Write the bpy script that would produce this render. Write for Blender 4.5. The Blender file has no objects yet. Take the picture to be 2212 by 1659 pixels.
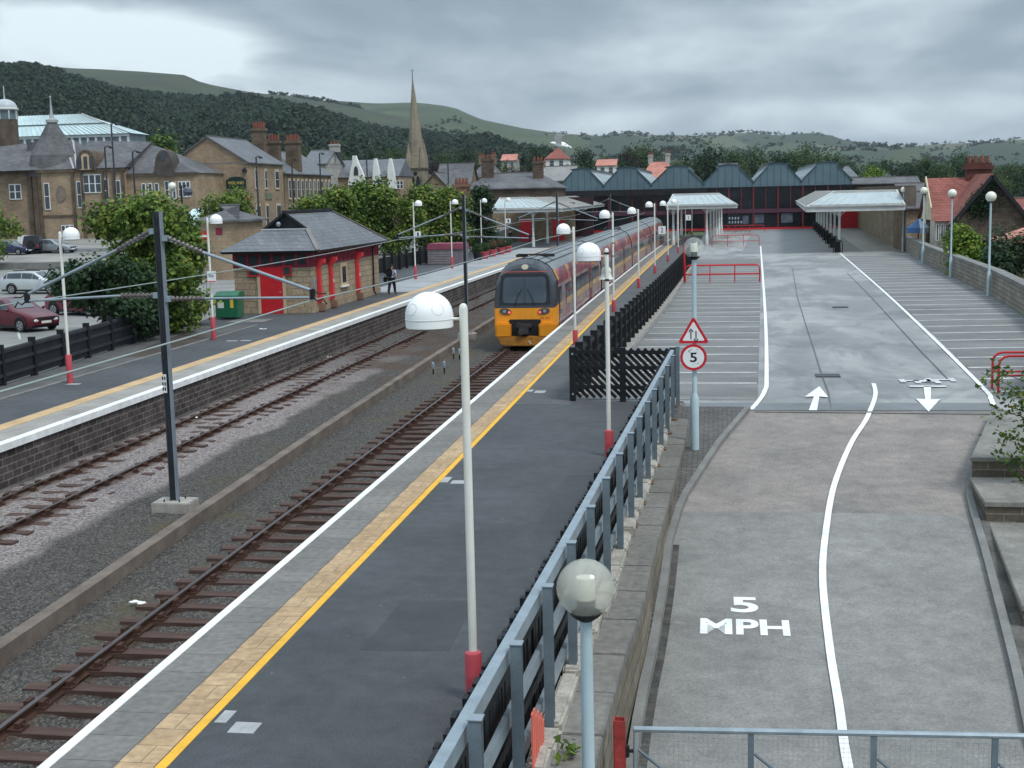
import bpy, bmesh, math, random
import numpy as np
from mathutils import Vector, Matrix
SC = bpy.context.scene
COL = SC.collection
R = math.radians
# ------------------------------------------------------------------ camera
PW, PH, F = 2212.0, 1659.0, 2862.95
PITCH, YAW, ROLL, CH = 0.14051754, -0.15572201, -0.02360594, 5.4765
def cam_axes():
    cp, sp = math.cos(PITCH), math.sin(PITCH)
    fw = np.array([math.sin(YAW)*cp, math.cos(YAW)*cp, -sp])
    r0 = np.array([math.cos(YAW), -math.sin(YAW), 0.0]); u0 = np.cross(r0, fw)
    r = math.cos(ROLL)*r0 + math.sin(ROLL)*u0; u = -math.sin(ROLL)*r0 + math.cos(ROLL)*u0
    return fw, r, u
FW, RT, UP = cam_axes()
cam = bpy.data.cameras.new('camera'); cam.sensor_width = 36; cam.lens = F/PW*36
cam.clip_start = 0.3; cam.clip_end = 30000
co = bpy.data.objects.new('camera', cam); COL.objects.link(co)
co.matrix_world = Matrix(((RT[0], UP[0], -FW[0], 0), (RT[1], UP[1], -FW[1], 0), (RT[2], UP[2], -FW[2], CH), (0, 0, 0, 1)))
SC.camera = co
# ------------------------------------------------------------------ world, sun, exposure
SUN_EL, SUN_AZ = R(56), R(130)
def ray(x, y): return FW + RT*((x-PW/2)/F) - UP*((y-PH/2)/F)
def at(x, y, z=0.0):                       # pixel of the photo (2212 wide) -> point on the level z
    d = ray(x, y); t = (z-CH)/d[2]; return (d[0]*t, d[1]*t, z)
def atY(x, y, Y):                          # -> point on the plane at distance Y along the tracks
    d = ray(x, y); t = Y/d[1]; return (d[0]*t, Y, CH+d[2]*t)
def xz(x, y, Y):
    p = atY(x, y, Y); return p[0], p[2]
def build_world():
    w = bpy.data.worlds.new('World'); SC.world = w; w.use_nodes = True
    nt = w.node_tree; N = nt.nodes; L = nt.links; N.clear()
    out = N.new('ShaderNodeOutputWorld')
    sky = N.new('ShaderNodeTexSky'); sky.sky_type = 'NISHITA'; sky.sun_disc = False
    sky.sun_elevation = SUN_EL; sky.sun_rotation = SUN_AZ
    bs = N.new('ShaderNodeBackground'); bs.inputs['Strength'].default_value = 0.05
    L.new(sky.outputs[0], bs.inputs['Color'])
    tc = N.new('ShaderNodeTexCoord')
    def math_(op, a, b=None, clamp=False):
        n = N.new('ShaderNodeMath'); n.operation = op; n.use_clamp = clamp
        for i, v in enumerate((a, b)):
            if v is None: continue
            if isinstance(v, (int, float)): n.inputs[i].default_value = v
            else: L.new(v, n.inputs[i])
        return n.outputs[0]
    sep = N.new('ShaderNodeSeparateXYZ'); L.new(tc.outputs['Generated'], sep.inputs[0])
    zc = math_('MAXIMUM', sep.outputs['Z'], 0.0)
    den = math_('ADD', zc, 0.22)
    cx = math_('DIVIDE', sep.outputs['X'], den); cy = math_('DIVIDE', sep.outputs['Y'], den)
    cmb = N.new('ShaderNodeCombineXYZ'); L.new(cx, cmb.inputs[0]); L.new(cy, cmb.inputs[1])
    def noise(sc, det, rough, off, dist=0.0):
        mp = N.new('ShaderNodeMapping'); mp.inputs['Location'].default_value = off; mp.inputs['Scale'].default_value = sc
        L.new(cmb.outputs[0], mp.inputs[0])
        n = N.new('ShaderNodeTexNoise'); n.inputs['Scale'].default_value = 1; n.inputs['Detail'].default_value = det
        n.inputs['Roughness'].default_value = rough; n.inputs['Distortion'].default_value = dist
        L.new(mp.outputs[0], n.inputs['Vector']); return n.outputs['Fac']
    n1 = noise((1.15, .95, 1), 8, .50, (3.1, 1.7, 0), .7)
    n2 = noise((3.6, 2.6, 1), 9, .58, (8.3, 4.1, 0), .9)
    nn = math_('ADD', math_('MULTIPLY', n1, 1.15), math_('MULTIPLY', n2, .42))
    nn = math_('SUBTRACT', nn, .785)
    # a bright break in the cloud over the moor and one low over the valley
    def glow(px, py, width, gain, edge):
        d = ray(px, py); d = d/np.linalg.norm(d)
        vm = N.new('ShaderNodeVectorMath'); vm.operation = 'SUBTRACT'; vm.inputs[1].default_value = tuple(d)
        L.new(tc.outputs['Generated'], vm.inputs[0])
        vs = N.new('ShaderNodeVectorMath'); vs.operation = 'MULTIPLY'; vs.inputs[1].default_value = (1/width[0], 1/width[0], 1/width[1])
        L.new(vm.outputs[0], vs.inputs[0])
        ln = N.new('ShaderNodeVectorMath'); ln.operation = 'LENGTH'; L.new(vs.outputs[0], ln.inputs[0])
        v = math_('SUBTRACT', 1.0, math_('ADD', ln.outputs['Value'], math_('MULTIPLY', math_('SUBTRACT', n2, .5), edge)))
        mr = N.new('ShaderNodeMapRange'); mr.interpolation_type = 'SMOOTHSTEP'
        mr.inputs[1].default_value = 0; mr.inputs[2].default_value = .55; mr.inputs[3].default_value = 0; mr.inputs[4].default_value = gain
        L.new(v, mr.inputs[0]); return mr.outputs[0]
    g = math_('ADD', glow(235, 95, (.135, .040), .56, .9), glow(1660, 262, (.24, .024), .26, 1.0))
    g = math_('ADD', g, glow(560, 205, (.16, .024), .16, 1.2))
    g = math_('ADD', g, glow(2280, 190, (.08, .02), .12, 1.0))
    g = math_('ADD', g, glow(1420, 100, (.10, .03), .07, 1.3))
    v = math_('ADD', math_('ADD', math_('MULTIPLY', nn, 1.25), g), .40, True)
    cr = N.new('ShaderNodeValToRGB'); el = cr.color_ramp.elements
    el[0].position = .12; el[0].color = (.190, .240, .290, 1)
    el[1].position = .90; el[1].color = (.70, .80, .84, 1)
    e = el.new(.38); e.color = (.262, .325, .385, 1)
    e = el.new(.58); e.color = (.40, .475, .53, 1)
    L.new(v, cr.inputs[0])
    # an overcast sky is about three times as bright overhead as at the horizon
    zen = N.new('ShaderNodeMapRange'); zen.inputs[1].default_value = .17; zen.inputs[2].default_value = .8
    zen.inputs[3].default_value = 1.0; zen.inputs[4].default_value = 2.7
    L.new(sep.outputs['Z'], zen.inputs[0])
    bc = N.new('ShaderNodeBackground'); L.new(cr.outputs[0], bc.inputs['Color']); L.new(zen.outputs[0], bc.inputs['Strength'])
    mix = N.new('ShaderNodeMixShader'); mix.inputs[0].default_value = .9
    L.new(bs.outputs[0], mix.inputs[1]); L.new(bc.outputs[0], mix.inputs[2]); L.new(mix.outputs[0], out.inputs[0])
build_world()
sun = bpy.data.lights.new('sun', 'SUN'); sun.energy = 1.5; sun.angle = R(14); sun.color = (1, .96, .9)
so = bpy.data.objects.new('sun', sun); COL.objects.link(so)
so.rotation_euler = (R(90)-SUN_EL, 0, math.pi-SUN_AZ)
vs = SC.view_settings; vs.view_transform = 'Standard'; vs.look = 'None'; vs.exposure = 0.42; vs.gamma = 1
SC.cycles.max_bounces = 6; SC.cycles.transparent_max_bounces = 12; SC.cycles.use_denoising = True

# ------------------------------------------------------------------ helpers
def srgb(h):
    c = [int(h[i:i+2], 16)/255 for i in (0, 2, 4)]
    return tuple(((x/12.92) if x <= .04045 else ((x+.055)/1.055)**2.4) for x in c)
_M = {}
def mat(name, col, rough=.8, var=.18, scale=1.5, fine=.1, fscale=40, bump=0.0, bscale=60, metal=0.0, tint=None, spec=.35, stretch=None, coat=0, isl=0.0, mid=0.0, specks=0):
    """painted or mineral surface: two octaves of colour variation and an optional bump"""
    if name in _M: return _M[name]
    m = bpy.data.materials.new(name); m.use_nodes = True; nt = m.node_tree; N = nt.nodes; L = nt.links
    b = N['Principled BSDF']; b.inputs['Roughness'].default_value = rough; b.inputs['Metallic'].default_value = metal
    b.inputs['Specular IOR Level'].default_value = spec; b.inputs['Coat Weight'].default_value = coat
    tc = N.new('ShaderNodeTexCoord'); src = tc.outputs['Object']
    if stretch:
        mp = N.new('ShaderNodeMapping'); mp.inputs['Scale'].default_value = stretch; L.new(src, mp.inputs[0]); src = mp.outputs[0]
    def nz(s, d=5, ro=.6):
        n = N.new('ShaderNodeTexNoise'); n.inputs['Scale'].default_value = s; n.inputs['Detail'].default_value = d; n.inputs['Roughness'].default_value = ro
        L.new(src, n.inputs['Vector']); return n.outputs['Fac']
    a = nz(scale); mr = N.new('ShaderNodeMapRange'); mr.inputs[1].default_value = .3; mr.inputs[2].default_value = .7
    L.new(a, mr.inputs[0])
    mx = N.new('ShaderNodeMix'); mx.data_type = 'RGBA'
    c2 = tint if tint else tuple(min(1, c*(1+var)) for c in col)
    mx.inputs[6].default_value = (*[c*(1-var) for c in col], 1); mx.inputs[7].default_value = (*c2, 1)
    L.new(mr.outputs[0], mx.inputs[0]); res = mx.outputs[2]
    if fine > 0:
        f = nz(fscale, 3, .7); m2 = N.new('ShaderNodeMapRange'); m2.inputs[1].default_value = .25; m2.inputs[2].default_value = .75
        m2.inputs[3].default_value = 1-fine; m2.inputs[4].default_value = 1+fine; L.new(f, m2.inputs[0])
        hs = N.new('ShaderNodeVectorMath'); hs.operation = 'SCALE'; L.new(res, hs.inputs[0]); L.new(m2.outputs[0], hs.inputs['Scale']); res = hs.outputs[0]
    if mid > 0:                                  # streaky stains and wear
        f = nz(3.1, 8, .72); m4 = N.new('ShaderNodeMapRange'); m4.inputs[1].default_value = .3; m4.inputs[2].default_value = .7; m4.inputs[3].default_value = 1-mid; m4.inputs[4].default_value = 1+mid
        L.new(f, m4.inputs[0]); h4 = N.new('ShaderNodeVectorMath'); h4.operation = 'SCALE'; L.new(res, h4.inputs[0]); L.new(m4.outputs[0], h4.inputs['Scale']); res = h4.outputs[0]
    if specks:                                   # trodden gum and pale grit
        vo = N.new('ShaderNodeTexVoronoi'); vo.inputs['Scale'].default_value = 2.2; L.new(src, vo.inputs['Vector']); m5 = N.new('ShaderNodeMapRange'); m5.inputs[1].default_value = .035; m5.inputs[2].default_value = .05; m5.inputs[3].default_value = .6; m5.inputs[4].default_value = 0
        L.new(vo.outputs['Distance'], m5.inputs[0]); x5 = N.new('ShaderNodeMix'); x5.data_type = 'RGBA'; L.new(m5.outputs[0], x5.inputs[0]); L.new(res, x5.inputs[6]); x5.inputs[7].default_value = (.22,.22,.22,1); res = x5.outputs[2]
    if isl > 0:
        g = N.new('ShaderNodeNewGeometry'); m3 = N.new('ShaderNodeMapRange'); m3.inputs[3].default_value = 1-isl; m3.inputs[4].default_value = 1+isl
        L.new(g.outputs['Random Per Island'], m3.inputs[0])
        h2 = N.new('ShaderNodeVectorMath'); h2.operation = 'SCALE'; L.new(res, h2.inputs[0]); L.new(m3.outputs[0], h2.inputs['Scale']); res = h2.outputs[0]
    L.new(res, b.inputs['Base Color'])
    if bump > 0:
        bn = nz(bscale, 4, .7); bu = N.new('ShaderNodeBump'); bu.inputs['Strength'].default_value = bump; bu.inputs['Distance'].default_value = .02
        L.new(bn, bu.inputs['Height']); L.new(bu.outputs[0], b.inputs['Normal'])
    _M[name] = m; return m
def brick(name, c1, c2, mortar, bw=.5, rh=.22, ms=.012, rough=.9, stain=.35, flat=False, bump=.5, sscale=.5, squash=None):
    """coursed stone, brick, slate or paving. u = x+y and v = z on walls, u = x, v = y on flat ground"""
    if name in _M: return _M[name]
    m = bpy.data.materials.new(name); m.use_nodes = True; nt = m.node_tree; N = nt.nodes; L = nt.links
    b = N['Principled BSDF']; b.inputs['Roughness'].default_value = rough; b.inputs['Specular IOR Level'].default_value = .3
    tc = N.new('ShaderNodeTexCoord'); sp = N.new('ShaderNodeSeparateXYZ'); L.new(tc.outputs['Object'], sp.inputs[0])
    cb = N.new('ShaderNodeCombineXYZ')
    if flat: L.new(sp.outputs[0], cb.inputs[0]); L.new(sp.outputs[1], cb.inputs[1])
    else:
        ad = N.new('ShaderNodeMath'); ad.operation = 'ADD'; L.new(sp.outputs[0], ad.inputs[0]); L.new(sp.outputs[1], ad.inputs[1])
        L.new(ad.outputs[0], cb.inputs[0]); L.new(sp.outputs[2], cb.inputs[1])
    bt = N.new('ShaderNodeTexBrick'); L.new(cb.outputs[0], bt.inputs['Vector'])
    bt.inputs['Color1'].default_value = (*c1, 1); bt.inputs['Color2'].default_value = (*c2, 1); bt.inputs['Mortar'].default_value = (*mortar, 1)
    bt.inputs['Scale'].default_value = 1; bt.inputs['Mortar Size'].default_value = ms; bt.inputs['Brick Width'].default_value = bw; bt.inputs['Row Height'].default_value = rh
    bt.inputs['Mortar Smooth'].default_value = .3; bt.inputs['Bias'].default_value = 0
    n = N.new('ShaderNodeTexNoise'); n.inputs['Scale'].default_value = sscale; n.inputs['Detail'].default_value = 8; n.inputs['Roughness'].default_value = .65
    L.new(tc.outputs['Object'], n.inputs['Vector'])
    mr = N.new('ShaderNodeMapRange'); mr.inputs[1].default_value = .3; mr.inputs[2].default_value = .7; mr.inputs[3].default_value = 1-stain; mr.inputs[4].default_value = 1+stain*.6
    L.new(n.outputs['Fac'], mr.inputs[0])
    n2 = N.new('ShaderNodeTexNoise'); n2.inputs['Scale'].default_value = 9; n2.inputs['Detail'].default_value = 5; L.new(tc.outputs['Object'], n2.inputs['Vector'])
    mr2 = N.new('ShaderNodeMapRange'); mr2.inputs[1].default_value = .25; mr2.inputs[2].default_value = .75; mr2.inputs[3].default_value = .75; mr2.inputs[4].default_value = 1.25
    L.new(n2.outputs['Fac'], mr2.inputs[0])
    mu = N.new('ShaderNodeMath'); mu.operation = 'MULTIPLY'; L.new(mr.outputs[0], mu.inputs[0]); L.new(mr2.outputs[0], mu.inputs[1])
    vs_ = N.new('ShaderNodeVectorMath'); vs_.operation = 'SCALE'; L.new(bt.outputs['Color'], vs_.inputs[0]); L.new(mu.outputs[0], vs_.inputs['Scale'])
    L.new(vs_.outputs[0], b.inputs['Base Color'])
    if bump:
        mm = N.new('ShaderNodeMath'); mm.operation = 'MULTIPLY_ADD'; L.new(bt.outputs['Fac'], mm.inputs[0]); mm.inputs[1].default_value = -1; L.new(n2.outputs['Fac'], mm.inputs[2])
        bu = N.new('ShaderNodeBump'); bu.inputs['Strength'].default_value = bump; bu.inputs['Distance'].default_value = .03
        L.new(mm.outputs[0], bu.inputs['Height']); L.new(bu.outputs[0], b.inputs['Normal'])
    _M[name] = m; return m
def glass(name, col, rough=.08, spec=.8):
    if name in _M: return _M[name]
    return mat(name, col, rough, .35, .6, 0, spec=spec)
class MB:
    def __init__(s): s.v = []; s.f = []; s.m = []
    def add(s, vs, fs, mi=0):
        o = len(s.v); s.v += [tuple(map(float, p)) for p in vs]; s.f += [tuple(i+o for i in f) for f in fs]; s.m += [mi]*len(fs); return s
    def box(s, x0, y0, z0, x1, y1, z1, mi=0):
        return s.add([(x0,y0,z0),(x1,y0,z0),(x1,y1,z0),(x0,y1,z0),(x0,y0,z1),(x1,y0,z1),(x1,y1,z1),(x0,y1,z1)],
                     [(0,3,2,1),(4,5,6,7),(0,1,5,4),(1,2,6,5),(2,3,7,6),(3,0,4,7)], mi)
    def obox(s, c, d, rz=0, mi=0):      # c = centre of the base
        a, b = math.cos(rz), math.sin(rz); vs = []
        for z in (0, d[2]):
            for sx, sy in ((-1,-1),(1,-1),(1,1),(-1,1)):
                x, y = sx*d[0]/2, sy*d[1]/2; vs.append((c[0]+x*a-y*b, c[1]+x*b+y*a, c[2]+z))
        return s.add(vs, [(0,3,2,1),(4,5,6,7),(0,1,5,4),(1,2,6,5),(2,3,7,6),(3,0,4,7)], mi)
    def bar(s, p, q, w, h, mi=0):       # rectangular bar, h measured in the vertical plane
        p, q = Vector(p), Vector(q); d = (q-p).normalized(); up = Vector((0,0,1))
        sd = d.cross(up) if abs(d.z) < .98 else Vector((1,0,0)); sd.normalize(); u = sd.cross(d)
        vs = [e+sd*a*w/2+u*b*h/2 for e in (p, q) for a, b in ((-1,-1),(1,-1),(1,1),(-1,1))]
        return s.add(vs, [(0,3,2,1),(4,5,6,7),(0,1,5,4),(1,2,6,5),(2,3,7,6),(3,0,4,7)], mi)
    def cyl(s, p, q, r0, r1=None, n=12, mi=0):
        r1 = r0 if r1 is None else r1; p, q = Vector(p), Vector(q); d = (q-p).normalized()
        a = d.orthogonal().normalized(); b = d.cross(a); vs = []
        for e, r in ((p, r0), (q, r1)):
            for i in range(n): t = 2*math.pi*i/n; vs.append(e+(a*math.cos(t)+b*math.sin(t))*r)
        fs = [(i, (i+1)%n, n+(i+1)%n, n+i) for i in range(n)] + [tuple(range(n))[::-1], tuple(range(n, 2*n))]
        return s.add(vs, fs, mi)
    def tube(s, path, r, n=8, mi=0):
        path = [Vector(p) for p in path]; vs = []; prev = None
        for i, p in enumerate(path):
            d = (path[min(i+1, len(path)-1)]-path[max(i-1, 0)]).normalized()
            a = d.orthogonal().normalized() if prev is None else (prev-d*prev.dot(d)).normalized(); prev = a; b = d.cross(a)
            rr = r[i] if isinstance(r, (list, tuple)) else r
            for k in range(n): t = 2*math.pi*k/n; vs.append(p+(a*math.cos(t)+b*math.sin(t))*rr)
        fs = []
        for i in range(len(path)-1):
            for k in range(n): fs.append((i*n+k, i*n+(k+1)%n, (i+1)*n+(k+1)%n, (i+1)*n+k))
        fs += [tuple(range(n))[::-1], tuple(range((len(path)-1)*n, len(path)*n))]
        return s.add(vs, fs, mi)
    def lathe(s, c, prof, n=20, mi=0):
        vs = []; fs = []
        for r, z in prof:
            for k in range(n): t = 2*math.pi*k/n; vs.append((c[0]+r*math.cos(t), c[1]+r*math.sin(t), c[2]+z))
        for i in range(len(prof)-1):
            for k in range(n): fs.append((i*n+k, i*n+(k+1)%n, (i+1)*n+(k+1)%n, (i+1)*n+k))
        fs += [tuple(range(n))[::-1], tuple(range((len(prof)-1)*n, len(prof)*n))]
        return s.add(vs, fs, mi)
    def prism(s, poly, z0, z1, mi=0):   # z may be numbers or functions of (x, y)
        n = len(poly); f0 = z0 if callable(z0) else (lambda x, y: z0); f1 = z1 if callable(z1) else (lambda x, y: z1)
        vs = [(x, y, f0(x, y)) for x, y in poly]+[(x, y, f1(x, y)) for x, y in poly]
        fs = [tuple(range(n))[::-1], tuple(range(n, 2*n))]+[(i, (i+1)%n, n+(i+1)%n, n+i) for i in range(n)]
        return s.add(vs, fs, mi)
    def ext(s, poly, vec, mi=0):
        n = len(poly); v = Vector(vec); vs = [Vector(p) for p in poly]; vs = vs+[p+v for p in vs]
        return s.add(vs, [tuple(range(n))[::-1], tuple(range(n, 2*n))]+[(i, (i+1)%n, n+(i+1)%n, n+i) for i in range(n)], mi)
    def poly(s, pts, mi=0): return s.add(pts, [tuple(range(len(pts)))], mi)
    def ball(s, c, r, nu=16, nv=10, mi=0):
        r = r if isinstance(r, tuple) else (r, r, r)
        prof = [(math.sin(math.pi*i/nv), -math.cos(math.pi*i/nv)) for i in range(nv+1)]; prof[0] = (1e-3, -1); prof[-1] = (1e-3, 1)
        vs = []; fs = []
        for a, z in prof:
            for k in range(nu): t = 2*math.pi*k/nu; vs.append((c[0]+r[0]*a*math.cos(t), c[1]+r[1]*a*math.sin(t), c[2]+r[2]*z))
        for i in range(nv):
            for k in range(nu): fs.append((i*nu+k, i*nu+(k+1)%nu, (i+1)*nu+(k+1)%nu, (i+1)*nu+k))
        return s.add(vs, fs, mi)
    def build(s, name, mats, parent=None, smooth=False, bevel=0, fix=True, world=True):
        off = Vector((0,0,0))
        if parent is not None and world:
            q = parent
            while q is not None: off += q.location; q = q.parent
        me = bpy.data.meshes.new(name)
        me.from_pydata([tuple(Vector(p)-off) for p in s.v], [], s.f)
        for m in (mats if isinstance(mats, (list, tuple)) else [mats]): me.materials.append(m)
        me.polygons.foreach_set('material_index', s.m)
        if fix or bevel:
            bm = bmesh.new(); bm.from_mesh(me)
            if fix: bmesh.ops.recalc_face_normals(bm, faces=bm.faces)
            if bevel: bmesh.ops.bevel(bm, geom=[e for e in bm.edges if len(e.link_faces) == 2 and e.calc_face_angle(0) > .6], offset=bevel, segments=2, affect='EDGES', clamp_overlap=True)
            bm.to_mesh(me); bm.free()
        me.update()
        if smooth:
            me.polygons.foreach_set('use_smooth', [True]*len(me.polygons)); me.set_sharp_from_angle(angle=R(38))
        o = bpy.data.objects.new(name, me); COL.objects.link(o)
        if parent is not None: o.parent = parent
        return o
def tag(o, label, cat, group=None, kind=None):
    o['label'] = label; o['category'] = cat
    if group: o['group'] = group
    if kind: o['kind'] = kind
    return o
def thing(name, label, cat, loc=(0,0,0), rz=0, group=None):
    o = bpy.data.objects.new(name, None); COL.objects.link(o); o.location = loc; o.rotation_euler = (0,0,rz); o.empty_display_size = .2
    return tag(o, label, cat, group)
def struct(mb, name, m, **k):
    o = mb.build(name, m, **k); o['kind'] = 'structure'; return o
def dup(root, loc=None, rz=None, label=None, parent=None):
    c = root.copy(); COL.objects.link(c)
    if parent is not None: c.parent = parent
    if loc is not None: c.location = loc
    if rz is not None: c.rotation_euler = (0,0,rz)
    if label: c['label'] = label
    for ch in list(root.children): dup(ch, parent=c)
    return c
def text_mesh(s, size=1.0, depth=0.0, bold=.0):
    cu = bpy.data.curves.new('lettering', 'FONT'); cu.body = s; cu.size = size; cu.align_x = 'CENTER'; cu.align_y = 'CENTER'; cu.extrude = depth; cu.offset = bold
    o = bpy.data.objects.new('lettering', cu); COL.objects.link(o)
    bpy.context.view_layer.update()
    me = bpy.data.meshes.new_from_object(o.evaluated_get(bpy.context.evaluated_depsgraph_get()))
    vs = [v.co.copy() for v in me.vertices]; fs = [tuple(p.vertices) for p in me.polygons]
    bpy.data.objects.remove(o); bpy.data.curves.remove(cu); bpy.data.meshes.remove(me)
    return vs, fs
def lettering(mb, s, c, ux, uy, w, h, mi=0, bold=0.0):
    """flat letters filling a w x h rectangle centred on c and spanned by ux and uy"""
    vs, fs = text_mesh(s, bold=bold); x0 = min(v.x for v in vs); x1 = max(v.x for v in vs); y0 = min(v.y for v in vs); y1 = max(v.y for v in vs)
    c, ux, uy = Vector(c), Vector(ux), Vector(uy)
    mb.add([c+ux*((v.x-x0)/(x1-x0)-.5)*w+uy*((v.y-y0)/(y1-y0)-.5)*h for v in vs], fs, mi)
def quads(name, V, m, parent=None, loc_off=(0,0,0)):
    """V: (n, 4, 3) array of separate quads, one mesh"""
    n = V.shape[0]; me = bpy.data.meshes.new(name)
    me.vertices.add(n*4); me.vertices.foreach_set('co', (V.reshape(-1, 3)-np.array(loc_off)).astype(np.float32).ravel())
    me.loops.add(n*4); me.loops.foreach_set('vertex_index', np.arange(n*4, dtype=np.int32))
    me.polygons.add(n); me.polygons.foreach_set('loop_start', np.arange(0, n*4, 4, dtype=np.int32))
    me.materials.append(m); me.update(calc_edges=True); me.validate()
    o = bpy.data.objects.new(name, me); COL.objects.link(o)
    if parent is not None: o.parent = parent
    return o
def bend(y): return 7e-5*max(0, y-40)**2
RNG = np.random.default_rng(7)
random.seed(5)

# ------------------------------------------------------------------ materials
m_tarmac = mat('platform_tarmac', (.072,.077,.083), .85, .2, .35, .6, 60, .4, 120, mid=.2, specks=1)
m_tarmac_old = mat('old_platform_tarmac', (.10,.10,.10), .85, .3, .6, .25, 30, .3, 80)
m_conc_slab = brick('concrete_paving', (.17,.165,.154), (.212,.204,.19), (.085,.083,.08), bw=30, rh=.62, ms=.008, flat=True, stain=.22, bump=.15)
m_tactile = brick('buff_tactile_paving', (.40,.275,.16), (.47,.335,.20), (.21,.15,.10), bw=.42, rh=.42, ms=.007, flat=True, stain=.2, bump=.2, sscale=1.5)
m_white = mat('white_line_paint', (.80,.81,.80), .6, .1, 3, .12, 60, mid=.14)
m_yellow = mat('yellow_line_paint', (.78,.42,.035), .6, .12, 3, .15, 50)
def park_mat():
    m = bpy.data.materials.new('car_park_asphalt'); m.use_nodes = True; N = m.node_tree.nodes; L = m.node_tree.links; b = N['Principled BSDF']
    tc = N.new('ShaderNodeTexCoord')
    def nz(sc, d, ro, dist=0, loc=(0,0,0)):
        mp = N.new('ShaderNodeMapping'); mp.inputs['Scale'].default_value = sc; mp.inputs['Location'].default_value = loc; L.new(tc.outputs['Object'], mp.inputs[0])
        n = N.new('ShaderNodeTexNoise'); n.inputs['Scale'].default_value = 1; n.inputs['Detail'].default_value = d; n.inputs['Roughness'].default_value = ro; n.inputs['Distortion'].default_value = dist; L.new(mp.outputs[0], n.inputs['Vector']); return n.outputs['Fac']
    def mr(src, a, b_, c, d):
        n = N.new('ShaderNodeMapRange'); n.interpolation_type = 'SMOOTHSTEP'
        for i, v in enumerate((a, b_, c, d)): n.inputs[i+1].default_value = v
        L.new(src, n.inputs[0]); return n.outputs[0]
    def mul(a, b_):
        n = N.new('ShaderNodeMath'); n.operation = 'MULTIPLY'; L.new(a, n.inputs[0]); L.new(b_, n.inputs[1]); return n.outputs[0]
    f = mul(mul(mr(nz((.22,.10,1), 8, .62, .6), .40, .60, .72, 1.14), mr(nz((.5,.16,1), 7, .6, 1.2, (5,2,0)), .52, .60, 1.0, .78)), mr(nz((.12,1.1,1), 6, .6, .2, (1,7,0)), .35, .7, .93, 1.04))
    f = mul(f, mr(nz((26,26,26), 3, .7), .25, .75, .88, 1.12)); f = mul(f, mr(nz((1.3,1.0,1), 6, .7, .4), .3, .7, .90, 1.06))
    v = N.new('ShaderNodeVectorMath'); v.operation = 'SCALE'; v.inputs[0].default_value = (.30,.30,.295); L.new(f, v.inputs['Scale']); L.new(v.outputs[0], b.inputs['Base Color'])
    L.new(mr(f, .6, 1.1, .32, .6), b.inputs['Roughness']); b.inputs['Specular IOR Level'].default_value = .4
    bu = N.new('ShaderNodeBump'); bu.inputs['Strength'].default_value = .25; bu.inputs['Distance'].default_value = .02; L.new(nz((80,80,80), 3, .7), bu.inputs['Height']); L.new(bu.outputs[0], b.inputs['Normal']); return m
m_park = park_mat()
m_parkline = mat('worn_white_bay_paint', (.50,.505,.50), .6, .3, 2, .3, 20)
m_ramp = mat('ramp_concrete', (.205,.203,.193), .85, .16, .45, .3, 26, .5, 70, tint=(.275,.27,.255), mid=.2)
m_ramp2 = mat('ramp_brown_chippings', (.215,.203,.19), .88, .14, .6, .34, 26, .5, 70, tint=(.30,.262,.24), mid=.2)
m_ballast_dark = mat('dark_ash_ballast', (.075,.08,.085), .95, .4, .35, .6, 14, 1, 16, tint=(.13,.12,.10))
m_stone_wall = brick('retaining_wall_stone', (.165,.145,.11), (.235,.20,.15), (.085,.075,.058), bw=.75, rh=.30, ms=.015, stain=.45)
m_cope = brick('stone_coping', (.17,.165,.15), (.21,.20,.18), (.05,.05,.045), bw=90, rh=90, ms=0, flat=True, stain=.3, bump=.2)
m_kerb = mat('kerb_stone', (.20,.20,.19), .9, .22, 1.2, .2, 25, .3, 60)
m_black = mat('black_boarding', (.008,.009,.011), .6, .3, 2, .2, 30, .1, 40)
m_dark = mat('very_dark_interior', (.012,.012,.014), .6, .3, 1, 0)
m_galv = mat('galvanised_steel', (.30,.36,.40), .42, .16, 4, .1, 60, .05, 60, metal=.35)
m_galv_d = mat('blue_grey_steel', (.14,.18,.21), .5, .2, 4, .1, 50)
m_cream = mat('cream_lamp_paint', (.72,.72,.66), .45, .08, 2, .04, 40)
m_dome = mat('white_dome_plastic', (.92,.93,.93), .28, .03, 2, 0, spec=.5)
m_pink = mat('faded_red_paint', (.48,.07,.09), .5, .14, 3, .08, 40)
m_red = mat('red_paint', (.50,.018,.026), .45, .12, 3, .05, 40)
m_maroon = mat('maroon_paint', (.20,.022,.05), .5, .2, 2, .1, 40)
m_lampgrey = mat('pale_blue_lamp_paint', (.42,.53,.57), .5, .08, 2, .05, 40)
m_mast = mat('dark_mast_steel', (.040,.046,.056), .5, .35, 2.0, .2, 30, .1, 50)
m_mastlit = mat('mast_steel_lit_side', (.20,.235,.27), .5, .2, 2, .1, 30)  # paler copy of the mast steel: light on the right flange painted in
m_slate = brick('slate', (.135,.145,.16), (.18,.19,.205), (.085,.09,.10), bw=.36, rh=.16, ms=.010, rough=.6, stain=.25, bump=.3)
m_slate_old = brick('old_stone_slate', (.115,.118,.125), (.155,.155,.16), (.075,.075,.08), bw=.6, rh=.2, ms=.014, rough=.75, stain=.4, bump=.3)
m_sand = brick('sandstone', (.295,.22,.15), (.37,.28,.19), (.30,.21,.13), bw=.55, rh=.26, ms=.012, stain=.28)
m_sand2 = brick('blackened_sandstone', (.22,.165,.11), (.29,.215,.145), (.16,.12,.08), bw=.5, rh=.24, ms=.013, stain=.5, sscale=.35)
m_ashlar = mat('dressed_stone', (.50,.38,.25), .85, .2, 1, .12, 20)
m_soot = mat('sooty_stone', (.10,.075,.055), .9, .4, 1.2, .2, 20)
m_whitew = mat('white_render', (.75,.75,.72), .8, .1, 1, .06, 20)
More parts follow.
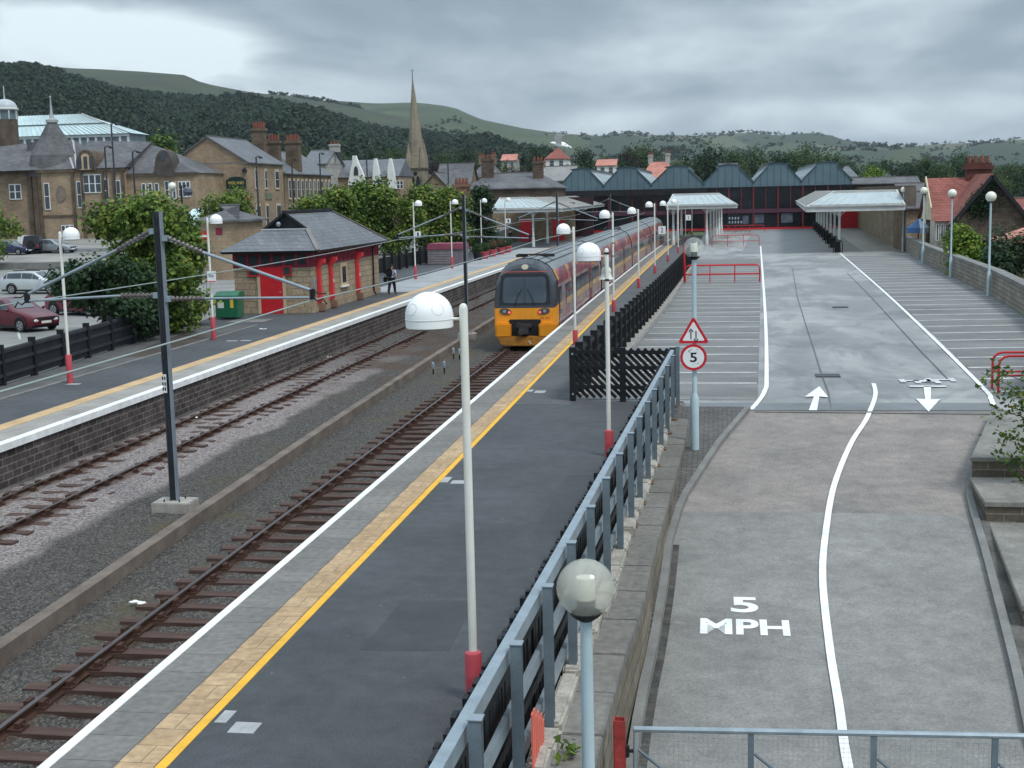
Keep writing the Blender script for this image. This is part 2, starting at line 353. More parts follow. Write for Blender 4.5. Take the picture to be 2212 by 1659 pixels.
m_winf = mat('white_window_paint', (.70,.72,.72), .6, .1, 3, 0)
m_pane = glass('window_glass', (.045,.055,.065))
m_glaze = mat('glass_roof', (.50,.66,.68), .25, .16, .7, .06, 8, spec=.6)
m_glaze2 = mat('canopy_glazing', (.62,.74,.78), .3, .12, .8, .06, 8, spec=.5)
m_canopy = mat('canopy_fascia', (.55,.57,.55), .6, .14, 1.2, .1, 20)
m_canopyroof = mat('dirty_canopy_roof', (.40,.40,.375), .7, .28, .7, .15, 12)
def translucent(m, f):
    nt = m.node_tree; b = nt.nodes['Principled BSDF']; t = nt.nodes.new('ShaderNodeBsdfTranslucent'); t.inputs['Color'].default_value = (.75,.78,.76,1); x = nt.nodes.new('ShaderNodeMixShader'); x.inputs[0].default_value = f
    nt.links.new(b.outputs[0], x.inputs[1]); nt.links.new(t.outputs[0], x.inputs[2]); nt.links.new(x.outputs[0], nt.nodes['Material Output'].inputs[0])
translucent(m_canopyroof, .4); translucent(m_glaze2, .4)
m_cladding = mat('blue_grey_cladding', (.105,.165,.195), .5, .12, .5, .05, 20)
m_claddark = mat('cladding_joint', (.05,.085,.105), .6, .1, 1, 0)
m_redtile = brick('red_clay_tile', (.24,.085,.068), (.32,.12,.098), (.16,.05,.036), bw=.3, rh=.2, ms=.012, stain=.3, bump=.3)
m_darkstone = brick('dark_gritstone', (.095,.07,.055), (.14,.105,.08), (.06,.045,.04), bw=.5, rh=.2, ms=.014, stain=.4)
m_brickwall = brick('engineering_brick', (.055,.042,.042), (.10,.082,.078), (.20,.19,.165), bw=.42, rh=.175, ms=.016, stain=.5, sscale=1.2)
m_rail = mat('rail_head_steel', (.115,.098,.095), .38, .2, 3, .1, 30, metal=.6, stretch=(8,.4,1))
m_rust = mat('rusty_rail_side', (.055,.026,.017), .9, .4, 3, .25, 30)
m_sleeper = mat('creosoted_timber', (.078,.046,.037), .85, .4, 1.6, .3, 14, .5, 30, stretch=(.5,5,5), isl=.25)
m_copper = mat('dark_chair_iron', (.058,.027,.018), .9, .4, 5, .2, 30)
m_insul = mat('brown_insulator', (.15,.13,.125), .3, .25, 4, .1, 20)
m_concrete = mat('weathered_concrete', (.33,.31,.28), .9, .25, 2.5, .2, 25, .4, 40)
m_tyre = mat('tyre_rubber', (.014,.014,.015), .8, .2, 3, 0)
m_rim = mat('alloy_rim', (.45,.46,.48), .3, .1, 5, 0, metal=.7)
def leafmat(name, dark, light, yell=None, rough=.6, ns=.9, iw=.55):
    if name in _M: return _M[name]
    m = bpy.data.materials.new(name); m.use_nodes = True; N = m.node_tree.nodes; L = m.node_tree.links; b = N['Principled BSDF']
    g = N.new('ShaderNodeNewGeometry'); oi = N.new('ShaderNodeTexCoord'); n = N.new('ShaderNodeTexNoise'); n.inputs['Scale'].default_value = ns; n.inputs['Detail'].default_value = 3
    L.new(oi.outputs['Object'], n.inputs['Vector'])
    a = N.new('ShaderNodeMath'); a.operation = 'MULTIPLY_ADD'; a.inputs[1].default_value = iw; L.new(g.outputs['Random Per Island'], a.inputs[0])
    s_ = N.new('ShaderNodeMath'); s_.operation = 'MULTIPLY_ADD'; s_.inputs[1].default_value = 1.5; s_.inputs[2].default_value = -.52; L.new(n.outputs['Fac'], s_.inputs[0]); L.new(s_.outputs[0], a.inputs[2])
    cr = N.new('ShaderNodeValToRGB'); cr.color_ramp.elements[0].position = .1; cr.color_ramp.elements[0].color = (*dark, 1); cr.color_ramp.elements[1].position = .75; cr.color_ramp.elements[1].color = (*light, 1)
    if yell: e = cr.color_ramp.elements.new(.97); e.color = (*yell, 1)
    L.new(a.outputs[0], cr.inputs[0]); L.new(cr.outputs[0], b.inputs['Base Color']); b.inputs['Roughness'].default_value = rough; b.inputs['Specular IOR Level'].default_value = .3
    tr = N.new('ShaderNodeBsdfTranslucent'); L.new(cr.outputs[0], tr.inputs['Color']); ms = N.new('ShaderNodeMixShader'); ms.inputs[0].default_value = .25
    L.new(b.outputs[0], ms.inputs[1]); L.new(tr.outputs[0], ms.inputs[2]); L.new(ms.outputs[0], N['Material Output'].inputs[0])
    _M[name] = m; return m
lf_mid = leafmat('mid_green_leaves', (.016,.044,.009), (.165,.255,.035), (.36,.31,.06))
lf_bright = leafmat('bright_green_leaves', (.05,.12,.012), (.17,.27,.025), (.28,.26,.04))
lf_dark = leafmat('dark_green_leaves', (.012,.034,.016), (.035,.075,.026))
lf_copper = leafmat('copper_leaves', (.014,.014,.016), (.04,.026,.03))
lf_wood = leafmat('woodland_leaves', (.014,.040,.020), (.042,.088,.034))
m_bark = mat('bark', (.06,.045,.032), .95, .3, 3, .3, 20, .6, 30)
# ================================================================== the setting
def zr(y): return -(33.5-y)/15 if y < 33.5 else 0.0
def ramp_at(x, y):
    z = 0
    for i in range(40): q = at(x, y, z); z = zr(q[1])
    return (q[0], q[1], z)
gm = mat('far_ground_grass', (.06,.085,.03), .95, .5, .02, .3, 3)
MB_ = MB().add([(-9000,-60,-4.2),(9000,-60,-4.2),(9000,14000,-4.2),(-9000,14000,-4.2)], [(0,1,2,3)])
struct(MB_, 'ground', gm)
YS = [-8,5,12,20,28,40,50,60,70,80,90,100,110,120,130,140,150,160,172]
# track bed with humped ballast
def bed_mesh():
    mb = MB(); xs = np.linspace(-17.2, -6.3, 56); ys = np.concatenate([np.arange(4, 60, .5), np.arange(60, 176, 2.0)])
    def h(x, y):
        x0 = x-bend(y); z = -1.09+.02*math.sin(x*3.1+y*.7)+.015*math.sin(x*7.3-y*1.9)
        d = abs(x0+15.05); z += .062*max(0, 1-max(0, d-.9)/.9)          # left track is filled to the sleeper tops
        d = abs(x0+8.1); z += .0
        return z
    vs = [(x+bend(y), y, h(x+bend(y), y)) for y in ys for x in xs]; n = len(xs)
    fs = [(i*n+j, i*n+j+1, (i+1)*n+j+1, (i+1)*n+j) for i in range(len(ys)-1) for j in range(n-1)]
    return mb.add(vs, fs)
def ballast_mat():
    m = bpy.data.materials.new('track_ballast'); m.use_nodes = True; N = m.node_tree.nodes; L = m.node_tree.links; b = N['Principled BSDF']; b.inputs['Roughness'].default_value = .95
    tc = N.new('ShaderNodeTexCoord'); sp = N.new('ShaderNodeSeparateXYZ'); L.new(tc.outputs['Object'], sp.inputs[0])
    vo = N.new('ShaderNodeTexVoronoi'); vo.inputs['Scale'].default_value = 28; L.new(tc.outputs['Object'], vo.inputs['Vector'])
    big = N.new('ShaderNodeTexNoise'); big.inputs['Scale'].default_value = .45; big.inputs['Detail'].default_value = 7; L.new(tc.outputs['Object'], big.inputs['Vector'])
    def ramp(fac, stops):
        r = N.new('ShaderNodeValToRGB'); e = r.color_ramp.elements
        for i, (p, c) in enumerate(stops):
            q = e[i] if i < 2 else e.new(p); q.position = p; q.color = (*c, 1)
        L.new(fac, r.inputs[0]); return r.outputs[0]
    sx = N.new('ShaderNodeSeparateXYZ'); L.new(vo.outputs['Color'], sx.inputs[0])
    pale = ramp(sx.outputs[0], [(0, (.10,.085,.08)), (1, (.48,.42,.40)), (.55, (.30,.255,.245))])
    dark = ramp(sx.outputs[1], [(0, (.030,.028,.027)), (1, (.19,.17,.145)), (.6, (.082,.075,.068))])
    rust = ramp(sx.outputs[2], [(0, (.035,.018,.012)), (1, (.15,.09,.06))])
    moss = ramp(sx.outputs[0], [(0, (.05,.042,.022)), (1, (.16,.13,.07))])
    def mr(src, a, b_, c=0, d=1):
        n = N.new('ShaderNodeMapRange'); n.interpolation_type = 'SMOOTHSTEP'
        n.inputs[1].default_value = a; n.inputs[2].default_value = b_; n.inputs[3].default_value = c; n.inputs[4].default_value = d; L.new(src, n.inputs[0]); return n.outputs[0]
    def ma(op, a, b_=None):
        n = N.new('ShaderNodeMath'); n.operation = op
        for i, v in enumerate((a, b_)):
            if v is None: continue
            if isinstance(v, (int, float)): n.inputs[i].default_value = v
            else: L.new(v, n.inputs[i])
        return n.outputs[0]
    def mix(f, a, b_):
        n = N.new('ShaderNodeMix'); n.data_type = 'RGBA'; L.new(f, n.inputs[0]); L.new(a, n.inputs[6]); L.new(b_, n.inputs[7]); return n.outputs[2]
    X = sp.outputs[0]; Y = sp.outputs[1]
    wob = ma('MULTIPLY', ma('SUBTRACT', big.outputs['Fac'], .5), 1.3)
    d1 = ma('ABSOLUTE', ma('ADD', ma('ADD', X, 14.75), wob))
    palef = ma('MULTIPLY', mr(d1, 1.95, 1.5), mr(Y, 62, 40))          # clean stone of the left track
    c = mix(palef, dark, pale)
    mossf = ma('MULTIPLY', mr(big.outputs['Fac'], .52, .66), mr(ma('ABSOLUTE', ma('ADD', X, 10.4)), 2.2, .6))
    c = mix(ma('MULTIPLY', mossf, .8), c, moss)
    # rust thrown off along each rail and beyond y = 45 between the tracks
    fr = None
    for xr in (-15.8, -14.3, -8.85):
        f = mr(ma('ABSOLUTE', ma('ADD', ma('ADD', X, -xr), ma('MULTIPLY', wob, .25))), .33, .1)
        fr = f if fr is None else ma('MAXIMUM', fr, f)
    farr = ma('MULTIPLY', ma('MULTIPLY', mr(Y, 38, 52), mr(ma('ABSOLUTE', ma('ADD', X, 13.0)), 2.4, 1.0)), mr(big.outputs['Fac'], .42, .6))
    c = mix(ma('MULTIPLY', ma('MAXIMUM', fr, farr), .8), c, rust)
    L.new(c, b.inputs['Base Color'])
    bu = N.new('ShaderNodeBump'); bu.inputs['Strength'].default_value = 1; bu.inputs['Distance'].default_value = .05; L.new(vo.outputs['Distance'], bu.inputs['Height']); bu.invert = True; L.new(bu.outputs[0], b.inputs['Normal'])
    return m
o = bed_mesh().build('track_ballast', ballast_mat(), fix=False, smooth=True); o['kind'] = 'structure'
# ---- right platform (island side) and its edge
def strip(x0, x1, z0, z1, ys=YS, mb=None):
    mb = mb or MB()
    for a, b in zip(ys[:-1], ys[1:]):
        p = [(x0+bend(a), a), (x1+bend(a), a), (x1+bend(b), b), (x0+bend(b), b)]; mb.prism(p, z0, z1)
    return mb
FEN = [(-3.86,35.0), (-3.35,47), (-2.85,62), (-2.4,82), (-2.1,100), (-2.0,118)]       # black slatted fence beside the car park
YP = [y for y in YS if y <= 172]
def rx(y):
    if y < 35: return -1.95+.034*(y-10)-.02
    for (xa, ya), (xb, yb) in zip(FEN[:-1], FEN[1:]):
        if y <= yb: return xa+(xb-xa)*(y-ya)/(yb-ya)
    return -2.0+.1*(y-118)/50
mb = MB(); ys = [-8,5,12,20,28,34.98,35.02,47,62,82,100,118,140,172]
for a, b in zip(ys[:-1], ys[1:]): mb.prism([(-5.91+bend(a), a), (rx(a), a), (rx(b), b), (-5.91+bend(b), b)], -1.2, 0)
struct(mb, 'platform', m_tarmac)
struct(strip(-6.60, -5.91, -1.15, .0, YS[:-1]), 'platform_edge', m_conc_slab)
struct(strip(-5.89, -5.49, -.1, .006, YS[:-1]), 'tactile_paving', m_tactile)
struct(strip(-5.475, -5.36, -.1, .006, YS[:-1]), 'platform_line', m_yellow)
struct(strip(-6.645, -6.525, -.06, .010, YS[:-1]), 'platform_line', m_white)
mb = MB()
for bl, br, tp in (((462,1561),(489,1561),(504,1536)),((490,1583),(548,1584),(510,1560)),((945,1042),(967,1042),(975,1031)),((972,1045),(1003,1045),(985,1038)),((1138,846),(1150,846),(1152,842)),((1153,849),(1176,849),(1165,844))):
    a, b, c = at(*bl), at(*br), at(*tp); mb.box(max(a[0], -5.355), a[1], -.05, b[0], c[1], .006)
struct(mb, 'paving', mat('pale_concrete_flag', (.36,.37,.37), .85, .15, 3, .15, 30))
mb = MB()
for yy, xx in ((32.6,-4.9),(21.5,-3.4),(17.8,-3.0)): mb.box(xx, yy-.12, -.05, xx+.25, yy+.12, .004)
mb = MB(); ys = [34.4,47,62,82,100,118,150]
for a, b in zip(ys[:-1], ys[1:]): mb.prism([(-5.35+bend(a), a), (rx(max(a, 35.1))-.02, a), (rx(b)-.02, b), (-5.35+bend(b), b)], -.02, .003)
struct(mb, 'tarmac_patch', mat('worn_platform_tarmac', (.092,.095,.098), .85, .2, .4, .4, 40, .3, 90, mid=.2, specks=1))
mb = MB(); mb.prism([(-4.35,15.2),(-3.25,15.25),(-3.3,17.3),(-4.3,17.2)], -.02, .002); mb.prism([(-3.0,21.0),(-2.1,21.05),(-2.1,25.6),(-2.95,25.5)], -.02, .002); struct(mb, 'tarmac_patch', mat('mended_platform_tarmac', (.056,.06,.066), .8, .15, .5, .4, 50, .3, 100, mid=.15))
# buffer end of the platform road
tag(strip(-9.5, -6.4, -1.1, .05, [150.4, 152.0]).build('buffer_stop', m_conc_slab), 'white edged concrete end wall of the track behind the last coach', 'end wall')
# ---- left platform
LX = -16.6
def lx(y): return LX+bend(y)*.9
def lleft(y): return -22.1-(y-38)*.092 if y < 63 else -24.4-(y-63)*.01
mb = MB(); ys = [20,30,38,46,54,63,75,90,105,120,140,160,196]
for a, b in zip(ys[:-1], ys[1:]): mb.prism([(lleft(a), a), (lx(a)-.05, a), (lx(b)-.05, b), (lleft(b), b)], -1.1, -.008)
struct(mb, 'platform', m_tarmac)
def lstrip(d0, d1, z0, z1, ys=YS, mb=None):
    mb = mb or MB()
    for a, b in zip(ys[:-1], ys[1:]): mb.prism([(lx(a)-d1, a), (lx(a)-d0, a), (lx(b)-d0, b), (lx(b)-d1, b)], z0, z1)
    return mb
YL = [20,28,40,50,60,70,80,90,100,110,120,130,140,150,160]
struct(lstrip(.19, 1.05, -.1, .0, YL), 'platform_edge', mat('pale_platform_flags', (.30,.285,.26), .85, .25, .8, .2, 20))
struct(lstrip(1.07, 1.55, -.1, .005, YL), 'tactile_paving', mat('worn_buff_paving', (.52,.36,.20), .85, .18, 1.2, .15, 20))
tag(lstrip(0, .03, -1.15, -.19, YL).build('platform_wall', m_brickwall), 'dark brick wall with pale mortar under the far platform edge, beside the left track', 'wall')
struct(lstrip(-.06, .2, -.16, .012, YL), 'platform_line', m_white)
# lighter worn concrete further along the left platform, old strip against the fence
mb = MB()
for a, b in ((77,96),(96,120),(120,140)): mb.prism([(lx(a)-4.6, a), (lx(a)-1.57, a), (lx(b)-1.57, b), (lx(b)-4.6, b)], -.1, .0)
struct(mb, 'paving', mat('worn_pale_platform', (.30,.31,.315), .8, .25, .35, .2, 12))
mb = MB()
for a, b in ((22,35),(35,46),(46,57)): mb.prism([(lleft(a)+.05, a), (-20.5, a), (-20.5, b), (lleft(b)+.05, b)], -.1, -.001)
struct(mb, 'paving', m_tarmac_old)
mb = MB(); mb.prism([(-20.58,22),(-20.46,22),(-20.46,57),(-20.58,57)], -.1, .03); struct(mb, 'kerb', m_kerb)
# moist brown patch beside the fence
mb = MB().prism([(-21.6,45),(-20.7,45.5),(-20.75,53),(-22.6,53.5)], -.05, .004); struct(mb, 'paving', mat('damp_brown_tarmac', (.075,.06,.05), .6, .35, .9, .2, 20))
mb = MB().box(-22.6,58.6,-.05,-20.8,60.2,.004); struct(mb, 'paving', m_conc_slab)
mb = MB()
for x, y in ((-20.1,38.4),(-19.5,50.6),(-18.95,50.7)): mb.box(x, y-.12, -.02, x+.42, y+.12, .004)
struct(mb, 'paving', mat('pale_concrete_flag', (1,1,1)))
# ---- low wall between the tracks
cw = [at(x, y, -.83) for x, y in ((0,1390),(230,1235),(400,1120),(700,920),(900,790),(1060,690))]
cw = [(p[0], p[1]) for p in cw]; d0 = ((cw[0][0]-cw[2][0])*1.2, (cw[0][1]-cw[2][1])*1.2)
cw = [(cw[0][0]+d0[0], cw[0][1]+d0[1])]+cw+[(-11.7,100),(-11.0,140)]
mb = MB()
for (a, b), (c, d) in zip(cw[:-1], cw[1:]): mb.prism([(a-.12,b),(a+.12,b),(c+.12,d),(c-.12,d)], -1.2, -.83)
tag(mb.build('low_wall', mat('brown_kerb_wall', (.155,.122,.10), .9, .3, 1.2, .2, 20, .4, 40, tint=(.22,.18,.15))), 'long low brown concrete wall running between the two tracks', 'low wall')
# ---- tracks
def rail_mesh(x0, y0, y1, par):
    prof = [(-.07,-.15),(.07,-.15),(.07,-.135),(.012,-.12),(.012,-.045),(.036,-.035),(.036,0),(-.036,0),(-.036,-.035),(-.012,-.045),(-.012,-.12),(-.07,-.135)]
    ys = list(np.arange(y0, 60, 10))+list(np.arange(60, y1+.1, 8)); n = len(prof); vs = []; fs = []; mi = []
    for y in ys:
        for px, pz in prof: vs.append((x0+bend(y)+px, y, -.92+pz))
    for i in range(len(ys)-1):
        for k in range(n): fs.append((i*n+k, i*n+(k+1)%n, (i+1)*n+(k+1)%n, (i+1)*n+k)); mi.append(0 if k == 6 else 1)
    mb = MB().add(vs, fs); mb.m = mi
    return mb.build('rail', [m_rail, m_rust], par)
def sleeper_mesh(par, w=2.6, d=.25, raised=.0):
    mb = MB(); mb.box(-w/2, -d/2, -.16, w/2, d/2, 0)
    for s in (-.7525, .7525):
        mb.box(s-.17, -.11, 0, s+.17, .11, .035, 1)
        for q in (-1, 1): mb.box(s+q*.10-.035, -.085, .035, s+q*.10+.035, .085, .11, 1); mb.cyl((s+q*.15,0,.03), (s+q*.15,0,.075), .022, n=6, mi=1)
    return mb.build('sleeper', [m_sleeper, m_copper], par, world=False)
def track(label, xc, y0, y1, step, zs, jitter):
    t = thing('railway_track', label, 'track', (xc, y0, 0))
    rail_mesh(xc-.7525, y0, y1, t); rail_mesh(xc+.7525, y0, y1, t)
    s0 = None; rnd = random.Random(3); k = 0; rest = MB()
    y = y0+.3
    while y < y1:
        rz = rnd.uniform(-.012, .012); dx = rnd.uniform(-.05, .05)
        if k < 100:
            if s0 is None: s0 = sleeper_mesh(t); o = s0
            else: o = s0.copy(); COL.objects.link(o); o.parent = t
            o.location = (bend(y)+dx, y-y0, zs+rnd.uniform(-jitter, jitter)); o.rotation_euler = (0,0,rz)
        else: rest.box(xc+bend(y)-1.3, y-.125, zs-.16, xc+bend(y)+1.3, y+.125, zs)
        k += 1; y += step
    if rest.v: r = rest.build('sleeper_row', m_sleeper, t); r['kind'] = 'stuff'
    return t
track('left track with rusty rails and sleepers buried in pale stone, next to the far platform', -15.05, 14, 172, .72, -1.035, .012)
track('right track with dark timber sleepers showing, running under the train to the near platform', -8.1, 5, 150, .73, -1.035, .01)
# ---- car park
YC = [33.5,40,56,76,96,118,150,196]
def wallx(y):
    t = [(33.5,7.3),(45,11.2),(56.7,12.5),(68.8,13.45),(83.2,14.05),(98.7,14.7),(118.6,15.9),(197,19.7)]
    for (a, xa), (b, xb) in zip(t[:-1], t[1:]):
        if y <= b: return xa+(xb-xa)*(y-a)/(b-a)
    return 19.7
mb = MB(); ys = [33.5,35.0,40,47,56.7,62,68.8,82,98.7,118,140,172,196]
for a, b in zip(ys[:-1], ys[1:]):
    la = -.9 if a < 34.9 else rx(a)+.02; lb = rx(b)+.02 if b > 35.1 else -.9
    if a >= 34.9: la = rx(a+.01)+.02
    mb.prism([(la, a), (wallx(a)+.6, a), (wallx(b)+.6, b), (lb, b)], -1.2, -.004)
struct(mb, 'car_park', m_park)
def sheet(pts, name, m, z=.002, fz=None):
    mb = MB(); mb.prism(pts, (lambda x, y: (fz(x, y) if fz else 0)+z-.03), (lambda x, y: (fz(x, y) if fz else 0)+z)); return struct(mb, name, m)
def line_path(mb, pts, w, z=.004, fz=lambda x, y: 0):
    P = [Vector((p[0], p[1])) for p in pts]; n = len(P); Lh = []; Rh = []
    for i in range(n):
        d = (P[min(i+1, n-1)]-P[max(i-1, 0)]).normalized(); q = Vector((-d.y, d.x))*w/2; Lh.append(P[i]+q); Rh.append(P[i]-q)
    vs = [(p.x, p.y, fz(p.x, p.y)+z) for p in Lh]+[(p.x, p.y, fz(p.x, p.y)+z) for p in Rh]
    mb.add(vs, [(i, i+1, n+i+1, n+i) for i in range(n-1)]); return mb
def smooth_pts(pts, k=6):
    P = [Vector(p[:2]) for p in pts]; out = []
    for i in range(len(P)-1):
        p0, p1, p2, p3 = P[max(i-1,0)], P[i], P[i+1], P[min(i+2,len(P)-1)]
        for j in range(k):
            t = j/k; out.append(.5*((2*p1)+(p2-p0)*t+(2*p0-5*p1+4*p2-p3)*t*t+(3*p1-p0-3*p2+p3)*t**3))
    out.append(P[-1]); return out
# patches of different surfacing and water stains
rs = random.Random(11)
mp1 = mat('car_park_patch_dark', (.16,.17,.175), .5, .2, .6, .15, 30); mp2 = mat('car_park_patch_pale', (.36,.37,.375), .6, .18, .5, .14, 30)
def blob_sheet(cx, cy, rx_, ry_, name, m, z, seed):
    r = random.Random(seed); pts = []
    for k in range(26):
        t = 2*math.pi*k/26; q = 1+r.uniform(-.28,.28); pts.append((cx+rx_*q*math.cos(t), cy+ry_*q*math.sin(t)))
    mb = MB().poly([(x, y, z) for x, y in pts]); return struct(mb, name, m)
sheet([(2.0,118),(12.5,118),(15.5,192),(5,192)], 'tarmac_patch', mat('forecourt_tarmac', (.20,.205,.21), .6, .2, .3, .1, 20), .003)
sheet([(-.85,33.45),(6.9,33.45),(6.9,34.6),(-.85,34.6)], 'tarmac_patch', mp1, .0185)
# older, darker surfacing of the parking bays on both sides of the lane
m_bay = mat('worn_bay_tarmac', (.150,.150,.147), .75, .2, .5, .2, 25, .2, 80, tint=(.235,.235,.23), stretch=(.35,1.4,1), mid=.14)
mb = MB(); ys = [35.2,40,47,56,66,82,110]
for a, b in zip(ys[:-1], ys[1:]): mb.prism([(rx(a)+.35, a), (1.0+.033*(a-34), a), (1.0+.033*(b-34), b), (rx(b)+.35, b)], -.03, .009)
struct(mb, 'bay_surface', m_bay)
mb = MB(); ys = [36,45,56,68.8,83.2,98.7,112]
def lnr(y): return interp0([(6.9,35.5),(7.25,38),(7.95,52.4),(8.9,76),(10.35,118)], y)
def interp0(P, y):
    for (xa, ya), (xb, yb) in zip(P[:-1], P[1:]):
        if y <= yb: return xa+(xb-xa)*(y-ya)/(yb-ya)
for a, b in zip(ys[:-1], ys[1:]): mb.prism([(lnr(a)+.1, a), (wallx(a)+.1, a), (wallx(b)+.1, b), (lnr(b)+.1, b)], -.03, .009)
struct(mb, 'bay_surface', m_bay)
# bay lines
mb = MB()
y = 36.0
while y < 100:
    x1 = at(1650, 0+0, 0)[0] if False else .95+.035*(y-34)
    if y > 36: line_path(mb, [(rx(y)+.5, y), (x1, y-.05)], .17, .016)
    y += 2.3
y = 36.5
while y < 112:
    x0 = 7.0+.055*(y-36) if y > 36 else 7.0
    x0 = [8.05+.04*(y-54), x0][y < 40]
    if y > 36: line_path(mb, [(lnr(y)+.08, y), (wallx(y)-.1, y+.3)], .20, .016)
    y += 2.5
struct(mb, 'bay_lines', m_parkline)
mb = MB()
line_path(mb, smooth_pts([at(1622,886), at(1640,866), at(1652,845), at(1656,815), at(1654,700), at(1648,600), at(1643,532)]), .125, .022)
line_path(mb, smooth_pts([at(2146,878), at(2140,862), at(2120,835), at(2000,716), at(1900,622), at(1814,547)]), .125, .022)
struct(mb, 'road_marking', m_white)
# arrows
def arrow(tip, tail, name='road_marking'):
    t, b = Vector(tip[:2]), Vector(tail[:2]); d = (t-b); L_ = d.length; d.normalize(); q = Vector((-d.y, d.x)); mb = MB()
    h = b+d*L_*.55
    mb.poly([(p.x, p.y, .024) for p in (b+q*.10, b-q*.10, h-q*.07, h+q*.07)])
    mb.poly([(p.x, p.y, .024) for p in (h-d*.10-q*.30, t, h-d*.10+q*.30, h)])
    return struct(mb, name, m_white)
arrow(at(1770,836), at(1756,888)); arrow(at(2006,891), at(2003,836))
# worn word read from the other side, above the down arrow
mb = MB()
for px, py, w, h in ((1977,824,.86,.62),(2003,826,.70,.62),(2032,822,.80,.62)):
    q = at(px, py)
    for k in range(2): mb.box(q[0]-w/2+(w-.16)*k, q[1]-h/2, .02, q[0]-w/2+.16+(w-.16)*k, q[1]+h/2, .024)
    mb.box(q[0]-w/2+.16, q[1]-.05, .02, q[0]+w/2-.16, q[1]+.12, .024)
q = at(2004,835); mb.box(q[0]-.5, q[1]-.22, .02, q[0]+.48, q[1]+.05, .024)
struct(mb, 'road_marking', mat('worn_white_paint', (.58,.60,.60), .6, .25, 3, .2, 20))
# joints and cracks in the asphalt
mb = MB()
line_path(mb, [at(1795,885), at(1790,850), at(1772,800), at(1755,745), at(1740,700), at(1722,640), at(1712,580)], .032, .019)
line_path(mb, [at(2050,822), at(1990,760), at(1935,700), at(1880,640), at(1830,590)], .032, .019)
line_path(mb, [at(1630,889), at(2143,893)], .09, .021)
struct(mb, 'tarmac_joint', mat('dark_joint', (.125,.125,.125), .8, .2, 3, .2, 30))
mb = MB()
for px, py in ((1815,664),(1788,812)): q = at(px, py); mb.box(q[0]-.35, q[1]-.3, 0, q[0]+.35, q[1]+.3, .026)
struct(mb, 'drain_cover', mat('cast_iron_cover', (.06,.06,.065), .6, .2, 5, .2, 40))
# ---- ramp with kerbs
KL = [ramp_at(*p) for p in ((1622,886),(1560,960),(1480,1085),(1452,1180),(1445,1250),(1422,1400),(1400,1500),(1380,1620))]
KR = [ramp_at(*p) for p in ((2145,890),(2100,1000),(2084,1050),(2088,1090),(2120,1200),(2158,1350),(2190,1480),(2216,1610))]
KL = [(p[0], p[1]) for p in KL]+[(-1.0,9),(-1.0,-6)]; KR = [(p[0], p[1]) for p in KR]+[(3.3,9),(2.9,-6)]
def interp(P, y):
    P = sorted(P, key=lambda p: p[1])
    if y <= P[0][1]: return P[0][0]
    for (xa, ya), (xb, yb) in zip(P[:-1], P[1:]):
        if y <= yb: return xa+(xb-xa)*(y-ya)/(yb-ya)
    return P[-1][0]
RY = [-6,0,6,9,11,13,14.5,16,17,18,19,20,21,22,23,24,25,26,27,28,29,30,31,32,33,33.48]
mb = MB(); fzr = lambda x, y: zr(y)
for a, b in zip(RY[:-1], RY[1:]):
    mi = 1 if a > 24.5 else 0
    mb.prism([(interp(KL, a)-.02, a), (interp(KR, a)+.02, a), (interp(KR, b)+.02, b), (interp(KL, b)-.02, b)], (lambda x, y: zr(y)-.4), fzr, mi)
struct(mb, 'ramp_road', [m_ramp, m_ramp2])
mb = MB(); kw = .13
for a, b in zip(RY[:-1], RY[1:]):
    mb.prism([(interp(KL, a)-kw, a), (interp(KL, a), a), (interp(KL, b), b), (interp(KL, b)-kw, b)], (lambda x, y: zr(y)-.3), (lambda x, y: zr(y)+.11))
struct(mb, 'kerb', m_kerb)
mb = MB()
for a, b in zip(RY[:-1], RY[1:]):
    if b < 28.5: mb.prism([(interp(KR, a), a), (interp(KR, a)+kw, a), (interp(KR, b)+kw, b), (interp(KR, b), b)], (lambda x, y: zr(y)-.3), (lambda x, y: zr(y)+.10))
struct(mb, 'kerb', m_kerb)
# damp dirt in the gutters
mb = MB()
for a, b in zip(RY[:-1], RY[1:]):
    if b < 24: mb.prism([(interp(KL, a)+.01, a), (interp(KL, a)+.12, a), (interp(KL, b)+.12, b), (interp(KL, b)+.01, b)], fzr, (lambda x, y: zr(y)+.005))
struct(mb, 'gutter', mat('gutter_dirt', (.07,.068,.06), .95, .5, 2.5, .4, 14))
# left pavement island of block paving
mb = MB()
isl = [(a, interp(KL, a)-kw) for a in RY if a >= 20]
for a, b in zip(RY[:-1], RY[1:]):
    if a >= 14.5: mb.prism([(capx(a) if False else -1.02, a), (max(-1.0, interp(KL, a)-kw), a), (max(-1.0, interp(KL, b)-kw), b), (-1.02, b)], (lambda x, y: zr(y)-.3), (lambda x, y: zr(y)+.10))
struct(mb, 'pavement', brick('block_paving', (.115,.11,.105), (.16,.15,.14), (.05,.05,.05), bw=.22, rh=.11, ms=.012, flat=True, stain=.25, bump=.4))
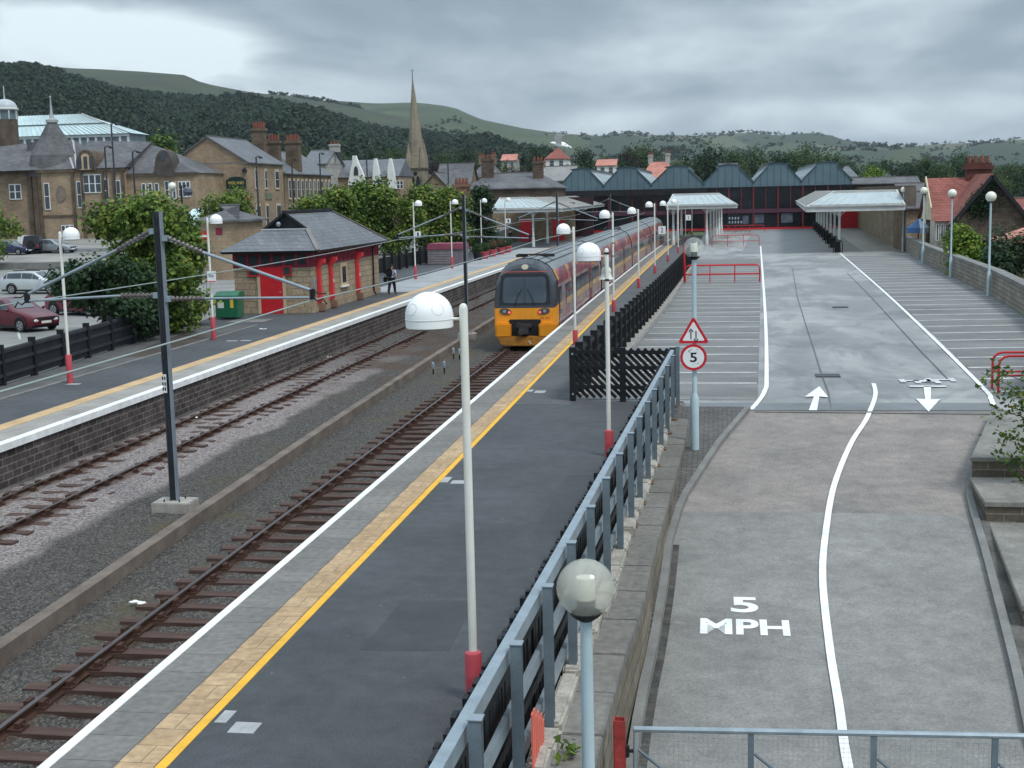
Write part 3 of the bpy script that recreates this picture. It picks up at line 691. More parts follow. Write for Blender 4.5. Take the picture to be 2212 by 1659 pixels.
# centre line, 5 MPH
CLp = [ramp_at(*p) for p in ((1887,830),(1891,855),(1875,900),(1838,960),(1802,1050),(1784,1150),(1777,1250),(1792,1400),(1813,1530),(1832,1659))]
mb = line_path(MB(), smooth_pts([(p[0], p[1]) for p in CLp]+[(1.55,12.5),(1.7,9)]), .115, .027, fzr); struct(mb, 'road_marking', m_white)
def ground_text(s, cx, cy, w, h, bold):
    vs, fs = text_mesh(s, bold=bold); x0 = min(v.x for v in vs); x1 = max(v.x for v in vs); y0 = min(v.y for v in vs); y1 = max(v.y for v in vs)
    mb = MB(); P = []
    for v in vs:
        X = cx+((v.x-x0)/(x1-x0)-.5)*w; Y = cy+((v.y-y0)/(y1-y0)-.5)*h; P.append((X, Y, zr(Y)+.008))
    mb.add(P, fs); return struct(mb, 'road_marking', m_white)
a = ramp_at(1578,1290); b = ramp_at(1636,1290); c = ramp_at(1606,1324)
ground_text('5', (a[0]+b[0])/2, (a[1]+c[1])/2, b[0]-a[0], a[1]-c[1], .03)
a = ramp_at(1513,1336); b = ramp_at(1703,1336); c = ramp_at(1606,1372)
ground_text('MPH', (a[0]+b[0])/2, (a[1]+c[1])/2, b[0]-a[0], a[1]-c[1], .03)
# ---- retaining wall between platform and ramp, with coping
CAPR = [(-.72,29.1),(-.97,19.75),(-.99,17.2),(-1.1,15.6),(-1.13,14.3),(-1.18,12.3),(-1.25,8),(-1.3,-6)]
def capr(y): return interp([(-.70,35)]+CAPR, y)
def capl(y): return capr(y)-.40-.012*(max(0, 20-y))*0
wt = thing('retaining_wall', 'long mossy sandstone retaining wall with flat coping stones, between the platform and the ramp', 'wall', (-1.2, 20, -1))
mb = MB(); mc = MB(); ys = [-6,4,8,12,14,16,18,20,23,26,29.2]
for a, b in zip(ys[:-1], ys[1:]):
    mb.prism([(capr(a)-.5, a), (capr(a)-.03, a), (capr(b)-.03, b), (capr(b)-.5, b)], -2.9, -.14)
mb.build('stone_face', m_stone_wall, wt)
y = -6.0; rr = random.Random(2)
while y < 34.6:
    b = min(y+rr.uniform(1.0, 1.35), 34.7); dz = rr.uniform(-.006, .006)
    mc.prism([(capr(y)-.46, y), (capr(y), y), (capr(b-.02), b-.02), (capr(b-.02)-.46, b-.02)], -.14, .01+dz); y = b
mc.build('coping', m_cope, wt, bevel=.012)
# pale rubble footing under the railing
mb = MB(); y = 5.0
while y < 34.2:
    b = y+rr.uniform(.55, .95); h = rr.uniform(.10, .17); w = rr.uniform(.20, .26); x = capr(y)-.52
    mb.obox((x, (y+b)/2, -.1), (w, (b-y)-.03, .1+h), rr.uniform(-.04, .04)); y = b
tag(mb.build('rubble_footing', mat('limewashed_rubble', (.40,.375,.33), .95, .3, 2.5, .25, 14, .9, 16), bevel=.03), 'row of pale rough rubble blocks bedded under the grey railing posts', 'rubble blocks')
# ================================================================== things on the platforms and road
# ---- platform lamps: pole, red sleeve, dome on a short arm
def make_platform_lamp(label, loc, h, side, group='white domed platform lamps', base=.55):
    t = thing('platform_lamp', label, 'lamp post', loc, 0, group)
    mb = MB(); mb.lathe((0,0,0), [(.046,.0),(.046,h-.06),(.040,h-.02),(.022,h),(.003,h+.005)], 14); mb.build('pole', m_cream, t, True, world=False)
    mb = MB(); mb.lathe((0,0,0), [(.095,0),(.095,base-.02),(.085,base),(.046,base+.015)], 18); mb.box(-.03,-.1,.05,.03,-.094,.3); mb.build('red_sleeve', m_pink, t, True, world=False)
    cx = side*.37; zc = h-.14
    mb = MB(); mb.cyl((0,0,zc-.02), (side*.16,0,zc-.02), .016, n=8); a = mb.build('lamp_arm', m_cream, t, world=False)
    mb = MB(); prof = [(.235,-.115),(.252,-.105),(.256,-.02)]+[(.256*math.cos(k*math.pi/18), .02+.25*math.sin(k*math.pi/18)) for k in range(0, 9)]+[(.004,.27)]
    prof = [(.003,-.115)]+prof
    mb.lathe((cx,0,zc), prof, 32); d = mb.build('lamp_dome', m_dome, t, True, world=False)
    mb = MB(); mb.lathe((cx,0,zc), [(.2565,-.026),(.259,-.024),(.259,-.014),(.2565,-.012)], 32)
    for k in range(5):
        th = 2*math.pi*k/5+.3; pts = []
        for j in range(14):                 # moulded round facets low on the dome
            q = 2*math.pi*j/14; el = .33+.26*math.sin(q); az = th+.30*math.cos(q)
            pts.append((cx+.2575*math.cos(el)*math.cos(az), .2575*math.cos(el)*math.sin(az), zc+.02+.2515*math.sin(el)))
        mb.poly(pts)
    mb.build('dome_seam', mat('dome_shade_plastic', (.70,.71,.72), .35, .03, 2, 0), d, world=False)
    mb = MB(); mb.lathe((cx,0,zc), [(.20,-.13),(.205,-.118),(.10,-.118)], 24); mb.build('lamp_glass', mat('lamp_underside', (.30,.29,.25), .3, .1, 2, 0), d, world=False)
    return t
lamp_proto = {}
def platform_lamp(label, foot, top, side, base=.55, z=0.0):
    p = at(*foot, z); hh = np.linspace(3, 7, 401)
    def py(h):
        d = np.array([p[0], p[1], p[2]+h-CH]); return PH/2-F*(d@UP)/(d@FW)
    h = hh[np.argmin([abs(py(q)-top) for q in hh])]
    key = (side, base)
    if key not in lamp_proto or abs(lamp_proto[key][1]-h) > .02:
        t = make_platform_lamp(label, p, h, side, base=base); lamp_proto[key] = (t, h); return t
    return dup(lamp_proto[key][0], p, None, label)
RL = [((1025,1512),655,'nearest domed platform lamp, in the lower middle in front of the grey railing'),
      ((1316,985),535,'domed lamp before the black lattice fence panel, a cream pod on its pole'),
      ((1243,745),490,'domed platform lamp at the near corner of the black fence, beside the yellow line'),
      ((1326,674),459,'domed lamp on the near platform beside the first carriage joint'),
      ((1380,622),452,'domed lamp on the near platform beside the middle carriage'),
      ((1415,591),439,'domed platform lamp just left of the number 2 board'),
      ((1443,566),437,'domed platform lamp carrying the larger number 2 board'),
      ((1465,547),433,'domed platform lamp second right of the larger number 2 board'),
      ((1481,523),429,'domed platform lamp carrying the smaller number 2 board'),
      ((1495,511),426,'farthest domed lamp of the near platform, against the middle canopy')]
RLo = [platform_lamp(l, f, t, -1) for f, t, l in RL]
LL = [((152,828),500,'leftmost domed lamp of the far platform, by the black panelled fence'),
      ((462,733),470,'domed lamp by the green bin, carrying the station name board'),
      ((898,603),437,'domed lamp with a number 1 board, to the right of the walking man'),
      ((977,580),434,'domed lamp in front of the maroon store box'),
      ((1041,554),432,'domed lamp among the red flower pots'),
      ((1093,545),430,'domed lamp at the left end of the far platform canopy')]
LLo = [platform_lamp(l, f, t, 1, base=.9) for f, t, l in LL]
# loudspeakers and a clamp band on the second near lamp
p = RLo[1].location
mb = MB()
zq = atY(1310,587,p.y)[2]; mb.ball((p.x-.02, p.y+.10, zq), (.11,.10,.11)); mb.lathe((p.x-.02, p.y+.10, zq-.16), [(.15,0),(.12,.05),(.10,.13)], 14); mb.build('loudspeaker', m_cream, RLo[1], True)
for L_, zs in ((RLo[1], (4.25,3.7)), (RLo[3], (3.5,3.2,2.6))):
    mb = MB(); q = L_.location
    for z in zs: mb.cyl((q.x,q.y,z), (q.x,q.y,z+.04), .056, n=12)
    mb.build('band', m_dark, L_)
# small boards hanging from lamps
def board(name, label, c, w, h, txt, txtcol, strip_=None, cat='sign', ry=0):
    t = thing(name, label, cat, c); mb = MB(); mb.box(c[0]-w/2, c[1]-.02, c[2]-h/2, c[0]+w/2, c[1]+.02, c[2]+h/2)
    mb.build('panel', mat('sign_white', (.78,.80,.80), .4, .05, 2, 0), t)
    mb = MB(); lettering(mb, txt, (c[0], c[1]-.024, c[2]+(h*.06 if strip_ else 0)), (1,0,0), (0,0,1), w*(.32 if len(txt) == 1 else .62), h*(.62 if len(txt) == 1 else .36), bold=.012)
    mb.build('lettering', txtcol, t)
    if strip_: MB().box(c[0]-w/2, c[1]-.027, c[2]-h/2+.02, c[0]+w/2, c[1]-.021, c[2]-h*.36).build('strip', strip_, t)
    MB().bar((c[0], c[1]+.02, c[2]), (c[0]-.0, c[1]+.1, c[2]), .04, .04).build('bracket', m_galv_d, t)
    return t
m_ink = mat('black_ink', (.015,.016,.02), .6, .1, 1, 0); m_blue = mat('sign_blue', (.10,.16,.26), .6, .1, 1, 0)
q = atY(1430,497, 96); board('platform_sign', 'larger white board with a black 2 on the near platform, left of its lamp pole', q, .52, .55, '2', m_ink)
q = atY(1487,470, 130); board('platform_sign', 'smaller white board with a black 2 under the middle canopy end', q, .5, .52, '2', m_ink)
q = atY(903,506, 89); board('platform_sign', 'white board with a black 1 to the right of the toilet building', q, .38, .40, '1', m_ink)
q = atY(1098,477, 120); board('platform_sign', 'white board with a black 1 at the left canopy end', q, .42, .42, '1', m_ink)
q = atY(457,598, 51); board('station_sign', 'small white station name board with a red strip, on the lamp by the green bin', q, .36, .46, 'Ilkley', m_blue, mat('sign_red', (.62,.12,.12), .5, .1, 1, 0))
# ---- overhead line masts with cantilevers
def insulator(mb, p, q, r, n, mi):
    p, q = Vector(p), Vector(q); d = (q-p)
    mb.cyl(p, q, r*.4, n=8, mi=mi)
    for k in range(n):
        c = p+d*((k+.5)/n); e = d.normalized()*d.length/n*.22; mb.cyl(c-e, c+e, r, r*.8, 12, mi)
def mast(label, Y, x, ztop, zb, arms, group='overhead line masts', plate=True, dims=.155):
    t = thing('overhead_line_mast', label, 'mast', (x, Y, zb), 0, group)
    w = dims; f = .02; mb = MB()
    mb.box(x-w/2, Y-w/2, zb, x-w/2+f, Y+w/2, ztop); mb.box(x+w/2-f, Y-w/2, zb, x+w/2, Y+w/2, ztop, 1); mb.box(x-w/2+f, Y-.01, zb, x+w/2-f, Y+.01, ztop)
    mb.build('mast_post', [m_mast, m_mastlit], t)
    mb = MB(); mb.box(x-.42, Y-.32, zb-.3, x+.42, Y+.32, zb+.06); mb.build('concrete_base', m_concrete, t, bevel=.02)
    mb = MB()
    for s in (-1, 1):
        for u in (-1, 1): mb.cyl((x+s*.17, Y+u*.17, zb+.06), (x+s*.17, Y+u*.17, zb+.11), .018, n=6)
    mb.build('bolts', m_dark, t)
    if plate:
        mb = MB(); mb.box(x-w/2+.005, Y-w/2-.006, 1.5, x+w/2-.07, Y-w/2-.002, 1.9)
        for k, z in enumerate((1.78,1.66,1.55)):
            for j in range(2+(k == 1)): mb.box(x-.09+j*.05, Y-w/2-.009, z, x-.06+j*.05, Y-w/2-.005, z+.07, 1)
        mb.build('number_plate', [mat('plate_white', (.72,.74,.74), .5, .1, 2, 0), m_ink], t)
    for sgn, (xt, zt), zup, zlo in arms:
        a = thing_part('cantilever', t, (0,0,0)) if False else None
        x0 = x+sgn*w/2; xm = x+sgn*.95
        zu2 = zup+(zt+.08-zup)*((xm-x0)/(xt-x0))
        for za, zb_ in ((zup, zu2), (zlo, zlo)): mb = MB(); insulator(mb, (x0+sgn*.12, Y, za), (xm, Y, zb_), .06, 8, 0); mb.build('insulator', m_insul, t, True)
        mb = MB(); mb.tube([(xm, Y, zu2), (xt, Y, zt+.08)], .034); mb.tube([(xm-sgn*.02, Y, zlo), (xt+sgn*.05, Y, zt-.06)], .026)
        mb.cyl((x0-sgn*.02, Y, zup), (xm, Y, zu2), .02); mb.cyl((x0-sgn*.02, Y, zlo), (xm, Y, zlo), .02)
        mb.box(min(x0, x0+sgn*.12), Y-.06, zup-.06, max(x0, x0+sgn*.12), Y+.06, zup+.06); mb.box(min(x0, x0+sgn*.12), Y-.06, zlo-.06, max(x0, x0+sgn*.12), Y+.06, zlo+.06)
        mb.build('cantilever_tube', m_galv, t, True)
        mb = MB(); mb.box(xt-.05, Y-.04, zt-.1, xt+.05, Y+.04, zt+.12); mb.tube([(xt, Y, zt-.04), (xt+sgn*.12, Y-.03, zt-.14), (xt+sgn*.22, Y, zt-.08), (xt+sgn*.30, Y, zt-.2)], .016, 6); mb.tube([(xt, Y, zt+.1), (xt+sgn*.14, Y, zt+.02), (xt+sgn*.3, Y, zt+.02)], .014, 6)
        mb.build('wire_clamp', m_dark, t)
    return t
mast('nearest dark steel mast between the tracks, a small number plate half way up', 26.6, -11.62, 5.34, -.92, ((1,(-8.33,3.55),4.78,3.50),(-1,(-14.7,3.55),4.93,3.58)))
mast('second dark steel mast between the tracks, left of the train front', 60.6, -11.57, 5.62, -.85, ((-1,(-14.75,3.75),5.02,3.78),(1,(-8.52,3.62),4.9,3.66)), plate=False)
xm3 = atY(1203,430,100)[0]; mast('third dark mast, rising in front of the left canopy', 100, xm3, 5.6, -.9, ((-1,(xm3-3.0,3.75),5.0,3.78),(1,(xm3+3.1,3.6),4.9,3.66)), plate=False)
xm4 = atY(1318,440,140)[0]; mast('farthest dark mast, beside the tail of the train', 140, xm4, 5.5, -.9, ((1,(xm4+3.1,3.6),4.9,3.66),(-1,(xm4-3.0,3.7),5.0,3.7)), plate=False)
def wire(label, x0, zs, y0, y1):
    pts = []
    knots = [-12, 26.6, 60.6, 100, 140]
    for (a, za), (b, zb) in zip(zs[:-1], zs[1:]):
        for k in range(10):
            t = k/10; y = a+(b-a)*t; sag = -.10*4*t*(1-t)
            zig = [.15,-.15][zs.index((a,za)) % 2]*(1-2*t)
            pts.append((x0+bend(y)+zig, y, za+(zb-za)*t+sag))
    pts.append((x0+bend(zs[-1][0]), zs[-1][0], zs[-1][1]))
    return tag(MB().tube(pts, .014, 6).build('contact_wire', mat('grey_green_wire', (.30,.36,.35), .5, .1, 1, 0), smooth=True), label, 'wire', 'overhead contact wires')
wire('overhead contact wire above the right track, ending over the train', -8.22, [(-8,3.5),(26.6,3.43),(60.6,3.5),(100,3.5),(140,3.5)], 0, 0)
wire('overhead contact wire above the left track, passing in front of the toilet building', -14.95, [(-8,3.5),(26.6,3.43),(60.6,3.6),(100,3.55),(140,3.5)], 0, 0)
# ---- grey railing along the retaining wall, black boarding behind it
PY = [7.6,9.4,11.1,12.85,14.55,16.3,18.0,19.75,21.5,23.1,24.8,26.4,28.2,30.1,32.0,33.9]
def px_(y): return -1.02-(33.9-y)*.0325
rt = thing('grey_railing', 'blue grey steel railing with I section posts along the top of the retaining wall', 'railing', (px_(20), 20, 0))
post0 = None
for y in PY:
    if post0 is None:
        mb = MB(); mb.box(-.048,-.055,0,.048,-.045,1.55); mb.box(-.048,.045,0,.048,.055,1.55); mb.box(-.006,-.048,0,.006,.048,1.55)
        mb.box(-.06,-.065,1.55,.06,.065,1.558,1); mb.box(-.11,-.12,0,.11,.12,.012,2)
        post0 = o = mb.build('post', [m_galv_d, m_galv, mat('rusty_plate', (.16,.085,.05), .9, .3, 4, .2, 20)], rt, world=False)
    else: o = post0.copy(); COL.objects.link(o); o.parent = rt
    o.location = (px_(y)-px_(20), y-20, .03)
ends = [(px_(5.5)-.11, 5.5), (px_(33.9)-.11, 33.9)]
for nm, z, h in (('top_rail', 1.42, .14), ('middle_rail', .83, .14), ('bottom_rail', .26, .13)):
    mb = MB(); a, b = ends; mb.bar((a[0], a[1], z), (b[0], b[1], z), .055, h)
    if nm == 'top_rail': mb.bar((a[0]-.02, a[1], z+h/2+.006), (b[0]-.02, b[1], z+h/2+.006), .10, .012)
    mb.build(nm, m_galv, rt)
bt = thing('black_board_fence', 'low black boarded fence leaning behind the grey railing, with a jagged top', 'fence', (px_(20)-.24, 20, 0))
mb = MB(); y = 5.4; r = random.Random(9)
while y < 33.8:
    h = 1.47+r.uniform(-.05,.05); x = px_(y)-.205-r.uniform(0,.025); mb.box(x-.02, y+.005, .02, x+.02, y+.11, h); y += .118
mb.build('boards', m_black, bt)
mb = MB(); mb.bar((px_(5.4)-.165, 5.4, 1.2), (px_(33.8)-.165, 33.8, 1.2), .03, .1); mb.bar((px_(5.4)-.165, 5.4, .5), (px_(33.8)-.165, 33.8, .5), .03, .1); mb.build('fence_rail', m_black, bt)
# orange plastic mesh caught on the railing
mb = MB(); X, Yq = px_(12.2)+.02, 12.2
for k in range(7): mb.box(X-.02, Yq-.55+k*.12, .12, X-.005, Yq-.47+k*.12, .7-.06*k+.05*(k % 2))
tag(mb.build('orange_mesh', mat('orange_plastic', (.80,.17,.12), .5, .15, 3, 0)), 'scrap of orange plastic mesh hanging inside the grey railing', 'plastic mesh')
# ---- black recycled fences: diagonal slat panel across the platform and a long run beside the car park
def slat_panel(mb, p, q, h, step=.20, w=.085, z0=.10, slope=1.0, both=True):
    p, q = Vector((*p, 0)), Vector((*q, 0)); L_ = (q-p).length; d = (q-p)/L_; nrm = Vector((-d.y, d.x, 0))
    def P(s, z, o): v = p+d*s+nrm*o; return (v.x, v.y, z)
    s = -h
    while s < L_+.01:
        # slat falls from left-top to right-bottom
        a0, z_a = max(0, s), h+z0-(max(0, s)-s)*slope; a1 = min(L_, s+h/slope); z_b = h+z0-(a1-s)*slope
        if a1-a0 > .08: mb.bar(P(a0, z_a, .02), P(a1, z_b, .02), .035, w)
        s += step
    for z in (z0+h*.22, z0+h*.62, z0+h*.93): mb.bar(P(0, z, -.02), P(L_, z, -.02), .05, .10)
ct = thing('lattice_fence_panel', 'black lattice fence of diagonal slats across the platform, right of the lamp post', 'fence', (-2.4, 35, 0), 0)
mb = MB(); slat_panel(mb, (-3.82,35.02), (-2.5,34.9), 1.32, .19); slat_panel(mb, (-2.5,34.9), (-1.15,34.75), 1.32, .19); mb.build('slats', m_black, ct)
for x, y in ((-3.85,35.02),(-2.5,34.9),(-1.18,34.75)): MB().box(x-.08, y-.05, -.02, x+.08, y+.08, 1.45).build('post', m_black, ct)
mb = MB()
for x, y, z in ((-3.84,34.955,1.28),(-3.84,34.955,.2)): mb.cyl((x,y,z), (x,y-.03,z), .03, n=8)
mb.build('bolt', m_galv, ct)
fr_ = []
lf = thing('slatted_fence', 'long black fence of angled boards between the near platform and the car park', 'fence', (-2.6, 75, 0))
y = 36.4; mbp = MB(); k = 0; pst = None
def fenx(y): return rx(y)
while y < 118:
    x = fenx(y)
    if pst is None:
        mb = MB(); mb.box(-.11,-.09,-.05,.11,.09,1.42); mb.box(-.115,-.095,1.42,.115,.095,1.45); pst = o = mb.build('post', m_black, lf, world=False)
    else: o = pst.copy(); COL.objects.link(o); o.parent = lf
    o.location = (x+2.6, y-75, 0); k += 1; y += 1.55
mb = MB(); y = 35.1
while y < 117:
    b = y+1.55; slat_panel(mb, (fenx(y), y), (fenx(b), b), 1.2, .25 if y < 70 else .4); y = b
mb.build('slats', m_black, lf)
mb = MB(); y = 36
while y < 118: mb.prism([(fenx(y)-.06,y),(fenx(y)+.3,y),(fenx(y+6)+.3,y+6),(fenx(y+6)-.06,y+6)], -.1, .05); y += 6
struct(mb, 'kerb', mat('pale_fence_footing', (.30,.29,.26), .9, .25, 2, .2, 20))
# ---- far platform fence with panels
ff = thing('panel_fence', 'black panelled fence behind the far platform, in front of the parked cars', 'fence', (-23, 45, 0))
mb = MB(); y = 24.0; m2 = MB()
def ffx(y): return lleft(y)+.02
P0 = None
while y < 59:
    b = y+2.35; slat_panel(m2, (ffx(y)+.03, y), (ffx(b)+.03, b), 1.05, .13, .055, .08); 
    mb.bar((ffx(y)-.03, y, .62), (ffx(b)-.03, b, .62), .03, 1.0)
    q = MB().box(-.1,-.07,-.05,.1,.07,1.28)
    if P0 is None: P0 = o = q.build('post', m_black, ff, world=False)
    else: o = P0.copy(); COL.objects.link(o); o.parent = ff
    o.location = (ffx(y)+23, y-45, 0); y = b
mb.build('backing_board', m_black, ff); m2.build('slats', mat('dark_grey_boarding', (.03,.034,.042), .5, .3, 2, .2, 30), ff)
f2 = thing('panel_fence', 'black panelled fence under the trees behind the walking man', 'fence', (-24.6, 92, 0))
mb = MB(); y = 77.5; m2 = MB(); P0 = None
while y < 118:
    b = y+2.4; mb.bar((-24.7, y, .62), (-24.7, b, .62), .04, 1.1); q = MB().box(-.1,-.08,-.05,.1,.08,1.5)
    if P0 is None: P0 = o = q.build('post', m_black, f2, world=False)
    else: o = P0.copy(); COL.objects.link(o); o.parent = f2
    o.location = (-24.6+24.6, y-92, 0); y = b
mb.build('boards', m_black, f2)
# ---- globe street lamps
m_globe_milk = mat('opal_globe', (.80,.80,.68), .25, .06, 2, 0, spec=.5)
def clear_globe(nm, lo, hi, colr):
    m = bpy.data.materials.new(nm); m.use_nodes = True; b = m.node_tree.nodes['Principled BSDF']
    b.inputs['Base Color'].default_value = (*colr,1); b.inputs['Roughness'].default_value = .12; b.inputs['Transmission Weight'].default_value = .0; b.inputs['Alpha'].default_value = .42; b.inputs['Specular IOR Level'].default_value = .6
    n = m.node_tree.nodes.new('ShaderNodeTexNoise'); n.inputs['Scale'].default_value = 6; r = m.node_tree.nodes.new('ShaderNodeMapRange'); r.inputs[3].default_value = lo; r.inputs[4].default_value = hi
    tc = m.node_tree.nodes.new('ShaderNodeTexCoord'); m.node_tree.links.new(tc.outputs['Object'], n.inputs['Vector']); m.node_tree.links.new(n.outputs['Fac'], r.inputs[0]); m.node_tree.links.new(r.outputs[0], b.inputs['Alpha'])
    return m
m_globe_smoky = clear_globe('smoky_globe', .40, .55, (.60,.60,.52)); m_globe_clear = clear_globe('clear_globe', .14, .26, (.8,.84,.82))
def globe_lamp(label, loc, h, clear=False, rg=.232, basez=1.15, pr=.055):
    t = thing('globe_street_lamp', label, 'street lamp', loc, 0, 'globe street lamps'); x, y, z = loc
    mb = MB(); mb.lathe(loc, [(.095,0),(.095,basez),(.07,basez+.08),(pr,basez+.13),(pr*.9,h-rg-.03)], 16); mb.build('pole', m_lampgrey, t, True)
    mb = MB(); mb.lathe((x,y,z+h), [(.058,-rg-.035),(.065,-rg-.03),(.12,-rg*.95),(.135,-rg*.86)], 20); mb.build('globe_collar', m_dark, t, True)
    mb = MB(); mb.ball((x,y,z+h), rg, 36, 24); g = mb.build('globe', (m_globe_smoky if clear == 2 else m_globe_clear) if clear else m_globe_milk, t, True)
    if clear:
        mb = MB(); mb.lathe((x,y,z+h), [(.003,.09),(.078,.09),(.08,-.09),(.003,-.09)], 20); mb.build('lamp_tube', mat('lamp_tube_white', (.82,.83,.70), .4, .05, 2, 0), g, True)
        mb = MB(); mb.lathe((x,y,z+h), [(.003,-.09),(.075,-.09),(.07,-.215),(.003,-.215)], 16); mb.build('lamp_holder', mat('lamp_holder_grey', (.10,.11,.12), .5, .1, 2, 0), g, True)
    return t
q = atY(1265,1270,10.3); globe_lamp('nearest globe lamp with a large smoky clear globe, beside the retaining wall at the bottom', (q[0], 10.3, zr(10.3)), q[2]-zr(10.3), 2, .236)
s = at(1501,980,zr(27.8)+.1); s = (s[0], s[1], zr(s[1])+.10)
q = atY(1499,535,s[1]); globe_lamp('clear globe lamp carrying the two red and white road signs', s, q[2]-s[2], True, .225)
SPX, SPY = s[0], s[1]
for (fx, fy, gx, gy), lb in zip(((2135,640,2139,425),(2053,600,2056,418),(1993,570,1996,412),(1950,543,1953,410)),
    ('rightmost globe lamp against the low stone wall, in front of the dark house gable','second globe lamp from the right along the stone wall, before the red roofed house','third globe lamp from the right along the stone wall, before the blue parasol','globe lamp at the end of the tall sandstone wall')):
    q = at(fx, fy); g = atY(gx, gy, q[1]); globe_lamp(lb, q, g[2], False, .26)
# ---- road signs on the pole
def sign_plate(name, label, c, pts_outer, pts_inner, deco):
    t = thing(name, label, 'road sign', c); y = c[1]
    mb = MB(); mb.ext([(c[0]+a, y, c[2]+b) for a, b in pts_outer], (0,.012,0)); mb.build('red_border', mat('sign_red_gloss', (.55,.02,.035), .35, .08, 2, 0), t)
    mb = MB(); mb.ext([(c[0]+a, y-.003, c[2]+b) for a, b in pts_inner], (0,.002,0)); mb.build('white_face', mat('sign_white', (1,1,1)), t)
    mb = MB(); deco(mb, c[0], y-.005, c[2]); mb.build('symbol', m_ink, t)
    MB().box(c[0]-.03, y+.012, c[2]-.12, c[0]+.03, y+.06, c[2]-.06).build('bracket', m_galv_d, t)
    return t
def rtri(r, k=5, cr=.04):
    out = []
    V = [(0, r), (r*.866+.0, -r*.5), (-r*.866, -r*.5)]
    for i, (x, y) in enumerate(V):
        a0 = math.atan2(y, x); L_ = math.hypot(x, y)-cr*2; cx, cy = L_*math.cos(a0), L_*math.sin(a0)
        for j in range(k): a = a0+R(60)-R(120)*j/(k-1); out.append((cx+cr*math.cos(a), cy+cr*math.sin(a)))
    return out
def tri_deco(mb, x, y, z):
    for sx, d in ((-.055, 1), (.055, -1)):
        mb.box(x+sx-.012, y-.001, z-.11-.0, x+sx+.012, y, z+.07); tz = z+(.115 if d > 0 else -.16)
        for q in (-1, 1): mb.bar((x+sx, y, tz), (x+sx+q*.045, y, tz-d*.06), .004, .022)
q = atY(1498,722,SPY-.12); sign_plate('triangular_sign', 'red bordered triangular sign with two opposed black arrows, on the globe lamp pole', q, rtri(.40), rtri(.285, cr=.02), tri_deco)
def circ(r, n=40): return [(r*math.cos(2*math.pi*k/n), r*math.sin(2*math.pi*k/n)) for k in range(n)]
def five(mb, x, y, z):
    lettering(mb, '5', (x, y, z+.0), (1,0,0), (0,0,1), .15, .21, bold=.02)
    r = random.Random(4)
    for k in range(11):
        a = r.uniform(-.12,.10); b = .13+r.uniform(-.03,.07) if k < 8 else -.15+r.uniform(-.02,.02); mb.bar((x+a, y, z+b), (x+a+r.uniform(-.05,.05), y, z+b+r.uniform(-.03,.04)), .002, .009)
q = atY(1498,772,SPY-.12); sign_plate('speed_limit_sign', 'round red bordered sign with a black 5 and scribbles, below the triangle', q, circ(.29), circ(.232), five)
# ---- red hoop barriers
def hoop(label, x0, x1, y, h=1.05, double=False, posts=3):
    t = thing('red_barrier', label, 'barrier', (x0, y, 0), 0, 'red tubular barriers')
    for k, dy in enumerate((0, .8) if double else (0,)):
        r = .033; yy = y+dy; c = .25
        path = [(x0, yy, 0), (x0, yy, h-c)]+[(x0+c-c*math.cos(a), yy, h-c+c*math.sin(a)) for a in (R(30), R(60))]+[(x0+c, yy, h), (x1-c, yy, h)]+[(x1-c+c*math.sin(a), yy, h-c+c*math.cos(a)) for a in (R(30), R(60))]+[(x1, yy, h-c), (x1, yy, 0)]
        MB().tube(path, r, 8).build('hoop', m_red, t, True)
        MB().tube([(x0, yy, h*.48), (x1, yy, h*.48)], .026, 8).build('lower_rail', m_red, t, True)
        mb = MB()
        for j in range(1, posts): xx = x0+(x1-x0)*j/posts; mb.cyl((xx, yy, 0), (xx, yy, h), .028, n=8)
        mb.build('posts', m_red, t, True)
    return t
a = at(1480,612); b = at(1643,613); hoop('nearest red tubular barrier across the bays, a double row', a[0], b[0], a[1], 1.05, True)
a = at(1538,533); b = at(1641,533); hoop('red tubular barrier between the first and the last, by the middle canopy post', a[0], b[0], a[1], 1.1)
a = at(1557,500); b = at(1646,498); hoop('farthest red tubular barrier in front of the station hall doors', a[0], b[0], 178, 1.0)
a = at(2156,850); hoop('red tubular barrier at the right edge behind the leafy branch', a[0], a[0]+2.4, a[1], 1.0, True, 2)
MB_ = MB().cyl((at(1478,610)[0], at(1478,610)[1]+.5, 0), (at(1478,610)[0], at(1478,610)[1]+.5, 2.3), .06, n=10)
tag(MB_.build('red_post', m_red, smooth=True), 'tall red post at the left end of the nearest red barrier', 'post')
q = at(1545,505); t = thing('orange_bollard', 'small orange post beside the farthest red barrier', 'bollard', (q[0], 170, 0))
MB().lathe((q[0],170,0), [(.22,0),(.22,.1),(.16,.12),(.13,1.0),(.1,1.05),(.01,1.06)], 12).build('post', mat('orange_plastic_post', (.75,.22,.05), .5, .1, 2, 0), t, True)
MB().lathe((q[0],170,0), [(.15,.6),(.155,.62),(.15,.8),(.14,.82)], 12).build('band', m_white, t, True)
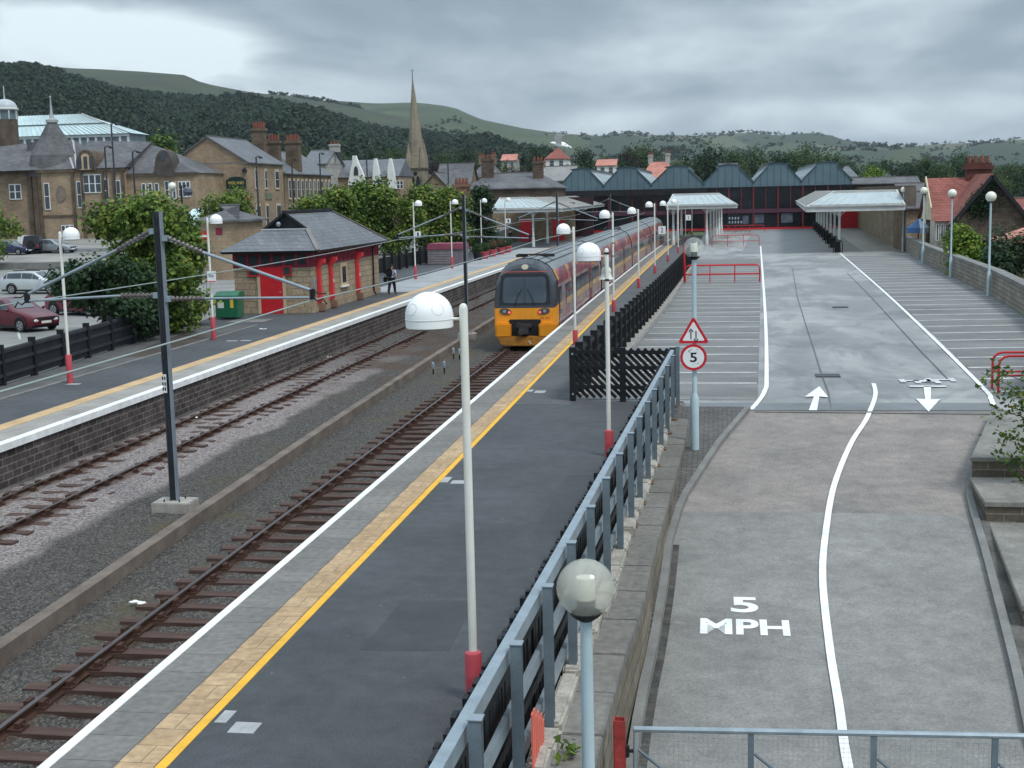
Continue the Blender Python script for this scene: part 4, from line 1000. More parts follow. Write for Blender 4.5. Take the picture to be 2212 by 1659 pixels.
# ---- gate at the foot of the ramp
gy = 13.0; gl = atY(1370,1575,gy); gr = atY(2212,1590,gy); gt = thing('mesh_gate', 'grey steel gate with wire mesh and diagonal braces across the foot of the ramp', 'gate', (gl[0], gy, zr(gy)))
x0, z0, x1, z1 = gl[0], gl[2], gr[0]+.9, gl[2]+(gr[2]-gl[2])*1.2; zb = zr(gy)+.12
MB().tube([(x0,gy,zb),(x0,gy,z0),(x1,gy,z1),(x1,gy,zb),(x0,gy,zb)], .032, 8).build('gate_frame', m_galv, gt, True)
sp = atY(1888,1590,gy)[0]-atY(1622,1590,gy)[0]; xs = [x0]+[atY(p_,1590,gy)[0] for p_ in (1622,1888,2150)]+[x1]
mb = MB(); md = MB()
for i, x in enumerate(xs[1:-1]): MB().box(x-.03, gy-.02, zb, x+.03, gy+.02, z0+(z1-z0)*(x-x0)/(x1-x0)).build('upright', m_galv_d, gt)
for a, b in zip(xs[:-1], xs[1:]): MB().tube([(a+.04, gy, z0-.22), (b-.04, gy, zb+.15)], .017, 6).build('brace', m_galv_d, gt)
mb = MB(); x = x0+.05
while x < x1: mb.box(x-.0009, gy+.03, zb, x+.0009, gy+.032, z0-.02); x += .05
z = zb+.05
while z < z0: mb.box(x0, gy+.033, z-.0009, x1, gy+.035, z+.0009); z += .05
mb.build('wire_mesh', m_galv, gt)
pz = atY(1338,1553,gy); pt = thing('red_gate_post', 'rusty red hollow square post against the retaining wall, holding the gate', 'post', (pz[0], gy, zr(gy)))
mb = MB(); w = .055; zt = pz[2]
for a in (-1, 1): mb.box(pz[0]+a*w-.006, gy-w, zr(gy)-.1, pz[0]+a*w+.006, gy+w, zt); mb.box(pz[0]-w+.006, gy+a*w-.006, zr(gy)-.1, pz[0]+w-.006, gy+a*w+.006, zt)
mb.build('post', mat('rusty_red_paint', (.36,.05,.045), .7, .4, 5, .2, 25), pt)
mb = MB(); mb.cyl((pz[0]+.05, gy, zt-.34), (x0, gy, zt-.34), .02, n=8); mb.cyl((pz[0]+.07, gy-.01, zt-.40), (pz[0]+.07, gy-.01, zt-.28), .03, n=8); mb.build('hinge', m_dark, pt)
# ---- little trackside posts and litter
for i, (px, py) in enumerate(((936,808),(960,806),(980,775),(993,777))):
    q = at(px, py, -1.05); t = thing('marker_post', ['left of two','right of two','left of the two farther','farthest'][i]+' pale capped marker posts beside the low track wall', 'marker post', q, 0, 'trackside marker posts')
    MB().cyl(q, (q[0],q[1],q[2]+.22), .03, n=8).build('post', m_dark, t); MB().lathe((q[0],q[1],q[2]+.2), [(.055,0),(.06,.03),(.06,.2),(.04,.25),(.003,.26)], 12).build('cap', m_galv, t, True)
for i, (px, py, z, lb) in enumerate(((418,904,-1.0,'crumpled white litter beside the rail of the left track'),(300,1305,-1.05,'white scrap of paper on the ballast left of the right track'),(715,772,-1.0,'white scrap of litter far along the left track'),(568,712,0.0,'white paper scraps on the ground before the red door'))):
    q = at(px, py, z); r = random.Random(i); mb = MB()
    for k in range(5): mb.ball((q[0]+r.uniform(-.12,.12), q[1]+r.uniform(-.08,.08), z+.03), (r.uniform(.03,.07), r.uniform(.03,.06), r.uniform(.015,.03)), 7, 5)
    tag(mb.build('litter', m_whitew), lb, 'litter')
# ---- stepped planters on the right of the ramp
def planter(label, fl, bl, ztop):
    """front-left and back-left corners (x, y); the bed runs off to the right"""
    t = thing('stone_planter', label, 'planter', (fl[0], fl[1], zr(fl[1])), 0, 'stepped stone planters'); c = .04
    MB().prism([fl, (fl[0]+4.5, fl[1]), (bl[0]+4.6, bl[1]), bl], -2.8, ztop-.09).build('planter_wall', m_pwall, t)
    MB().prism([(fl[0]-c, fl[1]-c), (fl[0]+4.6, fl[1]-c), (bl[0]+4.6, bl[1]-.003), (bl[0]-c, bl[1]-.003)], ztop-.09, ztop).build('coping', mat('grey_coping_slab', (.20,.193,.172), .9, .25, 1.3, .2, 18, .3, 40, mid=.2), t, bevel=.012)
m_pwall = brick('planter_stone', (.12,.10,.075), (.17,.145,.105), (.24,.22,.18), bw=.62, rh=.21, ms=.014, stain=.4)
def hxy(px, py, Y): return (atY(px, py, Y)[0], Y)
planter('topmost stone planter step, flat slabs level with the car park', hxy(2100,987,26.6), hxy(2147,890,32.4), .205)
planter('second stone planter step down, below the topmost one', hxy(2131,1083,24.4), hxy(2097,1029,26.55), -.18)
planter('third stone planter step down at the right edge', hxy(2212,1300,19.4), hxy(2140,1126,24.35), -.54)
planter('lowest stone planter step in the bottom right corner', hxy(2290,1560,14.5), hxy(2222,1330,19.35), -.92)
mb = MB()
for a, b in zip(RY[:-1], RY[1:]):
    if b < 28.5: mb.prism([(interp(KR, a)+kw, a), (interp(KR, a)+.75, a), (interp(KR, b)+.75, b), (interp(KR, b)+kw, b)], (lambda x, y: zr(y)-.3), (lambda x, y: zr(y)+.07))
struct(mb, 'pavement', mat('dirty_verge', (.11,.105,.095), .95, .4, 1.6, .3, 14, .5, 30))
# ---- low stone wall right of the car park
wl = thing('low_stone_wall', 'low coursed stone wall with a flat coping along the right side of the car park', 'wall', (14, 80, 0))
mb = MB(); mc = MB(); ys = [35,45,56.7,68.8,83.2,98.7,118]
for a, b in zip(ys[:-1], ys[1:]):
    mb.prism([(wallx(a)+.1, a), (wallx(a)+.5, a), (wallx(b)+.5, b), (wallx(b)+.1, b)], -4.2, 1.12)
    mc.prism([(wallx(a)+.05, a), (wallx(a)+.56, a), (wallx(b)+.56, b), (wallx(b)+.05, b)], 1.12, 1.30)
mb.build('wall_face', brick('yard_wall_stone', (.24,.22,.18), (.32,.295,.24), (.12,.11,.09), bw=.9, rh=.22, ms=.02, stain=.35), wl); mc.build('coping', m_kerb, wl)
# ================================================================== the train
XT = -8.1; ZR = -.92; YF = 55.5
tr = thing('passenger_train', 'maroon and grey electric train with a yellow front, standing at the near platform', 'train', (XT, YF, ZR))
def livery():
    """dark red waist and cantrail with orange and gold blocks, grey window band, pale sill, all in the train's own coordinates"""
    m = bpy.data.materials.new('train_livery'); m.use_nodes = True; N = m.node_tree.nodes; L = m.node_tree.links; b = N['Principled BSDF']
    b.inputs['Roughness'].default_value = .35; b.inputs['Coat Weight'].default_value = .2
    tc = N.new('ShaderNodeTexCoord'); sp = N.new('ShaderNodeSeparateXYZ'); L.new(tc.outputs['Object'], sp.inputs[0])
    Z = sp.outputs[2]
    def band(a, b_, s=.01):
        n = N.new('ShaderNodeMapRange'); n.inputs[1].default_value = a-s; n.inputs[2].default_value = a+s; L.new(Z, n.inputs[0])
        n2 = N.new('ShaderNodeMapRange'); n2.inputs[1].default_value = b_+s; n2.inputs[2].default_value = b_-s; L.new(Z, n2.inputs[0])
        k = N.new('ShaderNodeMath'); k.operation = 'MULTIPLY'; L.new(n.outputs[0], k.inputs[0]); L.new(n2.outputs[0], k.inputs[1]); return k.outputs[0]
    def blocks(sy, sz, stops, seed):
        mp = N.new('ShaderNodeMapping'); mp.inputs['Scale'].default_value = (0, sy, sz); mp.inputs['Location'].default_value = (seed, seed, seed); L.new(tc.outputs['Object'], mp.inputs[0])
        w = N.new('ShaderNodeTexVoronoi'); w.distance = 'CHEBYCHEV'; w.inputs['Scale'].default_value = 1; L.new(mp.outputs[0], w.inputs['Vector'])
        s = N.new('ShaderNodeSeparateXYZ'); L.new(w.outputs['Color'], s.inputs[0]); r = N.new('ShaderNodeValToRGB'); r.color_ramp.interpolation = 'CONSTANT'; e = r.color_ramp.elements
        for i, (p, c) in enumerate(stops):
            q = e[i] if i < 2 else e.new(p); q.position = p; q.color = (*c, 1)
        L.new(s.outputs[0], r.inputs[0]); return r.outputs[0]
    top = blocks(1.1, 2.2, [(0, (.15,.016,.035)), (.90, (.60,.27,.03)), (.36, (.27,.022,.045)), (.60, (.40,.075,.03)), (.76, (.15,.035,.065))], 1.3)
    low = blocks(1.6, 3.2, [(0, (.24,.19,.22)), (.90, (.55,.28,.06)), (.40, (.27,.21,.23)), (.58, (.27,.09,.12)), (.76, (.44,.26,.13))], 4.7)
    def mix(f, a, c):
        n = N.new('ShaderNodeMix'); n.data_type = 'RGBA'; L.new(f, n.inputs[0])
        if isinstance(a, tuple): n.inputs[6].default_value = (*a, 1)
        else: L.new(a, n.inputs[6])
        if isinstance(c, tuple): n.inputs[7].default_value = (*c, 1)
        else: L.new(c, n.inputs[7])
        return n.outputs[2]
    c = mix(band(2.62, 3.3), low, top); c = mix(band(.2, .72), c, (.17,.165,.17)); c = mix(band(1.02, 1.2), c, blocks(.9, .5, [(0, (.22,.05,.07)), (.86, (.45,.25,.05)), (.5, (.17,.14,.17))], 9.1))
    n = N.new('ShaderNodeTexNoise'); n.inputs['Scale'].default_value = 3; n.inputs['Detail'].default_value = 6; L.new(tc.outputs['Object'], n.inputs['Vector'])
    mr = N.new('ShaderNodeMapRange'); mr.inputs[3].default_value = .75; mr.inputs[4].default_value = 1.2; L.new(n.outputs['Fac'], mr.inputs[0])
    vs_ = N.new('ShaderNodeVectorMath'); vs_.operation = 'SCALE'; L.new(c, vs_.inputs[0]); L.new(mr.outputs[0], vs_.inputs['Scale']); L.new(vs_.outputs[0], b.inputs['Base Color']); return m
m_liv = livery()
m_roof = mat('train_roof_grey', (.19,.21,.22), .55, .2, .8, .15, 14, stretch=(1,.3,1)); m_cabgrey = mat('cab_dark_grey', (.036,.042,.052), .35, .15, 1, .05, 10, coat=.3)
m_tyel = mat('train_front_yellow', (.74,.28,.010), .4, .1, 1.2, .06, 10, coat=.2); m_twin = glass('train_window_glass', (.035,.042,.055), .06); m_under = mat('underframe_black', (.022,.02,.02), .8, .4, 2, .3, 20)
m_tdoor = mat('train_door_maroon', (.15,.018,.04), .4, .15, 2, .05, 10); m_screen = glass('windscreen_glass', (.045,.065,.085), .06, .6)
SIDE = [(-1.18,.28),(-1.33,.62),(-1.36,1.1),(-1.36,1.83),(-1.35,2.2),(-1.28,2.85),(-1.10,3.25)]
ROOFP = [(-1.10,3.25),(-.92,3.46),(-.62,3.64),(-.3,3.74),(0,3.77)]
sec = SIDE+ROOFP[1:]; sec = sec+[(-x, z) for x, z in sec[-2::-1]]
def cx_(y): return XT+bend(y)
def loft(mb, stations, profile, mi=0, caps=False):
    n = len(profile(stations[0])); vs = []
    for y in stations: vs += [(cx_(y)+x, y, ZR+z) for x, z in profile(y)]
    fs = [(i*n+k, i*n+k+1, (i+1)*n+k+1, (i+1)*n+k) for i in range(len(stations)-1) for k in range(n-1)]
    if caps: fs += [tuple(range(n)), tuple(range((len(stations)-1)*n, len(stations)*n))]
    mb.add(vs, fs, mi)
def sidequad(mb, y0, y1, z0, z1, sgn, off=.012, mi=0):
    def X(z):
        for (xa, za), (xb, zb) in zip(SIDE[:-1], SIDE[1:]):
            if za <= z <= zb: return -(xa+(xb-xa)*(z-za)/(zb-za))
        return 1.1
    vs = []; zs = [z0]+[z for _, z in SIDE if z0 < z < z1]+[z1]
    for y in (y0, y1):
        for z in zs: vs.append((cx_(y)+sgn*(X(z)+off), y, ZR+z))
    n = len(zs); mb.add(vs, [(k, k+1, n+k+1, n+k) for k in range(n-1)], mi)
cars = [(56.5,76.2),(77.0,101.6),(102.4,126.6),(127.4,149.3)]
for ci, (a, b) in enumerate(cars):
    st = list(np.linspace(a, b, 12)); mb = MB(); half = sec
    loft(mb, st, lambda y: SIDE, 0); loft(mb, st, lambda y: [(-x, z) for x, z in SIDE], 0)
    mb.add([(cx_(y)+x, y, ZR+z) for y in (b,) for x, z in sec], [tuple(range(len(sec)))], 1)
    if ci: mb.add([(cx_(y)+x, y, ZR+z) for y in (a,) for x, z in sec], [tuple(range(len(sec)))], 1)
    car = mb.build('carriage', [m_liv, m_cabgrey], tr, True)
    mb = MB(); rp = [(-1.10,3.25)]+ROOFP[1:]; rp = rp+[(-x, z) for x, z in rp[-2::-1]]; loft(mb, st, lambda y: rp, 0)
    for xo in (-.8,-.48,-.16,.16,.48,.8):
        z = 3.775-.34*(xo/1.0)**2; loft(mb, st, lambda y: [(xo-.025, z-.05), (xo-.025, z+.01), (xo+.025, z+.01), (xo+.025, z-.05)], 1)
    mb.build('roof', [m_roof, mat('roof_rib_dark', (.07,.08,.088), .5, .2, 1, 0)], car, True)
    Ln = b-a; dpos = [a+Ln*.30, a+Ln*.70]
    for sgn in (-1, 1):
        for d in dpos:
            dd = MB(); sidequad(dd, d-.68, d+.68, .35, 2.62, sgn, .014); sidequad(dd, d-.56, d-.12, 1.45, 2.4, sgn, .022, 1); sidequad(dd, d+.12, d+.56, 1.45, 2.4, sgn, .022, 1); dd.build('door', [m_tdoor, m_twin], car)
        segs = [(a+.9+(1.6 if ci == 0 else 0), dpos[0]-.85), (dpos[0]+.85, dpos[1]-.85), (dpos[1]+.85, b-.8)]
        for s0, s1 in segs:
            nw = max(1, int((s1-s0)/1.75))
            wins = MB()
            for k in range(nw): w0 = s0+(s1-s0)*k/nw+.05; sidequad(wins, w0, w0+(s1-s0)/nw-.1, 1.55, 2.48, sgn, .013)
            wins.build('window', m_twin, car)
    for yb in (a+3.2, b-3.2):
        mb = MB()
        for q in (-1.15, 1.15):
            for sgn in (-1, 1): mb.cyl((cx_(yb)+sgn*.68, yb+q, ZR+.42), (cx_(yb)+sgn*.80, yb+q, ZR+.42), .42, n=18)
        for sgn in (-1, 1): mb.box(cx_(yb)+sgn*.98-.08, yb-1.7, ZR+.35, cx_(yb)+sgn*.98+.08, yb+1.7, ZR+.6)
        mb.build('bogie', m_under, car)
    mb = MB(); r = random.Random(ci); y = a+5.6
    while y < b-5.8:
        L_ = r.uniform(1.0, 2.6); mb.box(cx_(y)-1.18, y, ZR+.14+r.uniform(0,.15), cx_(y)+1.18, min(y+L_, b-5.4), ZR+.62); y += L_+r.uniform(.15,.5)
    mb.build('equipment_boxes', m_under, car)
    if ci < 3:
        st2 = list(np.linspace(b, b+.8, 3)); mb = MB(); loft(mb, st2, lambda y: [(x*.86, .45+z*.86) for x, z in sec], 0); mb.build('gangway', m_under, tr)
mb = MB()                              # low pantograph well on the second coach
for y0, y1 in ((98.6,101.2),):
    for xo in (-.55, .55): mb.tube([(cx_(y0)+xo, y0, ZR+3.80), (cx_((y0+y1)/2)+xo*.6, (y0+y1)/2, ZR+4.02), (cx_(y1)+xo, y1, ZR+3.85)], .035, 6)
    for q in (0, 1): mb.tube([(cx_(y0)-.75, y0+q*.5, ZR+3.84), (cx_(y0)+.75, y0+q*.5, ZR+3.84)], .035, 6)
mb.build('folded_pantograph', m_under, tr)
mb = MB()
for y0 in (59.0,): 
    for xo in (-.6,.1,.6): mb.obox((cx_(y0)+xo, y0, ZR+3.70), (.5,.34,.12), .3)
    mb.tube([(cx_(y0)-.75, y0-.2, ZR+3.83), (cx_(y0)+.85, y0+.1, ZR+3.80)], .03, 6)
mb.build('roof_aerials', m_under, tr)
# cab: rings from the sloping nose back to the first coach
def ring(y, wx, z0, ztop, rr):
    pts = []
    for x, z in sec:
        f = (z-.28)/(3.77-.28); pts.append((XT+x*wx, y+rr*max(0, f-.22)**1.6, ZR+z0+(ztop-z0)*f))
    return pts
n = len(sec); R0 = [ring(55.50,.93,.32,3.42,.62), ring(55.62,.975,.29,3.56,.70), ring(55.95,1.0,.28,3.70,.62), ring(56.55,1.0,.28,3.77,.0)]
mb = MB(); vs = sum(R0, [])
kz = [z for x, z in sec]
for i in range(3):
    for k in range(n-1):
        o = len(mb.v); mb.add([R0[i][k], R0[i][k+1], R0[i+1][k+1], R0[i+1][k]], [(0,1,2,3)], 1 if max(kz[k], kz[k+1]) <= 1.83 else 0)
# front face split at the waist: yellow below, dark grey above
fr0 = R0[0]; yel = [p for p in fr0 if p[2] < ZR+1.40]; 
left = [fr0[k] for k in range(n//2+1)]; right = [fr0[n-1-k] for k in range(n//2+1)]
for k in range(n//2):
    mb.add([left[k], right[k], right[k+1], left[k+1]], [(0,1,2,3)], 1 if kz[k+1] <= 1.83 else 0)
cab = mb.build('cab', [m_cabgrey, m_tyel], tr, True)
def fy(z): return 55.50+.62*max(0, (z-.32)/(3.42-.32)-.22)**1.6
def front(mb, pts, off=.02, th=.03, mi=0): mb.ext([(XT+x, fy(z)-off, ZR+z) for x, z in pts], (0, th, 0), mi)
mb = MB(); rr = [(-.92,1.98),(-.94,2.2),(-.90,2.88),(-.82,3.0),(.82,3.0),(.90,2.88),(.94,2.2),(.92,1.98),(.84,1.91),(-.84,1.91)]
mb.add([(XT+x, fy(z)-.035, ZR+z) for x, z in rr], [(0,1,6,7),(1,2,5,6),(2,3,4,5),(0,7,8,9)]); mb.build('windscreen', m_screen, cab)
mb = MB(); fo = [(-1.08,1.84),(-1.09,2.2),(-1.02,3.04),(-.9,3.14),(.9,3.14),(1.02,3.04),(1.09,2.2),(1.08,1.84)]
mb.add([(XT+x, fy(z)-.018, ZR+z) for x, z in fo], [(0,1,6,7),(1,2,5,6),(2,3,4,5)]); mb.build('windscreen_surround', mat('gloss_black_surround', (.018,.02,.026), .15, .1, 1, 0), cab)
mb = MB(); mb.bar((XT+.03, fy(1.95)-.06, ZR+1.95), (XT+.0, fy(2.95)-.06, ZR+2.95), .05, .02); mb.build('windscreen_pillar', m_cabgrey, cab)
for sx in (-1, 1):
    mb = MB(); mb.tube([(XT+sx*.42, fy(1.80)-.07, ZR+1.80), (XT+sx*.30, fy(2.2)-.07, ZR+2.2), (XT+sx*.12, fy(2.5)-.07, ZR+2.5)], .014, 6); mb.build('wiper', m_ink, cab)
    mb = MB(); c = [(sx*.82+.26*math.cos(t), 1.56+.13*math.sin(t)) for t in np.linspace(0, 2*math.pi, 20, endpoint=False)]
    front(mb, [(x, z+ (-.10*(abs(x)-.82))*-1) for x, z in c], .03, .04); hl = mb.build('headlight', glass('headlight_glass', (.03,.03,.035), .1), cab)
    mb = MB(); mb.cyl((XT+sx*.86, fy(1.56)-.045, ZR+1.57), (XT+sx*.86, fy(1.56)-.03, ZR+1.57), .07, n=12); mb.build('lens', mat('lamp_lens', (.30,.32,.30), .2, .1, 2, 0), hl)
    tl = bpy.data.materials.get('red_tail_light')
    if not tl:
        tl = bpy.data.materials.new('red_tail_light'); tl.use_nodes = True; tb = tl.node_tree.nodes['Principled BSDF']; tb.inputs['Base Color'].default_value = (.5,.02,.02,1); tb.inputs['Emission Color'].default_value = (1,.08,.05,1); tb.inputs['Emission Strength'].default_value = 2.0
    mb = MB(); mb.cyl((XT+sx*.655, fy(1.52)-.055, ZR+1.52), (XT+sx*.655, fy(1.52)-.03, ZR+1.52), .045, n=12); mb.build('tail_light', tl, hl)
    mb = MB(); mb.box(XT+sx*.93-.30, 55.12, ZR+.47, XT+sx*.93+.36, 55.6, ZR+1.10); mb.build('bumper', m_tyel, cab, bevel=.07)
mb = MB(); P = [(-.66,.56),(-.72,.8),(-.70,1.15),(-.63,1.22),(.63,1.22),(.70,1.15),(.72,.8),(.66,.56),(.56,.50),(-.56,.50)]; front(mb, P, .03, .05); cr_ = mb.build('coupler_recess', m_dark, cab)
mb = MB(); mb.box(XT-.32, 55.1, ZR+.90, XT+.32, 55.46, ZR+1.04); mb.box(XT-.20, 55.02, ZR+.62, XT+.20, 55.46, ZR+.90); mb.cyl((XT-.1, 54.95, ZR+.72), (XT-.1, 55.2, ZR+.72), .13, n=14); mb.box(XT-.28,55.08,ZR+1.03,XT-.12,55.3,ZR+1.09); mb.build('coupler', mat('coupler_iron', (.045,.04,.04), .6, .3, 5, .2, 20), cr_, bevel=.015)
mb = MB(); mb.tube([(XT+.22, 55.0, ZR+.36), (XT+.36, 54.85, ZR+.22)], .028, 6); mb.build('brake_hose', m_concrete, cr_)
mb = MB()
for i, x in enumerate(np.linspace(-.98,.98,11)): pass
pl = [(-1.0,.30),(-.62,.08),(.62,.08),(1.0,.30)]; mb.ext([(XT+x, 55.12+.0, ZR+z) for x, z in [(-1.16,.52),(-1.0,.20),(-.8,.12),(.8,.12),(1.0,.20),(1.16,.52)]], (0,.5,0)); mb.build('snowplough', mat('dirty_yellow', (.36,.15,.02), .7, .35, 2, .3, 12), cab, bevel=.03)
mb = MB(); front(mb, [(.15*math.cos(t), 3.42+.11*math.sin(t)) for t in np.linspace(0, 2*math.pi, 20, endpoint=False)], .03, .03); mb.build('top_headlight', mat('top_lamp_lens', (.55,.50,.38), .2, .1, 2, 0), cab)
mb = MB(); mb.add([(XT+x, fy(z)-.03, ZR+z) for x, z in [(-1.04,3.20),(1.04,3.20),(1.02,3.235),(-1.02,3.235)]], [(0,1,2,3)]); mb.build('red_stripe', mat('train_red_stripe', (.42,.08,.06), .4, .1, 1, 0), cab)
mb = MB(); lettering(mb, '333 010', (XT+.86, fy(1.27)-.03, ZR+1.27), (1,0,0), (0,0,1), .42, .085); mb.build('unit_number', m_ink, cab)
mb = MB(); sidequad(mb, 56.6, 57.5, 1.35, 2.5, 1, .02); sidequad(mb, 56.6, 57.5, 1.35, 2.5, -1, .02); mb.build('cab_side_window', m_twin, cab)
mb = MB(); mb.tube([(XT+1.02, 55.6, ZR+1.5), (XT+1.02, 55.65, ZR+2.8)], .012, 5); mb.build('handrail', m_ink, cab)
# ================================================================== stone buildings of the far platform
def hip_building(): pass
tb = thing('toilet_building', 'sandstone platform building with red doors and frieze under a half hipped slate roof', 'building', (-22, 68, 0))
fx0, fx1, fy0, fy1 = -23.75, -19.75, 63.1, 76.2
mb = MB(); mb.box(fx0, fy0, -.1, fx1, fy1, 2.28); mb.box(fx0-.06, fy0-.06, -.1, fx1+.06, fy1+.06, .32)
wallm = brick('rusticated_sandstone', (.31,.245,.165), (.385,.305,.21), (.19,.145,.10), bw=.62, rh=.30, ms=.018, stain=.22)
mb.build('wall', wallm, tb)
mb = MB(); mb.box(fx0-.03, fy0-.03, 2.28, fx1+.03, fy1+.03, 3.02); fz_ = mb.build('frieze', m_maroon, tb)
mb = MB(); y = fy0+.1
while y < fy1: mb.box(fx1+.03, y, 2.34, fx1+.07, y+.07, 2.98); y += .26
x = fx0+.1
while x < fx1: mb.box(x, fy0-.07, 2.34, x+.06, fy0-.03, 2.98); x += .62
fb_ = mb.build('frieze_batten', mat('dull_red_batten', (.28,.035,.05), .5, .15, 3, 0), fz_)
mb = MB(); x = fx0+.22
while x < fx1-.4: mb.box(x, fy0-.06, 2.42, x+.40, fy0-.031, 2.90); x += .62
mb.build('frieze_window', m_pane, fz_)
# roof: hip with a gablet at the near end, swept eaves
e = .52; ze = 3.10; zr_ = 4.92; yr0, yr1 = 66.9, 73.6; xm = (fx0+fx1)/2
A = (fx0-e, fy0-e, ze); B = (fx1+e, fy0-e, ze); C = (fx1+e, fy1+e, ze); D = (fx0-e, fy1+e, ze)
gz = 4.08; tt = (gz-ze)/(zr_-ze); gy_ = 65.3
G1 = (A[0]+(xm-A[0])*tt, gy_, gz); G2 = (B[0]+(xm-B[0])*tt, gy_, gz); P1 = (xm, gy_, zr_); P2 = (xm, yr1, zr_)
mb = MB(); mb.add([A,B,C,D,G1,G2,P1,P2], [(0,1,5,4),(1,2,7,6,5),(2,3,7),(3,0,4,6,7)]); rf = mb.build('roof', m_slate, tb)
mb = MB(); mb.add([A,B,C,D,(A[0]+.1,A[1]+.1,ze-.12),(B[0]-.1,B[1]+.1,ze-.12),(C[0]-.1,C[1]-.1,ze-.12),(D[0]+.1,D[1]-.1,ze-.12)], [(0,1,5,4),(1,2,6,5),(2,3,7,6),(3,0,4,7),(4,5,6,7)])
for s in (0,): 
    o = len(mb.v)
mb.v = [(x, y, z-.004) for x, y, z in mb.v]; mb.build('eaves', m_ink, rf)
mb = MB(); mb.poly([(G1[0], gy_+.25, gz), (G2[0], gy_+.25, gz), (xm, gy_+.25, zr_-.06)]); gbl = mb.build('gablet', mat('black_gable_boards', (.03,.032,.038), .7, .3, 3, .2, 20), rf)
mb = MB(); mb.bar((G1[0]-.05, gy_+.02, gz+.02), (G2[0]+.05, gy_+.02, gz+.02), .22, .06); mb.build('lead_flashing', mat('lead_flashing', (.50,.53,.55), .5, .1, 3, 0), rf)
mb = MB(); mb.bar((xm, gy_-.1, zr_+.05), (xm, yr1+.1, zr_+.05), .22, .14); mb.bar(G1, P1, .10, .12); mb.bar(G2, P1, .10, .12); mb.build('ridge_cap', m_ink, rf)
for u_, w_ in ((B,G2),(C,P2)): MB().bar((u_[0],u_[1],u_[2]+.03), (w_[0],w_[1],w_[2]+.03), .2, .06).build('hip_tile', mat('hip_tile_grey', (.20,.185,.175), .8, .2, 2, .1, 20), rf)
mb = MB(); mb.ball((xm+.0-.35, gy_+.05, gz+.28), .13, 10, 8); mb.build('gable_light', m_galv, gbl)
def wallX(px, py): return atY(px, py, fy0)
dx0 = wallX(565,690)[0]+.06; dx1 = wallX(612,690)[0]+.06
mb = MB(); mb.box(dx0, fy0-.09, 0, dx1, fy0-.065, 2.3); dr = mb.build('door', m_red, tb); mb = MB(); mb.ball((dx1-.12, fy0-.1, 1.05), .035, 8, 6); mb.build('handle', m_galv, dr)
mb = MB()
for a, b in ((dx0-.16, dx0-.01), (dx1+.01, dx1+.16)): mb.box(a, fy0-.08, 0, b, fy0-.02, 2.26)
mb.build('door_jamb', m_ashlar, tb)
for a, b in ((dx0-.62, dx0-.02), (dx1+.02, dx1+.52)):
    mb = MB(); mb.box(a, fy0-.1, 1.86, b, fy0-.062, 2.36); w = mb.build('door_light', m_red, tb); mb = MB(); mb.box(a+.08, fy0-.106, 1.93, b-.08, fy0-.1, 2.3); mb.build('pane', m_pane, w)
# platform side: red buttress posts, recess, window with mirror bright reveal
for k, yy in enumerate((64.0, 66.1, 71.2)):
    mb = MB(); mb.ext([(fx1+.02, yy-.16, .35),(fx1+.22, yy-.16, .55),(fx1+.16, yy-.16, 2.2),(fx1+.42, yy-.16, 2.45),(fx1+.42, yy-.16, 2.62),(fx1+.02, yy-.16, 2.62)], (0,.32,0)); pp = mb.build('buttress_post', mat('bright_red_post', (.62,.04,.05), .45, .1, 2, 0), tb)
    mb = MB(); mb.obox((fx1+.18, yy, 0), (.36,.42,.42)); mb.build('post_base', mat('brown_post_base', (.22,.13,.09), .8, .2, 3, .1, 20), pp, bevel=.05)
    if k: mb = MB(); mb.box(fx1+.24, yy-.17, 1.35, fx1+.30, yy-.165, 1.5); mb.build('notice', m_whitew, pp)
mb = MB(); mb.box(fx1+.01, 68.0, 1.0, fx1+.055, 69.3, 2.2); w = mb.build('window', m_ashlar, tb); mb = MB(); mb.box(fx1+.056, 68.3, 1.15, fx1+.06, 69.0, 2.0); mb.build('pane', m_pane, w)
mb = MB(); mb.box(fx1+.01, 68.0, .92, fx1+.14, 69.3, 1.0); mb.build('sill', m_whitew, w)
mb = MB(); mb.tube([(fx1+.3, 74.6, 3.0), (fx1+.1, 74.6, 2.7), (fx1+.09, 74.6, .3), (fx1+.2, 74.6, .05)], .05, 8); mb.build('drainpipe', m_ink, tb)
mb = MB(); mb.box(fx1+.01, 63.2, 1.1, fx1+.05, 63.6, 1.7); mb.build('notice_board', m_galv, tb)
# green salt bin
q = at(491,690); bn = thing('grit_bin', 'green plastic storage bin with a sloping lid against the toilet building', 'bin', (q[0], q[1], 0)); bx, by = q[0], q[1]+.4
mb = MB(); mb.prism([(bx-.55,by-.45),(bx+.55,by-.45),(bx+.55,by+.45),(bx-.55,by+.45)], .06, 1.02); m_bin = mat('bin_green', (.02,.14,.075), .4, .12, 2, .05, 20); mb.build('bin_body', m_bin, bn, bevel=.04)
mb = MB(); mb.ext([(bx-.60,by-.5,1.0),(bx-.60,by+.5,1.0),(bx-.60,by+.5,1.30),(bx-.60,by-.1,1.30),(bx-.60,by-.5,1.12)], (1.2,0,0)); mb.build('lid', m_bin, bn, bevel=.03)
mb = MB(); mb.box(bx-.42,by-.458,.55,bx-.12,by-.453,.82); mb.build('label_plate', m_whitew, bn); mb = MB(); mb.box(bx+.2,by-.458,.55,bx+.36,by-.453,.95); mb.build('warning_plate', mat('warning_yellow', (.75,.55,.06), .5, .1, 2, 0), bn)
